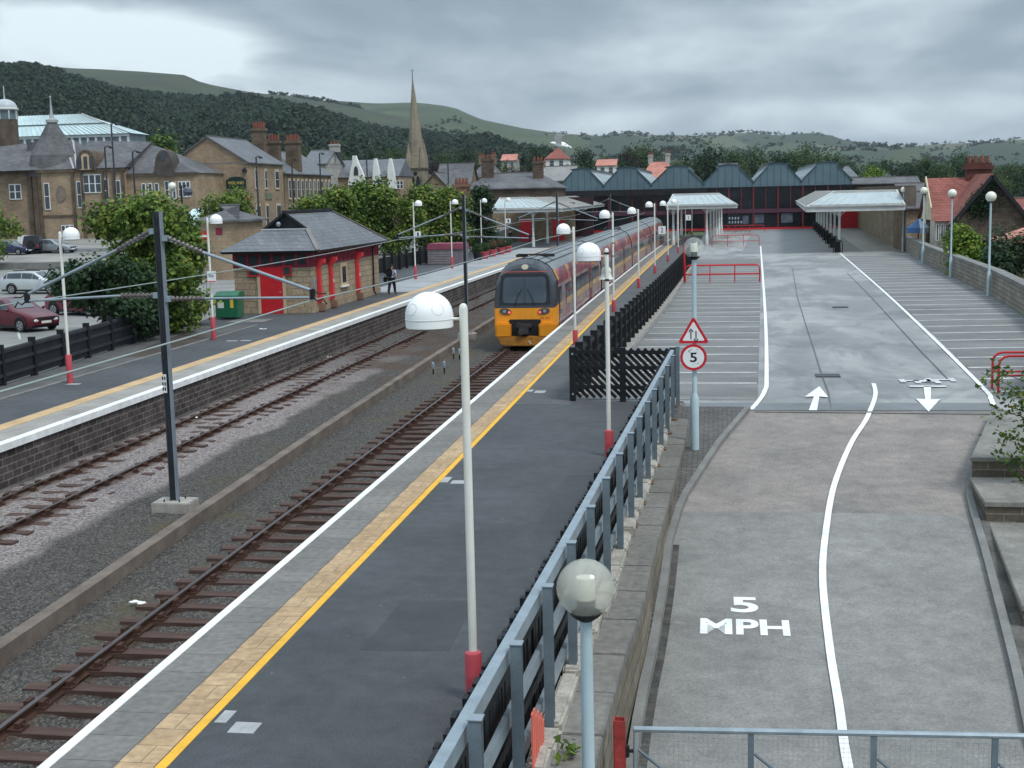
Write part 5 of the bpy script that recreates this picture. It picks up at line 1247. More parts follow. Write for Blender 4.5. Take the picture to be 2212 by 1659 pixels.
# maroon store box
hb = thing('store_box', 'low maroon and grey slatted store box by the black fence on the far platform', 'store', (-22.3,108.5,0)); hx0, hx1 = atY(925,569,108)[0], atY(1001,563,108)[0]-.1
mb = MB(); mb.box(hx0, 108, -.05, hx1, 110.6, 1.28); mb.build('slatted_side', mat('grey_slat_paint', (.17,.14,.16), .6, .2, 2, .1, 20), hb)
mb = MB()
for k in range(6): mb.box(hx0-.02, 107.97, .1+.2*k, hx0+(hx1-hx0)*.66, 108.0, .24+.2*k)
mb.build('slats', mat('light_grey_slat', (.24,.21,.22), .6, .2, 2, .1, 20), hb)
mb = MB(); mb.ext([(hx0-.1,107.9,1.28),(hx1+.1,107.9,1.28),(hx1+.02,107.9,1.75),(hx0+.05,107.9,1.75)], (0,2.8,0)); mb.build('lid', mat('faded_maroon', (.25,.06,.09), .5, .15, 2, .05, 20), hb)
# flower pots
m_bush = leafmat('box_bush_leaves', (.012,.035,.01), (.045,.095,.022))
def leaf_cloud(c, r, n, size, rng, squash=1.0, shell=.55):
    d = rng.normal(size=(n, 3)); d /= np.linalg.norm(d, axis=1)[:, None]; rad = shell+(1-shell)*rng.random(n)**.6
    C_ = d*rad[:, None]*np.array(r)+np.array(c)
    return leaf_quads(C_, size, rng, d)
def leaf_quads(C_, size, rng, outward=None, rough=.8):
    n = len(C_); a = rng.normal(size=(n, 3))
    nrm = rng.normal(size=(n, 3)); nrm[:, 2] = np.abs(nrm[:, 2])+.35
    if outward is not None: nrm = nrm*rough+outward*(1.7-rough)
    nrm /= np.linalg.norm(nrm, axis=1)[:, None]; u = np.cross(nrm, a); u /= np.linalg.norm(u, axis=1)[:, None]; v = np.cross(nrm, u)
    s = size*(.6+.8*rng.random(n))[:, None]
    return np.stack([C_-u*s*.5, C_-v*s*.32, C_+u*s*.5, C_+v*s*.32], axis=1)
pots = [(1130,685,0),(1197,672,1),(1275,650,1),(1360,628,1),(1425,610,1)]
for i, (zx, zy, red) in enumerate(pots):
    px, py = (820+zx/4.424)*.96007, (430+zy/4.424)*.96007; q = at(px, py); s = 1.0
    t = thing('plant_pot', ['black pot with a clipped round bush, nearest of the pots on the far platform','red pot with a clipped bush directly behind the domed lamp base','red pot with a large round bush, middle of the row of pots','red pot with a round bush just left of the last lamp base','red pot with a small bush, farthest of the row of pots'][i], 'plant pot', q, 0, 'clipped bushes in pots')
    MB().lathe(q, [(.30,0),(.34,.1),(.42,.55),(.45,.56),(.45,.64),(.38,.64)], 14).build('pot', m_pink if red else m_ink, t, True)
    V = leaf_cloud((q[0], q[1], 1.05), (.48,.48,.45), 700, .12, RNG, shell=.7); quads('bush', V, m_bush, t, q)
q = atY(1075,540,136); b_ = thing('bench', 'red bench behind the flower pots on the far platform', 'bench', (q[0]-.4, 136, 0)); bx, by = q[0]-.4, 136
MB().box(bx-.9,by-.22,.42,bx+.9,by+.22,.48).build('seat', m_pink, b_); MB().box(bx-.9,by+.2,.55,bx+.9,by+.26,1.0).build('backrest', m_pink, b_)
for s in (-.75,.75): MB().box(bx+s-.04,by-.2,0,bx+s+.04,by+.22,.42).build('leg', m_pink, b_)
# ================================================================== canopies and station hall
def canopy(name, label, A, B, Cc, Dd, r0, r1, zf0, zf1, zr_, posts, glz=(0,1), guards=False, open_end=None):
    """eaves polygon A (near left) B (near right) Cc (far right) Dd (far left); ridge r0-r1"""
    t = thing(name, label, 'canopy', ((A[0]+B[0])/2, A[1], 0))
    return t
def simple_canopy(label, xl, xr, y0, y1, zb, zf, zt, inset, posts, ptop, slopes, ledge=None):
    t = thing('platform_canopy', label, 'canopy', ((xl(y0)+xr(y0))/2, y0, 0))
    eL0, eR0, eR1, eL1 = (xl(y0), y0), (xr(y0), y0), (xr(y1), y1), (xl(y1), y1)
    mb = MB(); th = .09
    def seg(a, b):
        mb.bar((a[0], a[1], (zb+zf)/2), (b[0], b[1], (zb+zf)/2), th, zf-zb)
    seg(eL0, eR0); seg(eR0, eR1); seg(eL0, eL1); f = mb.build('fascia', m_canopy, t)
    mb = MB(); mb.bar((eL0[0], y0-.06, zf+.02), (eR0[0], y0-.06, zf+.02), .18, .10); mb.bar((eR0[0]+.06, y0, zf+.02), (eR1[0]+.06, y1, zf+.02), .18, .1); mb.bar((eL0[0]-.06, y0, zf+.02), (eL1[0]-.06, y1, zf+.02), .18, .1); mb.build('gutter', mat('canopy_gutter', (.33,.34,.33), .6, .2, 1.5, .1, 15), t)
    i0, i1 = inset; k0 = ((eL0[0]+i0), y0+slopes); k1 = (eR0[0]-i1, y0+slopes); k2 = (eR1[0]-i1, y1); k3 = (eL1[0]+i0, y1)
    V = [(*eL0, zf+.05), (*eR0, zf+.05), (*eR1, zf+.05), (*eL1, zf+.05), (*k0, zt), (*k1, zt), (*k2, zt), (*k3, zt)]
    mb = MB(); mb.add(V, [(1,2,6,5),(3,0,4,7),(4,5,6,7),(0,1,5,4)]); mb.build('roof', m_canopyroof, t)
    # glazed strip on the near slope between two dull borders
    mb = MB(); mbar = MB()
    a, b, c, d = [Vector(V[i]) for i in (0,1,5,4)]
    def P(u, v): p = a.lerp(b, u).lerp(d.lerp(c, u), v); return p+Vector((0,-.012,.02))
    mb.add([P(.01,.10), P(.99,.10), P(.985,.86), P(.015,.86)], [(0,1,2,3)]); mb.build('glazing', m_glaze2, t)
    n = max(6, int((eR0[0]-eL0[0])/.75))
    for k in range(n+1): u = .01+.98*k/n; mbar.bar(P(u,.09)+Vector((0,0,.02)), P(u,.87)+Vector((0,0,.02)), .05, .04)
    mbar.build('glazing_bar', m_canopy, t)
    mb = MB(); mb.bar(V[0], V[4], .14, .1); mb.bar(V[1], V[5], .14, .1); mb.bar(V[4], V[5], .16, .12); mb.build('hip_roll', m_canopy, t)
    for x, y in posts:
        mb = MB(); mb.lathe((x,y,0), [(.17,0),(.17,.9),(.13,.95),(.115,1.8),(.15,1.84),(.15,1.92),(.115,1.96),(.105,zb-.55),(.13,zb-.5),(.16,zb-.2),(.22,zb),(.003,zb)], 12)
        for s in (-1, 1): mb.tube([(x, y, zb-.7), (x+s*.18, y, zb-.3), (x+s*.5, y, zb)], .03, 6)
        mb.build('column', mat('canopy_column_paint', (.58,.61,.60), .5, .1, 2, .05, 20), t, True)
    return t
# left canopy over platform 1
cxl = lambda y: atY(1063,452,142)[0]-.0*(y-142); cR = atY(1214,454,142)[0]
e3 = atY(1302,437,190)
simple_canopy('long glazed canopy over the far platform, left of the train', lambda y: cxl(y), lambda y: cR+(e3[0]-cR)*(y-142)/48, 142, 192, 3.75, 4.05, 5.35, (.4, 4.0), [(-19.75+.02*(y-142), y) for y in (143,153.5,164,174,184)], 4, 3.2)
# middle canopy
m0 = atY(1440,443,140)[0]; m1 = atY(1592,443,140)[0]
simple_canopy('small middle canopy with a glazed hip, at the head of the near platform', lambda y: m0, lambda y: m1-.03*(y-140), 140, 190, 3.75, 4.05, 5.3, (.6, 1.9), [(-1.15+.04*(y-140), y) for y in (140.6,149,157,165,173,181)]+[(-4.6, y) for y in (141,157,173)], 4, 3.0)
# right canopy over the forecourt
r0x, r1x = atY(1742,448,118)[0], 15.75
cols = [at(1816,531)]
zz = [(1475,1100),(1390,1030),(1325,970),(1265,920),(1205,870),(1160,835)]
colpos = [(10.45,119.0)]
for k in range(1, 8): yy = 119.0+k*9.6; colpos.append((10.45+.043*(yy-119)*1.0, yy))
simple_canopy('wide glazed canopy along the sandstone wall on the right of the forecourt', lambda y: r0x+.045*(y-118), lambda y: r1x+.045*(y-118), 117.5, 191, 3.55, 3.95, 5.25, (2.6, .3), colpos, 4, 3.2)
# black hooped guards round the column feet
g0 = None
for k, (x, y) in enumerate(colpos):
    lb = ['nearest','second','third','fourth','fifth','sixth','seventh','farthest'][k]+' black hooped guard at the columns of the right canopy'
    if g0 is None:
        g0 = thing('column_guard', lb, 'guard', (x-.15, y-.5, 0), 0, 'black hooped column guards')
        MB().tube([(-.38,0,0),(-.38,0,.75),(-.3,0,.98),(-.1,0,1.08),(.1,0,1.08),(.3,0,.98),(.38,0,.75),(.38,0,0)], .045, 8).build('hoop', m_ink, g0, True, world=False)
        MB().lathe((0,.15,0), [(.26,0),(.28,.05),(.24,.85),(.27,.9),(.2,1.0),(.003,1.02)], 14).build('barrel', m_black, g0, True, world=False)
    else: dup(g0, (x-.15, y-.5, 0), None, lb)
# hall
YH = 193.0
hall = thing('station_hall', 'blue grey station hall, six gables in a row over a dark red framed front', 'building', (-2, YH, 0))
vx = [atY(p, 404, YH)[0] for p in (1208,1304,1407,1520,1628,1731,1840)]
zb, zv, zs, zt_ = 6.05, 6.75, 8.75, 9.3
gabs = []
for a, b in zip(vx[:-1], vx[1:]):
    w = b-a; c = (a+b)/2; hw = w*.21
    sl = [(a, zb), (b, zb), (b, zv), (c+hw+.0, zs), (c+hw+.0, zs+.32), (c+hw+.22, zs+.36), (c, zt_), (c-hw-.22, zs+.36), (c-hw, zs+.32), (c-hw, zs), (a, zv)]
    mb = MB(); mb.ext([(x, YH, z) for x, z in sl], (0,.25,0)); g = mb.build('gable', m_cladding, hall)
    mb = MB()
    for k in range(1, 7):
        x = a+w*k/7; d = abs(x-c); top = zs-.05+.3*(d < hw) if d < hw else zv+(zs-zv)*(w/2-d)/(w/2-hw); mb.box(x-.035, YH-.02, zb+.05, x+.035, YH, top-.08)
    mb.build('cladding_seam', m_claddark, g)
    mb = MB()
    for s in (-1, 1):
        e0 = (a if s < 0 else b); mb.bar((e0, YH-.05, zv+.03), (c+s*hw, YH-.05, zs+.03), .16, .12); mb.bar((c+s*(hw+.26), YH-.05, zs+.36), (c, YH-.05, zt_+.03), .16, .1)
    mb.cyl((b, YH-.1, zv), (b, YH-.2, zv-.15), .16, n=10)
    mb.build('verge_trim', m_claddark, g)
    # roof slopes running back, monitors, a glazed strip on each slope
    mb = MB(); YB = YH+44
    for s in (-1, 1):
        e0 = a if s < 0 else b; P = [(e0, YH+.1, zv), (c+s*hw, YH+.1, zs), (c+s*hw, YB, zs), (e0, YB, zv)]; mb.add(P, [(0,1,2,3)])
        Q = [(c+s*(hw+.24), YH+.1, zs+.36), (c, YH+.1, zt_), (c, YB, zt_), (c+s*(hw+.24), YB, zs+.36)]; mb.add(Q, [(0,1,2,3)]); mb.add([(c+s*hw, YH+.1, zs), (c+s*hw, YB, zs), (c+s*hw, YB, zs+.36), (c+s*hw, YH+.1, zs+.36)], [(0,1,2,3)])
    rf = mb.build('roof', mat('hall_roof_sheet', (.30,.33,.34), .55, .2, .6, .1, 8), hall)
    mb = MB()
    for s in (-1, 1):
        e0 = a if s < 0 else b
        def S(v, y): return (e0+(c+s*hw-e0)*v, y, zv+(zs-zv)*v+.05)
        for y in np.arange(YH+2, YB-3, 4.0): mb.add([S(.28,y), S(.85,y), S(.85,y+3.4), S(.28,y+3.4)], [(0,1,2,3)])
    mb.build('roof_glazing', m_glaze2, rf)
# dark glazed front
xa, xb = vx[0], vx[-1]
mb = MB(); mb.box(xa, YH+.3, 0, xb, YH+.9, zb); mb.build('glass_front', mat('dark_hall_glass', (.012,.014,.018), .12, .5, .5, 0, spec=.35), hall)
m_mull = mat('dull_red_mullion', (.17,.022,.022), .5, .2, 2, 0)
x = xa+.2; k = 0
while x < xb: 
    w = .10 if k % 2 == 0 else .05; MB().box(x-w, YH+.12, 0 if k % 2 == 0 else 2.9, x+w, YH+.29, zb).build('mullion', m_mull, hall); x += 1.72; k += 1
mb = MB(); mb.box(xa, YH+.05, 2.35, xb, YH+.285, 2.9); mb.build('transom', mat('maroon_transom', (.085,.03,.055), .5, .2, 2, 0), hall)
mb = MB(); mb.box(xa, YH+.05, 0, xb, YH+.285, .28); mb.build('plinth', m_red, hall)
mb = MB(); 
for px, w, z0, z1 in ((1640,1.3,.9,2.1),(1700,1.6,.9,2.2),(1610,.9,.8,2.0),(1775,1.2,.7,1.9)): xx = atY(px,470,YH)[0]; MB().box(xx-w/2, YH+.27, z0, xx+w/2, YH+.298, z1).build('shop_window', mat('grey_shop_window', (.10,.12,.15), .3, .5, 1.2, 0), hall)
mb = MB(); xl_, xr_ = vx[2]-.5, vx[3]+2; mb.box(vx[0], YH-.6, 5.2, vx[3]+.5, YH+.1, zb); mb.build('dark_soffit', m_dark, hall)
q = atY(1587,470,186); t = thing('clock_sign_stand', 'dark arched timetable stand with pale characters behind the farthest red barrier', 'notice stand', (q[0],186,0))
mb = MB(); mb.ext([(q[0]-1.1,186,.6),(q[0]+1.1,186,.6),(q[0]+1.1,186,2.2),(q[0]+.5,186,2.35),(q[0],186,2.6),(q[0]-.5,186,2.35),(q[0]-1.1,186,2.2)], (0,.1,0)); mb.build('panel', m_black, t)
mb = MB(); r = random.Random(3)
for k in range(9): xx = q[0]-.8+.4*(k % 5); zz = 1.1+.55*(k//5); mb.box(xx, 185.98, zz, xx+.2, 185.99, zz+.32)
mb.build('characters', mat('pale_characters', (.30,.36,.42), .5, .3, 2, 0), t)
for s in (-.9, .9): MB().box(q[0]+s-.06, 186.0, 0, q[0]+s+.06, 186.1, .6).build('leg', m_red, t)
# end wall of the hall (right) and the tall sandstone wall with a red door
sw = thing('sandstone_wall', 'tall weathered sandstone wall closing the right side of the forecourt under the canopy', 'wall', (17, 155, 0))
mb = MB(); mb.prism([(wallx(118.6),118.6),(wallx(118.6)+.7,118.6),(wallx(196)+.7,196),(wallx(196),196)], -4.2, 5.4); mb.build('wall_face', brick('rough_forecourt_wall', (.33,.275,.19), (.43,.365,.26), (.24,.20,.14), bw=.8, rh=.26, ms=.02, stain=.4), sw)
mb = MB(); mb.prism([(wallx(118.6)-.12,118.3),(wallx(118.6)+.8,118.3),(wallx(196)+.8,196),(wallx(196)-.12,196)], 5.4, 5.62); mb.build('coping', m_soot, sw)
mb = MB(); mb.box(wallx(118.6)-.10, 118.2, -4.2, wallx(118.6)+.85, 119.0, 5.5); mb.build('end_pier', mat('dark_pier', (.13,.11,.09), .9, .3, 1, .2, 10), sw)
rd = atY(1831,470,192); t = tag(MB().box(rd[0]-1.3, 191.0, 0, rd[0]+1.3, 191.2, 3.0).box(rd[0]-.02, 190.97, 0, rd[0]+.02, 191.0, 3.0).box(rd[0]-1.4,190.98,2.98,rd[0]+1.4,191.2,3.12).build('red_doors', m_red), 'tall bright red double doors at the far end of the right canopy', 'doors')
# old stone range beyond the hall on the right, slate roofed station offices left of the hall
def gable_house(name, label, cat, x0, x1, y0, y1, zb, ze, zr_, axis, wall, roof, chims=(), wins=(), hip=0.0, group=None, trim=None, over=.3):
    """rectangular house, ridge along axis 'x' or 'y'; wins = (face, u0, u1, z0, z1), face s(near) l r; chims = (u, v, w, h)"""
    t = thing(name, label, cat, ((x0+x1)/2, (y0+y1)/2, zb), 0, group); xm, ym = (x0+x1)/2, (y0+y1)/2
    mb = MB(); mb.box(x0, y0, zb, x1, y1, ze)
    if hip == 0:
        if axis == 'y': mb.ext([(x0,y0,ze),(x1,y0,ze),(xm,y0,zr_-.08)], (0,y1-y0,0))
        else: mb.ext([(x0,y0,ze),(x0,y1,ze),(x0,ym,zr_-.08)], (x1-x0,0,0))
    mb.build('wall', wall, t)
    o = over; s = (zr_-ze)/((x1-x0)/2 if axis == 'y' else (y1-y0)/2); zl = ze-s*o; mb = MB()
    if axis == 'y':
        h = hip; A = [(x0-o,y0-o,zl),(x1+o,y0-o,zl),(x1+o,y1+o,zl),(x0-o,y1+o,zl),(xm,y0-o+h,zr_),(xm,y1+o-h,zr_)]
        mb.add(A, [(1,2,5,4),(3,0,4,5)]+([(0,1,4),(2,3,5)] if h else []))
    else:
        h = hip; A = [(x0-o,y0-o,zl),(x1+o,y0-o,zl),(x1+o,y1+o,zl),(x0-o,y1+o,zl),(x0-o+h,ym,zr_),(x1+o-h,ym,zr_)]
        mb.add(A, [(0,1,5,4),(2,3,4,5)]+([(3,0,4),(1,2,5)] if h else []))
    A2 = [(x,y,z-.14) for x,y,z in A]; mb.add(A2, [(0,1,5,4),(2,3,4,5)] if axis == 'x' else [(1,2,5,4),(3,0,4,5)])
    n = [(0,1),(1,2),(2,3),(3,0)]
    for a, b in n: mb.add([A[a],A[b],A2[b],A2[a]], [(0,1,2,3)])
    if not hip:
        for pr in (((0,4),(4,1),(2,5),(5,3)) if axis == 'y' else ((0,4),(4,3),(1,5),(5,2))):
            mb.add([A[pr[0]],A[pr[1]],A2[pr[1]],A2[pr[0]]], [(0,1,2,3)])
    rf = mb.build('roof', roof, t)
    mb = MB(); mb.bar(Vector(A[4])+Vector((0,0,.05)), Vector(A[5])+Vector((0,0,.05)), .2, .12); mb.build('ridge_tiles', trim or mat('ridge_grey', (.16,.15,.145), .8, .2, 2, .1, 10), rf)
    for cx, cy, w, h in chims:
        d = (cx-xm) if axis == 'y' else (cy-ym); span = (x1-x0)/2 if axis == 'y' else (y1-y0)/2; zc = zr_-(zr_-ze)*abs(d)/span-.4
        mb = MB(); mb.box(cx-w/2, cy-w*.3, zc, cx+w/2, cy+w*.3, zr_+h); mb.box(cx-w/2-.1, cy-w*.3-.1, zr_+h-.32, cx+w/2+.1, cy+w*.3+.1, zr_+h-.12); ch = mb.build('chimney', wall, rf)
        mb = MB(); k = max(2, int(w/.42))
        for j in range(k): mb.lathe((cx-w/2+w*(j+.5)/k, cy, zr_+h), [(.13,0),(.15,.06),(.12,.5),(.15,.55),(.10,.56)], 8)
        mb.build('chimney_pots', mat('red_chimney_pot', (.22,.075,.05), .8, .2, 3, .1, 10), rf)
    for f, u0, u1, z0, z1 in wins:
        e = .03
        def bx(q0, q1, za, zb2, off, th):
            if f == 's': return (q0, y0-off-th, za, q1, y0-off, zb2)
            if f == 'l': return (x0-off-th, q0, za, x0-off, q1, zb2)
            return (x1+off, q0, za, x1+off+th, q1, zb2)
        w = MB().box(*bx(u0-.08, u1+.08, z0-.08, z1+.08, .003, .05)).build('window', m_winf, t)
        MB().box(*bx(u0, u1, z0, (z0+z1)/2-.03, .054, .012)).box(*bx(u0, u1, (z0+z1)/2+.03, z1, .054, .012)).build('pane', m_pane, w)
        MB().box(*bx(u0-.18, u1+.18, z0-.24, z0-.09, .003, .12)).box(*bx(u0-.15, u1+.15, z1+.09, z1+.32, .003, .06)).build('stone_surround', m_ashlar, w)
    return t
def hx(px, Y): return atY(px, 420, Y)[0]
def hz(px, py, Y): return atY(px, py, Y)[2]
p = hx(1845,200); gable_house('stone_range', 'low flat eaved stone range joining the hall beside the wall on the right', 'building', p, p+9, 200, 206, -4, 6.2, 7.0, 'x', m_darkstone, m_slate_old)
gable_house('station_offices', 'slate roofed stone station offices with tall chimneys, left of the blue grey gables', 'building', hx(1000,165), hx(1196,165), 165, 178, -1, 6.6, hz(1100,374,171), 'x', m_darkstone, m_slate_old, [(hx(1058,171),170,1.5,1.9),(hx(1168,171),169,1.3,1.4)], hip=3.0)
tag(MB().box(hx(1063,162),162,-.1,hx(1240,162),163,4.6).build('platform_building_wall', m_sand2), 'long sandstone wall behind the columns of the far platform canopy', 'wall')
for px, lb in ((1135,'dark red door in the sandstone wall behind the left canopy, right of the notice'),(1205,'dark red door near the right end of the sandstone wall behind the canopy')):
    x = hx(px,162); d = tag(MB().box(x-.7,161.9,0,x+.7,161.99,2.6).build('red_door', m_red), lb, 'door')
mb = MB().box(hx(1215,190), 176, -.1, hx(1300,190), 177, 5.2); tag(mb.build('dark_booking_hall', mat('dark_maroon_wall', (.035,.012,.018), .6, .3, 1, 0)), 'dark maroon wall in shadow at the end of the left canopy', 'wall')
for px, py, Y, w, zt in ((998,375,150,1.9,None),):
    x = hx(px,Y); t = thing('brick_chimney', 'broad brown brick chimney stack above the trees, left of the station offices', 'chimney', (x,Y,0)); z1 = hz(px,398,Y)
    MB().box(x-.85,Y-.6,-1,x+.85,Y+.6,z1).box(x-1.0,Y-.75,z1-.3,x+1.0,Y+.75,z1).build('stack', brick('brown_brick', (.20,.10,.06), (.27,.14,.085), (.16,.12,.09), bw=.3, rh=.1, ms=.012, stain=.35), t)
    mb = MB()
    for k in range(4): mb.lathe((x-.6+.4*k,Y,z1), [(.16,0),(.18,.08),(.14,.6),(.17,.66),(.1,.68)], 8)
    mb.build('chimney_pots', mat('red_chimney_pot', (1,1,1)), t)
# ================================================================== hills
def az(px, py=420): d = ray(px, py); return math.atan2(d[0], d[1])
def elev(px, py): d = ray(px, py); return d[2]/math.hypot(d[0], d[1])
def ridge(name, sky, r0, r1, m, lift=0, na=170, nr=26, rough=6, seed=1, base=-4, power=1.25, back=True):
    A = [az(px, py) for px, py in sky]; E = [elev(px, py) for px, py in sky]
    rr = random.Random(seed); ph = [rr.uniform(0, 6) for _ in range(8)]
    def hgt(a, t):
        e = np.interp(a, A, E); H = max(2, CH+e*r1)+lift
        s = t**power*(1.0+.18*math.sin(math.pi*t)); s = min(s, 1.0) if t < 1 else 1
        w = rough*math.sin(math.pi*min(1, t))*(math.sin(a*41+ph[0]+t*6)+.7*math.sin(a*97+ph[1]-t*9)+.5*math.sin(a*23+ph[2]+t*15))
        return base+(H-base)*s+w
    a0, a1 = A[0]-.16, A[-1]+.16; mb = MB(); vs = []
    AA = np.linspace(a0, a1, na); TT = list(np.linspace(0, 1, nr))
    for t in TT:
        r = r0+(r1-r0)*t
        for a in AA: vs.append((r*math.sin(a), r*math.cos(a), hgt(a, t)))
    if back:
        for a in AA: vs.append(((r1*1.25)*math.sin(a), (r1*1.25)*math.cos(a), hgt(a, 1)-r1*.03))
    n = len(AA); rows = len(TT)+(1 if back else 0)
    mb.add(vs, [(i*n+k, i*n+k+1, (i+1)*n+k+1, (i+1)*n+k) for i in range(rows-1) for k in range(n-1)])
    o = mb.build(name, m, smooth=True, fix=False); o['kind'] = 'structure'
    return lambda a, t: (r0+(r1-r0)*t, hgt(a, t))
m_moor = mat('heather_moor', (.026,.038,.020), .95, .3, .012, .3, .08, tint=(.050,.064,.028))
m_moor2 = mat('grassy_moor', (.036,.058,.026), .95, .3, .008, .3, .05, tint=(.066,.090,.038))
def field_mat():
    m = bpy.data.materials.new('valley_fields'); m.use_nodes = True; N = m.node_tree.nodes; L = m.node_tree.links; b = N['Principled BSDF']; b.inputs['Roughness'].default_value = .95
    tc = N.new('ShaderNodeTexCoord'); mp = N.new('ShaderNodeMapping'); mp.inputs['Scale'].default_value = (.0042,.0020,.0); L.new(tc.outputs['Object'], mp.inputs[0])
    v = N.new('ShaderNodeTexVoronoi'); v.inputs['Scale'].default_value = 1; L.new(mp.outputs[0], v.inputs['Vector']); s = N.new('ShaderNodeSeparateXYZ'); L.new(v.outputs['Color'], s.inputs[0])
    r = N.new('ShaderNodeValToRGB'); r.color_ramp.interpolation = 'CONSTANT'; e = r.color_ramp.elements
    for i, (p, c) in enumerate([(0, (.022,.042,.024)), (.90, (.115,.115,.058)), (.3, (.042,.068,.032)), (.55, (.075,.088,.044)), (.72, (.026,.046,.026))]):
        q = e[i] if i < 2 else e.new(p); q.position = p; q.color = (*c, 1)
    L.new(s.outputs[0], r.inputs[0]); L.new(r.outputs[0], b.inputs['Base Color']); return m
m_field = field_mat()
SK_MOOR = [(-300,110),(-100,128),(60,138),(150,147),(300,154),(400,162),(430,176),(460,184),(540,199),(640,210),(720,222),(900,260),(1100,310),(1300,360)]
SK_MOOR2 = [(500,235),(640,215),(720,219),(800,224),(900,226),(960,229),(985,234),(1005,243),(1040,258),(1130,277),(1200,287),(1290,297),(1400,308),(1500,330)]
SK_FAR = [(900,300),(1180,300),(1280,299),(1370,298),(1500,296),(1620,299),(1700,300),(1800,305),(1860,314),(1920,318),(2000,318),(2100,314),(2212,311),(2500,305)]
SK_WOOD = [(-300,112),(-100,132),(0,141),(60,146),(110,152),(180,170),(260,188),(330,203),(420,212),(540,216),(640,224),(720,248),(800,268),(870,285),(1000,300),(1130,318),(1300,345)]
f_far = ridge('hill', SK_FAR, 900, 4200, m_field, rough=7, seed=4, power=1.0)
f_m2 = ridge('hill', SK_MOOR2, 700, 3300, m_moor2, rough=5, seed=2)
f_m1 = ridge('hill', SK_MOOR, 700, 2300, m_moor, rough=4, seed=3)
f_w = ridge('hill', SK_WOOD, 330, 1500, mat('wood_floor', (.03,.045,.02), .95, .3, .02, 0), lift=-8, rough=5, seed=6)
# woodland: one mass of crowns on the near hillside
def crown_proto(seed, nq, size, squash):
    rng = np.random.default_rng(seed); nb = 7; B = rng.normal(size=(nb, 3))*np.array([.5,.5,.28]); B[:, 2] += .15
    pts = []; out = []
    for k in range(nq):
        b = B[rng.integers(nb)]; d = rng.normal(size=3); d /= np.linalg.norm(d); d[2] = abs(d[2])*.9-.1
        p = b+d*.42*rng.random()**.25; pts.append(p); out.append(d)
    C_ = np.array(pts)*np.array([1,1,squash]); return leaf_quads(C_, size, rng, np.array(out), .32)
protos = [crown_proto(100+i, 120, .36, [1.0,1.1,1.25,1.4][i % 4]) for i in range(6)]
def scatter(name, place, m, smin, smax, seed):
    rng = np.random.default_rng(seed); out = []
    for (x, y, z) in place:
        P = protos[rng.integers(len(protos))]; s = rng.uniform(smin, smax); a = rng.uniform(0, 6.28); c, sn = math.cos(a), math.sin(a)
        Q = P.copy(); Q[..., 0], Q[..., 1] = P[..., 0]*c-P[..., 1]*sn, P[..., 0]*sn+P[..., 1]*c
        out.append(Q*np.array([s, s, s*rng.uniform(.85, 1.2)])+np.array([x, y, z+s*.35]))
    o = quads(name, np.concatenate(out), m); return o
rng = np.random.default_rng(21); place = []
A_ = [az(*p) for p in SK_WOOD]
for i in range(8200):
    t = rng.random()**.75; a = rng.uniform(az(-260), az(1180)); r, h = f_w(a, t); place.append((r*math.sin(a), r*math.cos(a), h))
m_woodcrown = leafmat('woodland_crowns', (.006,.020,.009), (.032,.070,.025), (.075,.105,.03), ns=.03, iw=.14)
o = scatter('woodland', place, m_woodcrown, 4, 8, 5); tag(o, 'dark broadleaf wood covering the hillside behind the town, below the bare moor', 'woodland', kind='stuff')
place = []
for i in range(3400):
    u = rng.random(); a = rng.uniform(az(1000), az(2400)); t = rng.choice([rng.uniform(.02,.3), rng.uniform(.3,.95)]); r, h = f_far(a, t)
    if math.sin(a*60+t*40)+.8*math.sin(a*23-t*15)+rng.normal()*.5 > .45: place.append((r*math.sin(a), r*math.cos(a), h))
for i in range(800):
    a = rng.uniform(az(820), az(1420)); t = rng.uniform(.03,.42)*(1 if rng.random() < .8 else 1.3); r, h = f_m2(a, t); place.append((r*math.sin(a), r*math.cos(a), h))
for i in range(90):
    a = rng.uniform(az(590), az(790)); r, h = f_m1(a, .90+.1*rng.random()); place.append((r*math.sin(a), r*math.cos(a), h-3))
for i in range(70):
    a = rng.uniform(az(1300), az(2400)); r, h = f_far(a, .97); place.append((r*math.sin(a), r*math.cos(a), h-4))
o = scatter('hedgerow_trees', place, m_woodcrown, 3.5, 7.5, 6); tag(o, 'scattered dark trees and hedgerows on the distant green hills', 'trees', kind='stuff')
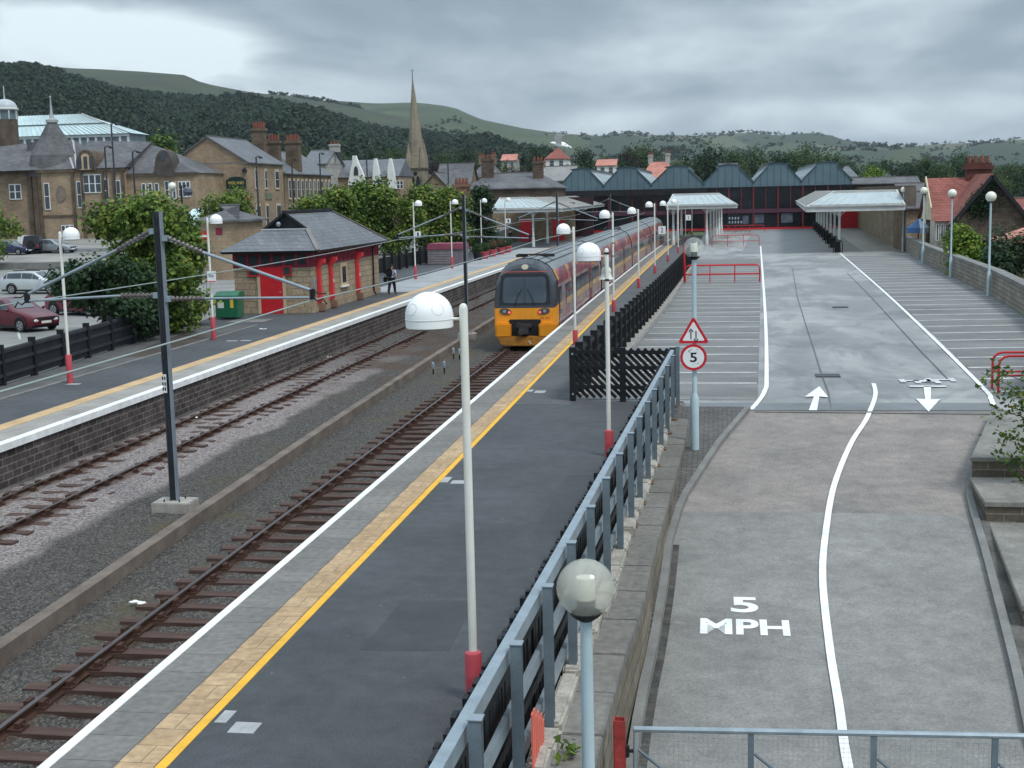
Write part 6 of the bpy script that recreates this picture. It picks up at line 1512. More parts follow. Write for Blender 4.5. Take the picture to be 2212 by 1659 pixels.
# ================================================================== trees one can tell apart
def tree(name, label, base, h, blobs, nleaf, leaf, m, seed, group=None, trunk_r=None, limbs=7):
    """blobs: (dx, dy, dz, rx, ry, rz) relative to the base"""
    rng = np.random.default_rng(seed); t = thing(name, label, 'tree', base, 0, group); bx, by, bz = base
    vol = np.array([b[3]*b[4]*b[5] for b in blobs])**.8; vol /= vol.sum(); ncl = nleaf//10; C_ = []; O_ = []
    for k in range(ncl):
        b = blobs[rng.choice(len(blobs), p=vol)]; d = rng.normal(size=3); d /= np.linalg.norm(d); rr = rng.random()**.33*(.92+.22*rng.random())
        c = np.array(b[:3])+d*rr*np.array(b[3:]); cl = c+rng.normal(size=(10, 3))*leaf*.9; C_.append(cl); O_.append(np.repeat(d[None], 10, 0))
    C_ = np.concatenate(C_); O_ = np.concatenate(O_); keep = C_[:, 2] > .15; V = leaf_quads(C_[keep], leaf, rng, O_[keep]); quads('crown', V, m, t)
    tr_ = trunk_r or h*.022; mb = MB(); r = random.Random(seed)
    top = max(b[2] for b in blobs)
    mb.tube([(bx,by,bz-.3),(bx+r.uniform(-.1,.1),by,bz+h*.25),(bx+r.uniform(-.2,.2),by+r.uniform(-.2,.2),bz+h*.55),(bx+r.uniform(-.3,.3),by,bz+h*.85)], [tr_*1.25,tr_,tr_*.6,tr_*.15], 8)
    for k in range(limbs):
        b = blobs[k % len(blobs)]; z0 = h*r.uniform(.2,.5)
        p0 = Vector((bx,by,bz+z0)); p2 = Vector((bx+b[0]+r.uniform(-.4,.4)*b[3], by+b[1]+r.uniform(-.4,.4)*b[4], bz+b[2]+b[5]*.3)); pm = p0.lerp(p2,.5)+Vector((0,0,-.06*h))
        mb.tube([p0, pm, p2], [tr_*.5, tr_*.3, tr_*.08], 6)
    mb.build('trunk', m_bark, t, True)
    return t
def blobset(w, h, seed, n=9, low=.25, d=None, tap=.35):
    r = random.Random(seed); out = []; d = d or w*.8
    for k in range(n):
        f = low+(1-low)*(k+.5)/n; wid = (1-tap*abs(f-.5)*2 if f > .5 else 1-.2*(1-f*2))
        s = r.uniform(.20,.30); out.append((r.uniform(-.5,.5)*w*wid*.72, r.uniform(-.5,.5)*d*wid*.7, h*min(f, 1-s*.62), w*s, d*s, h*s*.62))
    return out
# big bushy trees behind the panel fence
def treepx(name, label, px0, px1, pyt, Y, zb, nleaf, leaf, m, seed, low=.12, nb=11, **k):
    xa, xb = atY(px0, pyt, Y)[0], atY(px1, pyt, Y)[0]; zt = atY((px0+px1)/2, pyt, Y)[2]; w = xb-xa; h = zt-zb
    return tree(name, label, ((xa+xb)/2, Y, zb), h, blobset(w, h, seed, nb, low), nleaf, leaf, m, seed, **k)
treepx('broadleaf_tree', 'big bushy yellow green tree behind the panelled fence, left of the nearest mast', 158, 400, 418, 53, 0, 15000, .21, lf_mid, 3, low=.2)
treepx('broadleaf_tree', 'bushy tree directly left of the toilet building, behind the green bin', 300, 450, 462, 58, 0, 9500, .21, lf_mid, 8, low=.18)
treepx('shrub', 'dark low shrub at the foot of the big tree beside the maroon cars', 130, 330, 560, 50, -.2, 8000, .20, lf_dark, 5, low=.2, nb=9)
treepx('shrub', 'dark green shrub over the fence between the big tree and the mast', 250, 420, 580, 54, -.2, 7000, .2, lf_mid, 6, low=.2, nb=9)
Tm = [(668,772,404,112,'leftmost leafy tree of the row behind the toilet building roof'),(742,838,390,116,'tall leafy tree directly below the church spire, in the row behind the walking man'),
      (800,905,408,116,'rounded leafy tree above the first number 1 board'),(868,965,404,122,'leafy tree left of the brown brick chimney'),(925,1012,408,124,'leafy tree behind the second mast'),(640,720,430,100,'low leafy tree just right of the toilet building')]
for i, (a, b, tp, Y, lb) in enumerate(Tm): treepx('broadleaf_tree', lb, a, b, tp, Y, 0, 9500, .30, lf_mid if i != 1 else leafmat('fresh_green_leaves', (.03,.075,.012), (.11,.20,.025), (.24,.2,.04)), 30+i, low=.2, group='leafy trees beyond the far platform')
treepx('conifer', 'dark dense tree at the left end of the far canopy', 1008, 1064, 402, 128, 0, 7000, .26, lf_dark, 44, low=.05)
treepx('broadleaf_tree', 'loose green tree in front of the gable wall of the pub', 430, 548, 412, 128, 0, 7000, .30, lf_mid, 45, low=.25)
treepx('broadleaf_tree', 'small green tree cut by the left edge, beside the blue car', -90, 22, 436, 112, .5, 4500, .30, lf_mid, 46)
treepx('broadleaf_tree', 'bright round tree behind the civic hall, left of the pub gable', 300, 384, 290, 200, 0, 5000, .55, leafmat('fresh_green_leaves', (0,0,0), (0,0,0)), 47, low=.3)
treepx('shrub', 'bright yellow green bush in front of the dark house gable', 2035, 2140, 488, 86, -3.6, 7000, .24, lf_bright, 50, low=.1)
treepx('broadleaf_tree', 'dark green tree at the right edge beyond the stone wall', 2110, 2290, 498, 78, -3.6, 9000, .22, lf_dark, 51, low=.1)
treepx('shrub', 'bluish green shrub between the yellow green bush and the dark tree', 2090, 2190, 520, 90, -3.6, 5000, .2, lf_mid, 52, low=.1)
treepx('shrub', 'bright green bush on the roofline just right of the hall gables', 1862, 1925, 366, 214, 0, 3500, .42, lf_bright, 53, low=.5)
# ivy on the dark gable is built with its house; sapling with sparse leaves over the planter
def sapling():
    P0 = atY(2290,1150,26.0); base = (P0[0], 26.0, -.35); t = thing('sapling', 'sparse leafy sapling leaning in from the right edge over the planters', 'sapling', base)
    rng = np.random.default_rng(9); tips = [(2118,805),(2150,800),(2180,845),(2140,880),(2150,935),(2140,965),(2190,1000),(2205,900),(2165,1060),(2205,960),(2212,820),(2200,870)]
    mb = MB(); C_ = []
    for k, (px, py) in enumerate(tips):
        e = Vector(atY(px, py, 26.0+rng.uniform(-.5,.5))); s = Vector(atY(2240+rng.uniform(0,40), py+40+rng.uniform(0,60), 26.0)); m_ = s.lerp(e,.5)+Vector((0,0,.08))
        mb.tube([Vector(base)+Vector((0,0,max(.2, s.z+.35-.5))), s, m_, e], [.018,.012,.008,.004], 5)
        for j in range(24):
            u = rng.random()**.6; p = s.lerp(e, u)+Vector(rng.normal(size=3)*.10); C_ += [tuple(p+Vector(rng.normal(size=3)*.05)) for _ in range(3)]
    mb.tube([base, (base[0]-.05, 26.0, 1.0), (base[0]-.15, 26.0, 2.3)], [.04,.03,.015], 8); mb.build('stem', m_bark, t, True)
    V = leaf_quads(np.array(C_), .105, rng, None); quads('leaves', V, leafmat('sapling_leaves', (.03,.075,.012), (.11,.18,.03), (.24,.17,.03)), t, base)
sapling()
q = ramp_at(1215,1640); q = (-1.42, 12.3, .02); t = thing('weed', 'small green weed growing on the coping beside the nearest globe lamp', 'weed', q)
rng = np.random.default_rng(2); C_ = np.array(q)+rng.normal(size=(26,3))*np.array([.07,.10,.03])+np.array([0,0,.06]); quads('leaves', leaf_quads(C_, .10, rng, None), lf_mid, t, q); MB().tube([q,(q[0],q[1],.1)], .008, 5).build('stem', m_bark, t)
# ---- middle distance trees and houses behind the hall
kinds = [('rounded mid green tree', leafmat('town_green_leaves', (.014,.036,.012), (.060,.110,.026), (.11,.15,.04), ns=.35)), ('dark green tree', leafmat('town_dark_leaves', (.010,.026,.014), (.032,.066,.024), ns=.35)), ('copper leaved tree', lf_copper), ('pale olive tree', leafmat('olive_leaves', (.025,.05,.018), (.085,.12,.035), ns=.35))]
town_protos = {}
def town_tree(px, pyt, w_px, Y, kind, tall, label):
    x, _, zt = atY(px, pyt, Y); Y = Y+45; x, _, zt = atY(px, pyt, Y); w = w_px*Y/F*1.2; zb = -4.0; key = (kind, tall)
    if key not in town_protos:
        h = 10.0; ww = {0: 9.0, 1: 5.0}[tall]
        t = tree('town_tree', label, (x, Y, zb), h, blobset(ww, h, 60+kind*3+tall, 16, .10), 6500, .36, kinds[kind][1], 60+kind*3+tall, group='trees among the roofs behind the station'); town_protos[key] = (t, h, ww)
    else: t = dup(town_protos[key][0], (x, Y, zb), None, label)
    h, ww = town_protos[key][1:]; t.location = (x, Y, zb); t.scale = (w/ww, w/ww, (zt-zb)/h); t.rotation_euler = (0,0,random.uniform(0,6))
    return t
TT = [(1015,372,60,240,0,0,'at the left of the station offices roof'),(1040,345,60,300,0,0,'behind the station office chimneys'),(1090,352,56,260,3,0,'directly above the station offices'),(1130,362,70,230,2,0,'left of the plain grey roof'),(1160,318,64,340,1,0,'below the flying bird, to its left'),(1195,338,58,280,0,0,'directly below the flying bird'),(1240,350,60,250,3,0,'right of the bird, below the red roofs'),(1262,318,40,360,1,1,'between the two red roofs right of the bird'),(1300,338,54,300,0,0,'right of the second red roof'),(1345,342,50,270,1,0,'above the second hall gable'),
      (1385,312,100,320,0,0,'big, left of the pink roofed house'),(1360,325,50,300,2,0,'in the big clump left of the pink roofed house'),(1440,345,50,290,3,0,'right behind the pink roofed house'),(1470,345,60,250,0,0,'above the third hall gable'),(1530,318,92,250,1,0,'tall and wide, above the fourth hall gable'),(1585,326,46,300,0,1,'slim, right of the wide tree above the gables'),(1625,322,70,280,0,0,'left of the grey gabled house'),(1605,350,40,240,3,0,'low, in front of the pale house'),(1690,330,60,270,1,1,'slim and pointed, above the fifth hall gable'),(1725,328,80,300,0,0,'between the fifth and sixth hall gables'),
      (1735,318,110,330,3,0,'broad, far behind the sixth gable'),(1785,330,90,300,0,0,'above the sixth hall gable'),(1830,350,60,270,1,0,'right of the sixth hall gable'),(1875,352,70,280,0,0,'behind the bright bush on the roofline'),(1910,345,50,330,1,0,'left of the white gabled house'),(1965,350,70,300,1,0,'right of the white gabled house'),(2000,340,50,340,0,1,'slim, left of the red roofed house'),(2035,352,70,290,0,0,'behind the ridge of the red roofed house'),(2110,338,90,300,1,0,'behind the dark chimney'),(2150,362,60,250,3,0,'right of the dark chimney'),(2180,352,70,280,0,0,'near the right edge'),(2230,360,90,260,1,0,'cut by the right edge'),(2165,385,60,220,0,0,'low, above the right slope of the dark gable'),
      (960,330,70,330,0,0,'right of the spire'),(1000,322,80,380,1,0,'far right of the spire, under the moor'),(935,345,50,300,2,0,'copper, beside the spire'),(850,318,60,360,0,0,'left of the spire, behind the white gables'),(800,322,70,380,1,0,'above the white gabled house'),(740,335,60,330,0,0,'behind the chimney of the white gabled house'),(640,318,80,360,0,0,'behind the terrace chimneys'),(2075,330,60,330,0,0,'behind the red ridge, left of the chimney')]
pos_used = {}
for px, py, w, Y, k, tall, lb in TT: town_tree(px, py, w, Y, k, tall, (kinds[k][0]+' '+lb.replace('copper, ','')))
m_pinktile = brick('pink_clay_tile', (.50,.22,.17), (.58,.27,.21), (.33,.13,.1), bw=.35, rh=.25, ms=.012, stain=.25)
m_grey = mat('grey_render', (.38,.37,.34), .85, .2, .8, .1, 10)
H = [('red_roofed_house','red tiled hipped house right below the flying bird, far off',1180,1225,318,341,300,m_redtile,m_whitew,'x',2.5,()),('red_roofed_house','salmon roofed white house right of the bird, gable turned right',1290,1330,343,356,310,m_pinktile,m_whitew,'x',0,()),('red_roofed_house','small red roof left of the flying bird',1175,1200,344,356,340,m_redtile,m_whitew,'x',0,()),
     ('pink_roofed_house','pink roofed house with two white chimneys behind the third hall gable',1385,1460,348,384,250,m_pinktile,m_grey,'x',2.0,(1,)),('pale_house','pale grey house half hidden by the wide tree, left of the grey gable',1555,1592,352,372,280,m_slate_old,m_whitew,'x',0,()),('grey_gabled_house','grey slate house with its gable facing the hall, between two trees',1628,1668,355,383,260,m_slate,m_grey,'y',0,()),
     ('pale_house','pale slate house behind the fifth hall gable',1748,1782,355,372,270,m_slate,m_grey,'x',0,()),('pale_house','pale house behind the sixth hall gable',1815,1850,358,380,270,m_slate,m_whitew,'x',1.5,()),('white_gabled_house','white gabled house standing alone, left of the red roofed house',1905,1935,372,396,240,m_slate,m_whitew,'y',0,()),('slate_roofed_house','slate roofs left of the red roofed house, behind the globe lamps',1945,2015,395,418,190,m_slate_old,m_darkstone,'x',0,()),
     ('grey_roofed_hall','plain pale grey slate roof left of the first hall gable',1176,1240,358,388,235,mat('pale_asbestos_roof', (.24,.24,.235), .8, .25, .25, .1, 6),m_sand2,'x',0,()),('gabled_chapel','dark stone gable rising between the second and third hall gables',1372,1404,364,392,245,m_slate_old,m_sand2,'y',0,()),('long_slate_roof','long low slate roof behind the second hall gable',1240,1375,378,392,250,m_slate_old,m_sand2,'x',0,()),
     ('slate_roofed_house','slate roofed stone house right of the church spire',945,1015,352,395,230,m_slate_old,m_sand2,'x',0,()),('slate_roofed_house','lower slate roof directly right of the spire foot',915,965,372,400,215,m_slate_old,m_sand2,'y',0,()),('distant_house','small pale house in the trees right of the spire',1085,1115,332,345,380,m_pinktile,m_grey,'x',0,()),('stone_house','dark stone house with a hipped roof behind the station office chimneys',1020,1075,350,380,250,m_slate_old,m_sand2,'x',2.0,(1,))]
for nm, lb, x0, x1, yt, ye, Y, rf_, wl_, ax, hip, ch in H:
    X0, X1 = hx(x0,Y), hx(x1,Y); zt = hz((x0+x1)/2, yt, Y); ze = hz((x0+x1)/2, ye, Y); D_ = 8
    wins = [('s', X0+(X1-X0)*f, X0+(X1-X0)*f+.9, ze-1.9, ze-.6) for f in (.2,.65)]
    gable_house(nm, lb, 'house', X0, X1, Y, Y+D_, -4.1, ze, zt, ax, wl_, rf_, [(X0+(X1-X0)*.25, Y+D_/2, .9, 1.3), (X0+(X1-X0)*.75, Y+D_/2, .9, 1.5)] if ch else [], wins, hip)
# ================================================================== left: car park, street, civic buildings
def gz_(y): return -.02 if y < 112 else .45+(y-112)*.026
m_lpark = mat('left_car_park_tarmac', (.20,.205,.20), .75, .25, .25, .2, 20, tint=(.30,.295,.28))
def lf_x(y): return lleft(y)-.12
mb = MB(); ys = [18,30,46,63,90,112]
for a, b in zip(ys[:-1], ys[1:]): mb.prism([(-110, a), (lf_x(a), a), (lf_x(b), b), (-110, b)], -4, -.02)
struct(mb, 'car_park', m_lpark)
mb = MB(); P = [(-150,112.6),(lf_x(112)-.3,112.6),(-24.9,162),(-150,162)]; mb.prism(P, -4, lambda x, y: gz_(y)); struct(mb, 'street', mat('street_tarmac', (.20,.20,.19), .8, .25, .2, .2, 15, tint=(.33,.32,.29)))
mb = MB(); mb.prism([(-150,128),(-26,128),(-26,134),(-150,134)], lambda x, y: gz_(y)-.05, lambda x, y: gz_(y)+.006); struct(mb, 'street', mat('dark_street_band', (.11,.115,.12), .7, .2, .4, .2, 20))
tag(MB().prism([(-110,111.9),(-25.2,111.9),(-25.2,112.55),(-110,112.55)], -1, .58).build('car_park_wall', m_kerb), 'low pale kerb wall between the car park and the street behind it', 'low wall')
mb = MB()
for k in range(7): x = -28-k*2.6; line_path(mb, [(x-1.2,52),(x-4.4,57.5)], .10, -.014)
struct(mb, 'bay_lines', m_parkline)
# ---- civic hall
YC_ = 155.0
ch = thing('civic_hall', 'large sandstone civic hall with slate roofs and a conical turret at the left edge', 'building', (-55, YC_, 1.5))
def X(px, Y=YC_): return hx(px, Y)
def Zc(py, px=150, Y=YC_): return hz(px, py, Y)
zc0 = 1.2; ze = Zc(366)
mb = MB(); mb.box(X(-120), YC_+1.6, zc0, X(87), YC_+16, ze); mb.box(X(84), YC_, zc0, X(272), YC_+16, ze-.02); mb.box(X(268), YC_+.6, zc0, X(418), YC_+12, Zc(379)); mb.build('wall', m_sand, ch)
mb = MB(); mb.box(X(-120), YC_+1.45, zc0, X(86), YC_+1.597, ze-.1); mb.build('dark_bay', m_sand2, ch)
mb = MB()
for z0, z1, xa, xb, yo in ((ze-.35, ze+.05, 82, 274, .25), (Zc(379)-.3, Zc(379)+.05, 268, 421, -.3), (Zc(468), Zc(464), 84, 272, .12), (ze-.35, ze+.05, -120, 84, -1.2)): mb.box(X(xa), YC_-yo, z0, X(xb), YC_-yo+.6+max(0,-yo), z1)
mb.build('cornice', m_soot, ch)
mb = MB(); e = .45
zr1 = Zc(297)
A = [(X(-120),YC_+1.2,ze+.05),(X(176),YC_-.3,ze+.05),(X(176)+.0,YC_+16,ze+.05),(X(-120),YC_+16,ze+.05),(X(40),YC_+8,zr1),(X(108),YC_+8,zr1)]
mb.add([(X(-120),YC_+1.2,ze+.05),(X(172),YC_-.35,ze+.05),(X(108),YC_+7,zr1),(X(40),YC_+7,zr1),(X(-120),YC_+7,zr1-.8),(X(172),YC_+16,ze+.05),(X(-120),YC_+16,ze+.05)], [(0,1,2,3,4),(1,5,2),(5,6,4,3,2)])
zr2 = Zc(307); mb.add([(X(165),YC_-.35,ze+.05),(X(276),YC_-.35,ze+.05),(X(290),YC_+6,zr2),(X(150),YC_+6,zr2+.4),(X(276),YC_+16,ze),(X(150),YC_+16,ze)], [(0,1,2,3),(1,4,2),(2,4,5,3)])
ze3 = Zc(380); mb.add([(X(266),YC_+.25,ze3),(X(422),YC_+.25,ze3),(X(300),YC_+6,Zc(316)),(X(262),YC_+6,Zc(310)),(X(422),YC_+12.4,ze3),(X(266),YC_+12.4,ze3)], [(0,1,2,3),(1,4,2),(2,4,5,3)])
mb.box(X(22), YC_+5, ze+2, X(84), YC_+12, Zc(300)); rf = mb.build('roof', m_slate_old, ch)
mb = MB()
for a, b in (((X(88),YC_+7,zr1+.02),(X(165),YC_-.3,ze+.1)),((X(42),YC_+7,zr1),(X(78),YC_+1.2,ze+.1)),((X(108),YC_+7,zr1),(X(172),YC_-.3,ze+.12))): mb.bar(a, b, .22, .08)
mb.build('lead_hip', mat('pale_lead', (.36,.37,.38), .6, .15, 2, 0), rf)
# turret
tx = X(119, YC_+3); ty = YC_+3.5; zt0 = Zc(336,119,ty); zt1 = Zc(262,119,ty); rr = (hx(186,ty)-hx(85,ty))/2
mb = MB(); mb.lathe((tx,ty,0), [(rr*1.05,zt0-2.6),(rr*.95,zt0),(rr*.62,zt0+(zt1-zt0)*.42),(rr*.16,zt1)], 8); mb.build('turret_roof', m_slate_old, ch)
mb = MB(); zf = Zc(206,119,ty); mb.lathe((tx,ty,0), [(rr*.24,zt1-.15),(rr*.24,zt1+.2),(.32,zt1+.35),(.16,zt1+1.2),(.08,zf-.3),(.14,zf-.15),(.02,zf)], 12); mb.build('finial', mat('pale_lead', (1,1,1)), ch, True)
# cupola behind, at the left edge
cy = YC_+10; cxx = hx(25,cy); zb0 = hz(25,278,cy); zd = hz(25,258,cy); zg = hz(25,238,cy); zt2 = hz(25,213,cy); rc = (hx(49,cy)-hx(2,cy))/2
mb = MB(); mb.lathe((cxx,cy,0), [(rc*.98,zb0-4),(rc*.98,zd)], 8); cu = mb.build('cupola_base', m_soot, ch)
mb = MB(); mb.lathe((cxx,cy,0), [(rc*.92,zd),(rc*.92,zg)], 8); mb.build('cupola_glazing', mat('blue_grey_glazing', (.12,.17,.20), .2, .2, 2, 0), cu)
mb = MB()
for k in range(8): t = 2*math.pi*k/8; mb.cyl((cxx+rc*.96*math.cos(t), cy+rc*.96*math.sin(t), zd), (cxx+rc*.96*math.cos(t), cy+rc*.96*math.sin(t), zg), .09, n=6)
mb.lathe((cxx,cy,0), [(rc*1.04,zg-.02),(rc*1.1,zg+.12),(rc*1.04,zg+.3)], 16); mb.build('cupola_ring', m_canopy, cu)
mb = MB(); H_ = zt2-zg-.3; mb.lathe((cxx,cy,zg+.28), [(rc*math.cos(q)*.98, H_*math.sin(q)) for q in np.linspace(0, 1.5, 8)]+[(.12,H_),(.06,H_+.5),(.05,H_+1.6),(.01,H_+1.7)], 16); mb.build('cupola_dome', mat('pale_lead_dome', (.45,.49,.52), .45, .2, .8, .1, 4), cu, True)
# glass roofed hall behind
gr = thing('glass_roofed_hall', 'hall with a pale glass roof and white framed clerestory behind the civic hall', 'building', (hx(200,176), 176, 0)); Yg = 176
zE = hz(200,290,Yg); zR = hz(185,246,Yg+3); x0, x1 = hx(10,Yg), hx(286,Yg)
mb = MB(); mb.box(x0, Yg+.3, 0, x1-.2, Yg+6, zE-.05); mb.build('clerestory', mat('clerestory_glass', (.20,.25,.26), .3, .2, 1, 0), gr)
mb = MB(); n = 16
for k in range(n+1): x = x0+(x1-x0-.2)*k/n; mb.box(x-.14, Yg+.1, zE-4, x+.14, Yg+.3, zE)
mb.box(x0, Yg+.05, zE-.4, x1, Yg+.3, zE); mb.build('clerestory_frame', m_winf, gr)
R1 = (hx(188,Yg+3), Yg+3, zR); R0_ = (x0-.5, Yg+3, zR)
mb = MB(); mb.add([(x0-.5,Yg-.2,zE),(x1+.3,Yg-.2,zE),R1,R0_,(x1+.3,Yg+6.3,zE),(x0-.5,Yg+6.3,zE)], [(0,1,2,3),(1,4,2),(4,5,3,2)]); g = mb.build('glass_roof', m_glaze, gr)
mb = MB(); a0, a1 = Vector((x0-.5,Yg-.2,zE)), Vector((x1+.3,Yg-.2,zE)); 
for k in range(26): u = k/25; p = a0.lerp(a1,u); q = Vector(R0_).lerp(Vector(R1),u); mb.bar(p+Vector((0,-.02,.05)), q+Vector((0,0,.05)), .07, .06)
for v in (.5,): mb.bar(a0.lerp(Vector(R0_),v)+Vector((0,-.05,.08)), a1.lerp(Vector(R1),v)+Vector((0,-.05,.08)), .2, .1, 1)
mb.bar(a1+Vector((0,0,.06)), Vector(R1)+Vector((0,0,.06)), .22, .12); mb.build('glazing_bar', [m_canopy, mat('dark_joint_bar', (.15,.19,.20), .6, .1, 1, 0)], g)
# windows of the civic hall: tall mullioned lights
def fwin(par, x0, x1, z0, z1, Y, nx=1, frame=None, depth=.1):
    w = MB().box(x0, Y-depth, z0, x1, Y-.004, z1).build('window', frame or m_winf, par); mb = MB(); s = (x1-x0)/nx
    for k in range(nx):
        a, b = x0+s*k+.08, x0+s*(k+1)-.08; zm = (z0+z1)/2; mb.box(a, Y-depth-.006, z0+.1, b, Y-depth, zm-.04); mb.box(a, Y-depth-.006, zm+.04, b, Y-depth, z1-.1)
    mb.build('pane', m_pane, w); return w
for a, b, t_, b_, n, dy in ((8,34,394,428,2,1.45),(96,108,394,452,1,0),(167,177,392,450,1,0),(182,221,378,418,3,0),(226,236,388,440,1,0),(252,262,392,450,1,0),(303,312,400,438,1,.6),(317,326,400,438,1,.6),(331,340,400,438,1,.6),(353,362,396,436,1,.6),(368,377,400,436,1,.6),(382,408,398,432,3,.6),(128,155,486,512,3,0)):
    fwin(ch, X(a), X(b), Zc(b_), Zc(t_), YC_+dy, n)
mb = MB()
for p in (88, 160, 180, 225, 248, 268): mb.box(X(p)-.16, YC_-.22, zc0, X(p)+.16, YC_-.002, ze-.4)
for p in (54, 76): mb.box(X(p)-.28, YC_+1.2, zc0, X(p)+.28, YC_+1.44, ze-.4)
mb.build('pilaster', m_soot, ch)
q = (X(132), YC_-.1, Zc(418)); mb = MB(); mb.ext([(q[0]+.62*math.cos(t), YC_-.12, q[2]+1.0*math.sin(t)) for t in np.linspace(0, 2*math.pi, 24, endpoint=False)], (0,.11,0)); mb.build('oval_plaque', mat('weathered_plaque', (.20,.16,.13), .9, .3, 2, .1, 10), ch)
# arched dormer breaking the eaves, and a sooty scrolled dormer further right
def arch(cx, z0, w, h, n=12): return [(cx-w/2, z0)]+[(cx-w/2*math.cos(math.pi*k/n), z0+h*.35+h*.65*math.sin(math.pi*k/n)) for k in range(n+1)]+[(cx+w/2, z0)]
mb = MB(); mb.ext([(x, YC_-.42, z) for x, z in arch(X(193), ze-.2, X(214)-X(172), Zc(325)-ze+.2)], (0,5,0)); d = mb.build('arched_dormer', m_soot, ch)
mb = MB(); mb.ext([(x, YC_-.46, z) for x, z in arch(X(193), ze-.1, X(207)-X(180), Zc(333)-ze+.1)], (0,.04,0)); mb.build('arch_face', m_ashlar, d)
mb = MB(); 
for k in (-.75, .0, .75): mb.box(X(193)+k-.24, YC_-.5, ze, X(193)+k+.24, YC_-.462, ze+1.5)
mb.build('pane', m_pane, d)
zz0 = Zc(380); mb = MB(); mb.ext([(x, YC_+.1, z) for x, z in arch(X(356), zz0-.2, X(375)-X(338), Zc(326)-zz0)], (0,2.5,0)); mb.box(X(336), YC_+.05, zz0-.3, X(377), YC_+.6, zz0+.9); d = mb.build('scrolled_dormer', mat('blackened_carving', (.075,.065,.06), .9, .4, 1, .2, 8), ch)
mb = MB(); mb.ext([(X(356)+.4*math.cos(t), YC_+.06, Zc(345)+.55*math.sin(t)) for t in np.linspace(0, 2*math.pi, 16, endpoint=False)], (0,.03,0)); mb.build('round_light', m_pane, d)
mb = MB()
for px, py in ((220,334),(275,332)): mb.box(X(px)-.28, YC_+4.6, Zc(py+6), X(px)+.28, YC_+5.2, Zc(py-8))
mb.build('roof_vent', m_soot, rf)
# glass porch at its right foot
q0, q1 = hx(388,140), hx(418,140); zt = hz(400,452,140); tag(MB().add([(q0,140,zt-1.4),(q1,140,zt-1.4),(q1-.2,143,zt),(q0+.2,143,zt),(q0,143,1),(q1,143,1),(q0,140,1),(q1,140,1)], [(0,1,2,3),(6,7,1,0),(1,7,5,2),(0,6,4,3),(2,3,4,5)]).build('glass_porch', m_glaze), 'small glass roofed porch at the foot of the civic hall, behind the big tree', 'porch')
# ---- public house with its gable to the car park
YP_ = 165.0; xg0, xg1 = hx(372,YP_), hx(538,YP_); zE_ = hz(538,347,YP_); zA = hz(440,294,YP_); xa = (xg0+xg1)/2
pb = gable_house('public_house', 'sandstone public house with a broad gable, dark sign board and tall chimney stacks', 'building', xg0, xg1, YP_, YP_+14, 0, zE_, zA, 'y', m_sand, m_slate, [], [('r', YP_+2.6, YP_+3.5, zE_-3.4, zE_-1.2),('r', YP_+6.4, YP_+7.1, zE_-3.4, zE_-1.2),('r', YP_+10.6, YP_+12, zE_-3.4, zE_-1.2),('r', YP_+6.2, YP_+7.2, zE_-9, zE_-5.8),('r', YP_+10.6, YP_+12.2, zE_-9, zE_-5.8),('r', YP_+2.6, YP_+4, zE_-9, zE_-5.8),('s', hx(425,YP_), hx(433,YP_), hz(430,385,YP_), hz(430,368,YP_))], 0)
sx0, sx1 = hx(491,YP_), hx(533,YP_); s0, s1 = hz(512,407,YP_), hz(512,387,YP_); sg = thing('pub_sign', 'dark green arched sign board with gold lettering high on the pub gable', 'sign', ((sx0+sx1)/2, YP_, s0))
mb = MB(); c = (sx0+sx1)/2; mb.ext([(sx0,YP_-.15,s0),(sx1,YP_-.15,s0),(sx1,YP_-.15,s1-.05)]+[(c+(sx1-sx0)/2*math.cos(t)*.8, YP_-.15, s1+.32*math.sin(t)) for t in np.linspace(.1, 3.04, 8)]+[(sx0,YP_-.15,s1-.05)], (0,.12,0)); mb.build('board', mat('dark_green_board', (.008,.03,.022), .4, .2, 1, 0), sg)
mb = MB(); lettering(mb, 'MIDLAND', (c, YP_-.16, (s0+s1)/2+.12), (1,0,0), (0,0,1), (sx1-sx0)*.80, .38, bold=.02); mb.build('lettering', mat('gold_leaf', (.50,.36,.10), .4, .1, 2, 0), sg)
yy = YP_+6.2; t = tag(MB().box(xg1+.004, yy, zE_-4.95, xg1+.1, yy+2.6, zE_-4.1).build('wall_sign', mat('worn_green_sign', (.16,.19,.13), .6, .3, 3, .2, 10)), 'pale green name board on the side wall of the pub', 'sign')
t = tag(MB().box(hx(521,YP_), YP_-.1, hz(521,433,YP_), hx(541,YP_), YP_-.004, hz(521,424,YP_)).build('banner', mat('pink_banner', (.62,.16,.17), .6, .3, 1.2, 0)), 'red and white banner low on the pub gable', 'banner')
tag(MB().box(hx(528,YP_),YP_-.5,hz(531,372,YP_),hx(536,YP_),YP_-.004,hz(531,366,YP_)).box(hx(531,YP_),YP_-.4,hz(531,366,YP_),hx(533,YP_),YP_-.004,hz(531,362,YP_)).build('floodlight', m_ink), 'small black floodlight under the pub eaves', 'floodlight')
def stack(label, px, pyt, pyb, Y, w_px, pots, m):
    x = hx(px,Y); w = w_px*Y/F; zt = hz(px,pyt,Y); zb = hz(px,pyb,Y)-1.5; t = thing('chimney_stack', label, 'chimney', (x,Y,zb), 0, 'stone chimney stacks of the pub terrace')
    MB().box(x-w/2,Y-w*.35,zb,x+w/2,Y+w*.35,zt).box(x-w/2-.15,Y-w*.35-.15,zt-.45,x+w/2+.15,Y+w*.35+.15,zt-.1).build('stack', m, t); mb = MB()
    for k in range(pots): mb.lathe((x-w/2+w*(k+.5)/pots, Y, zt), [(.17,0),(.19,.08),(.15,.75),(.19,.82),(.12,.84)], 8)
    mb.build('chimney_pots', mat('red_chimney_pot', (1,1,1)), t); return t
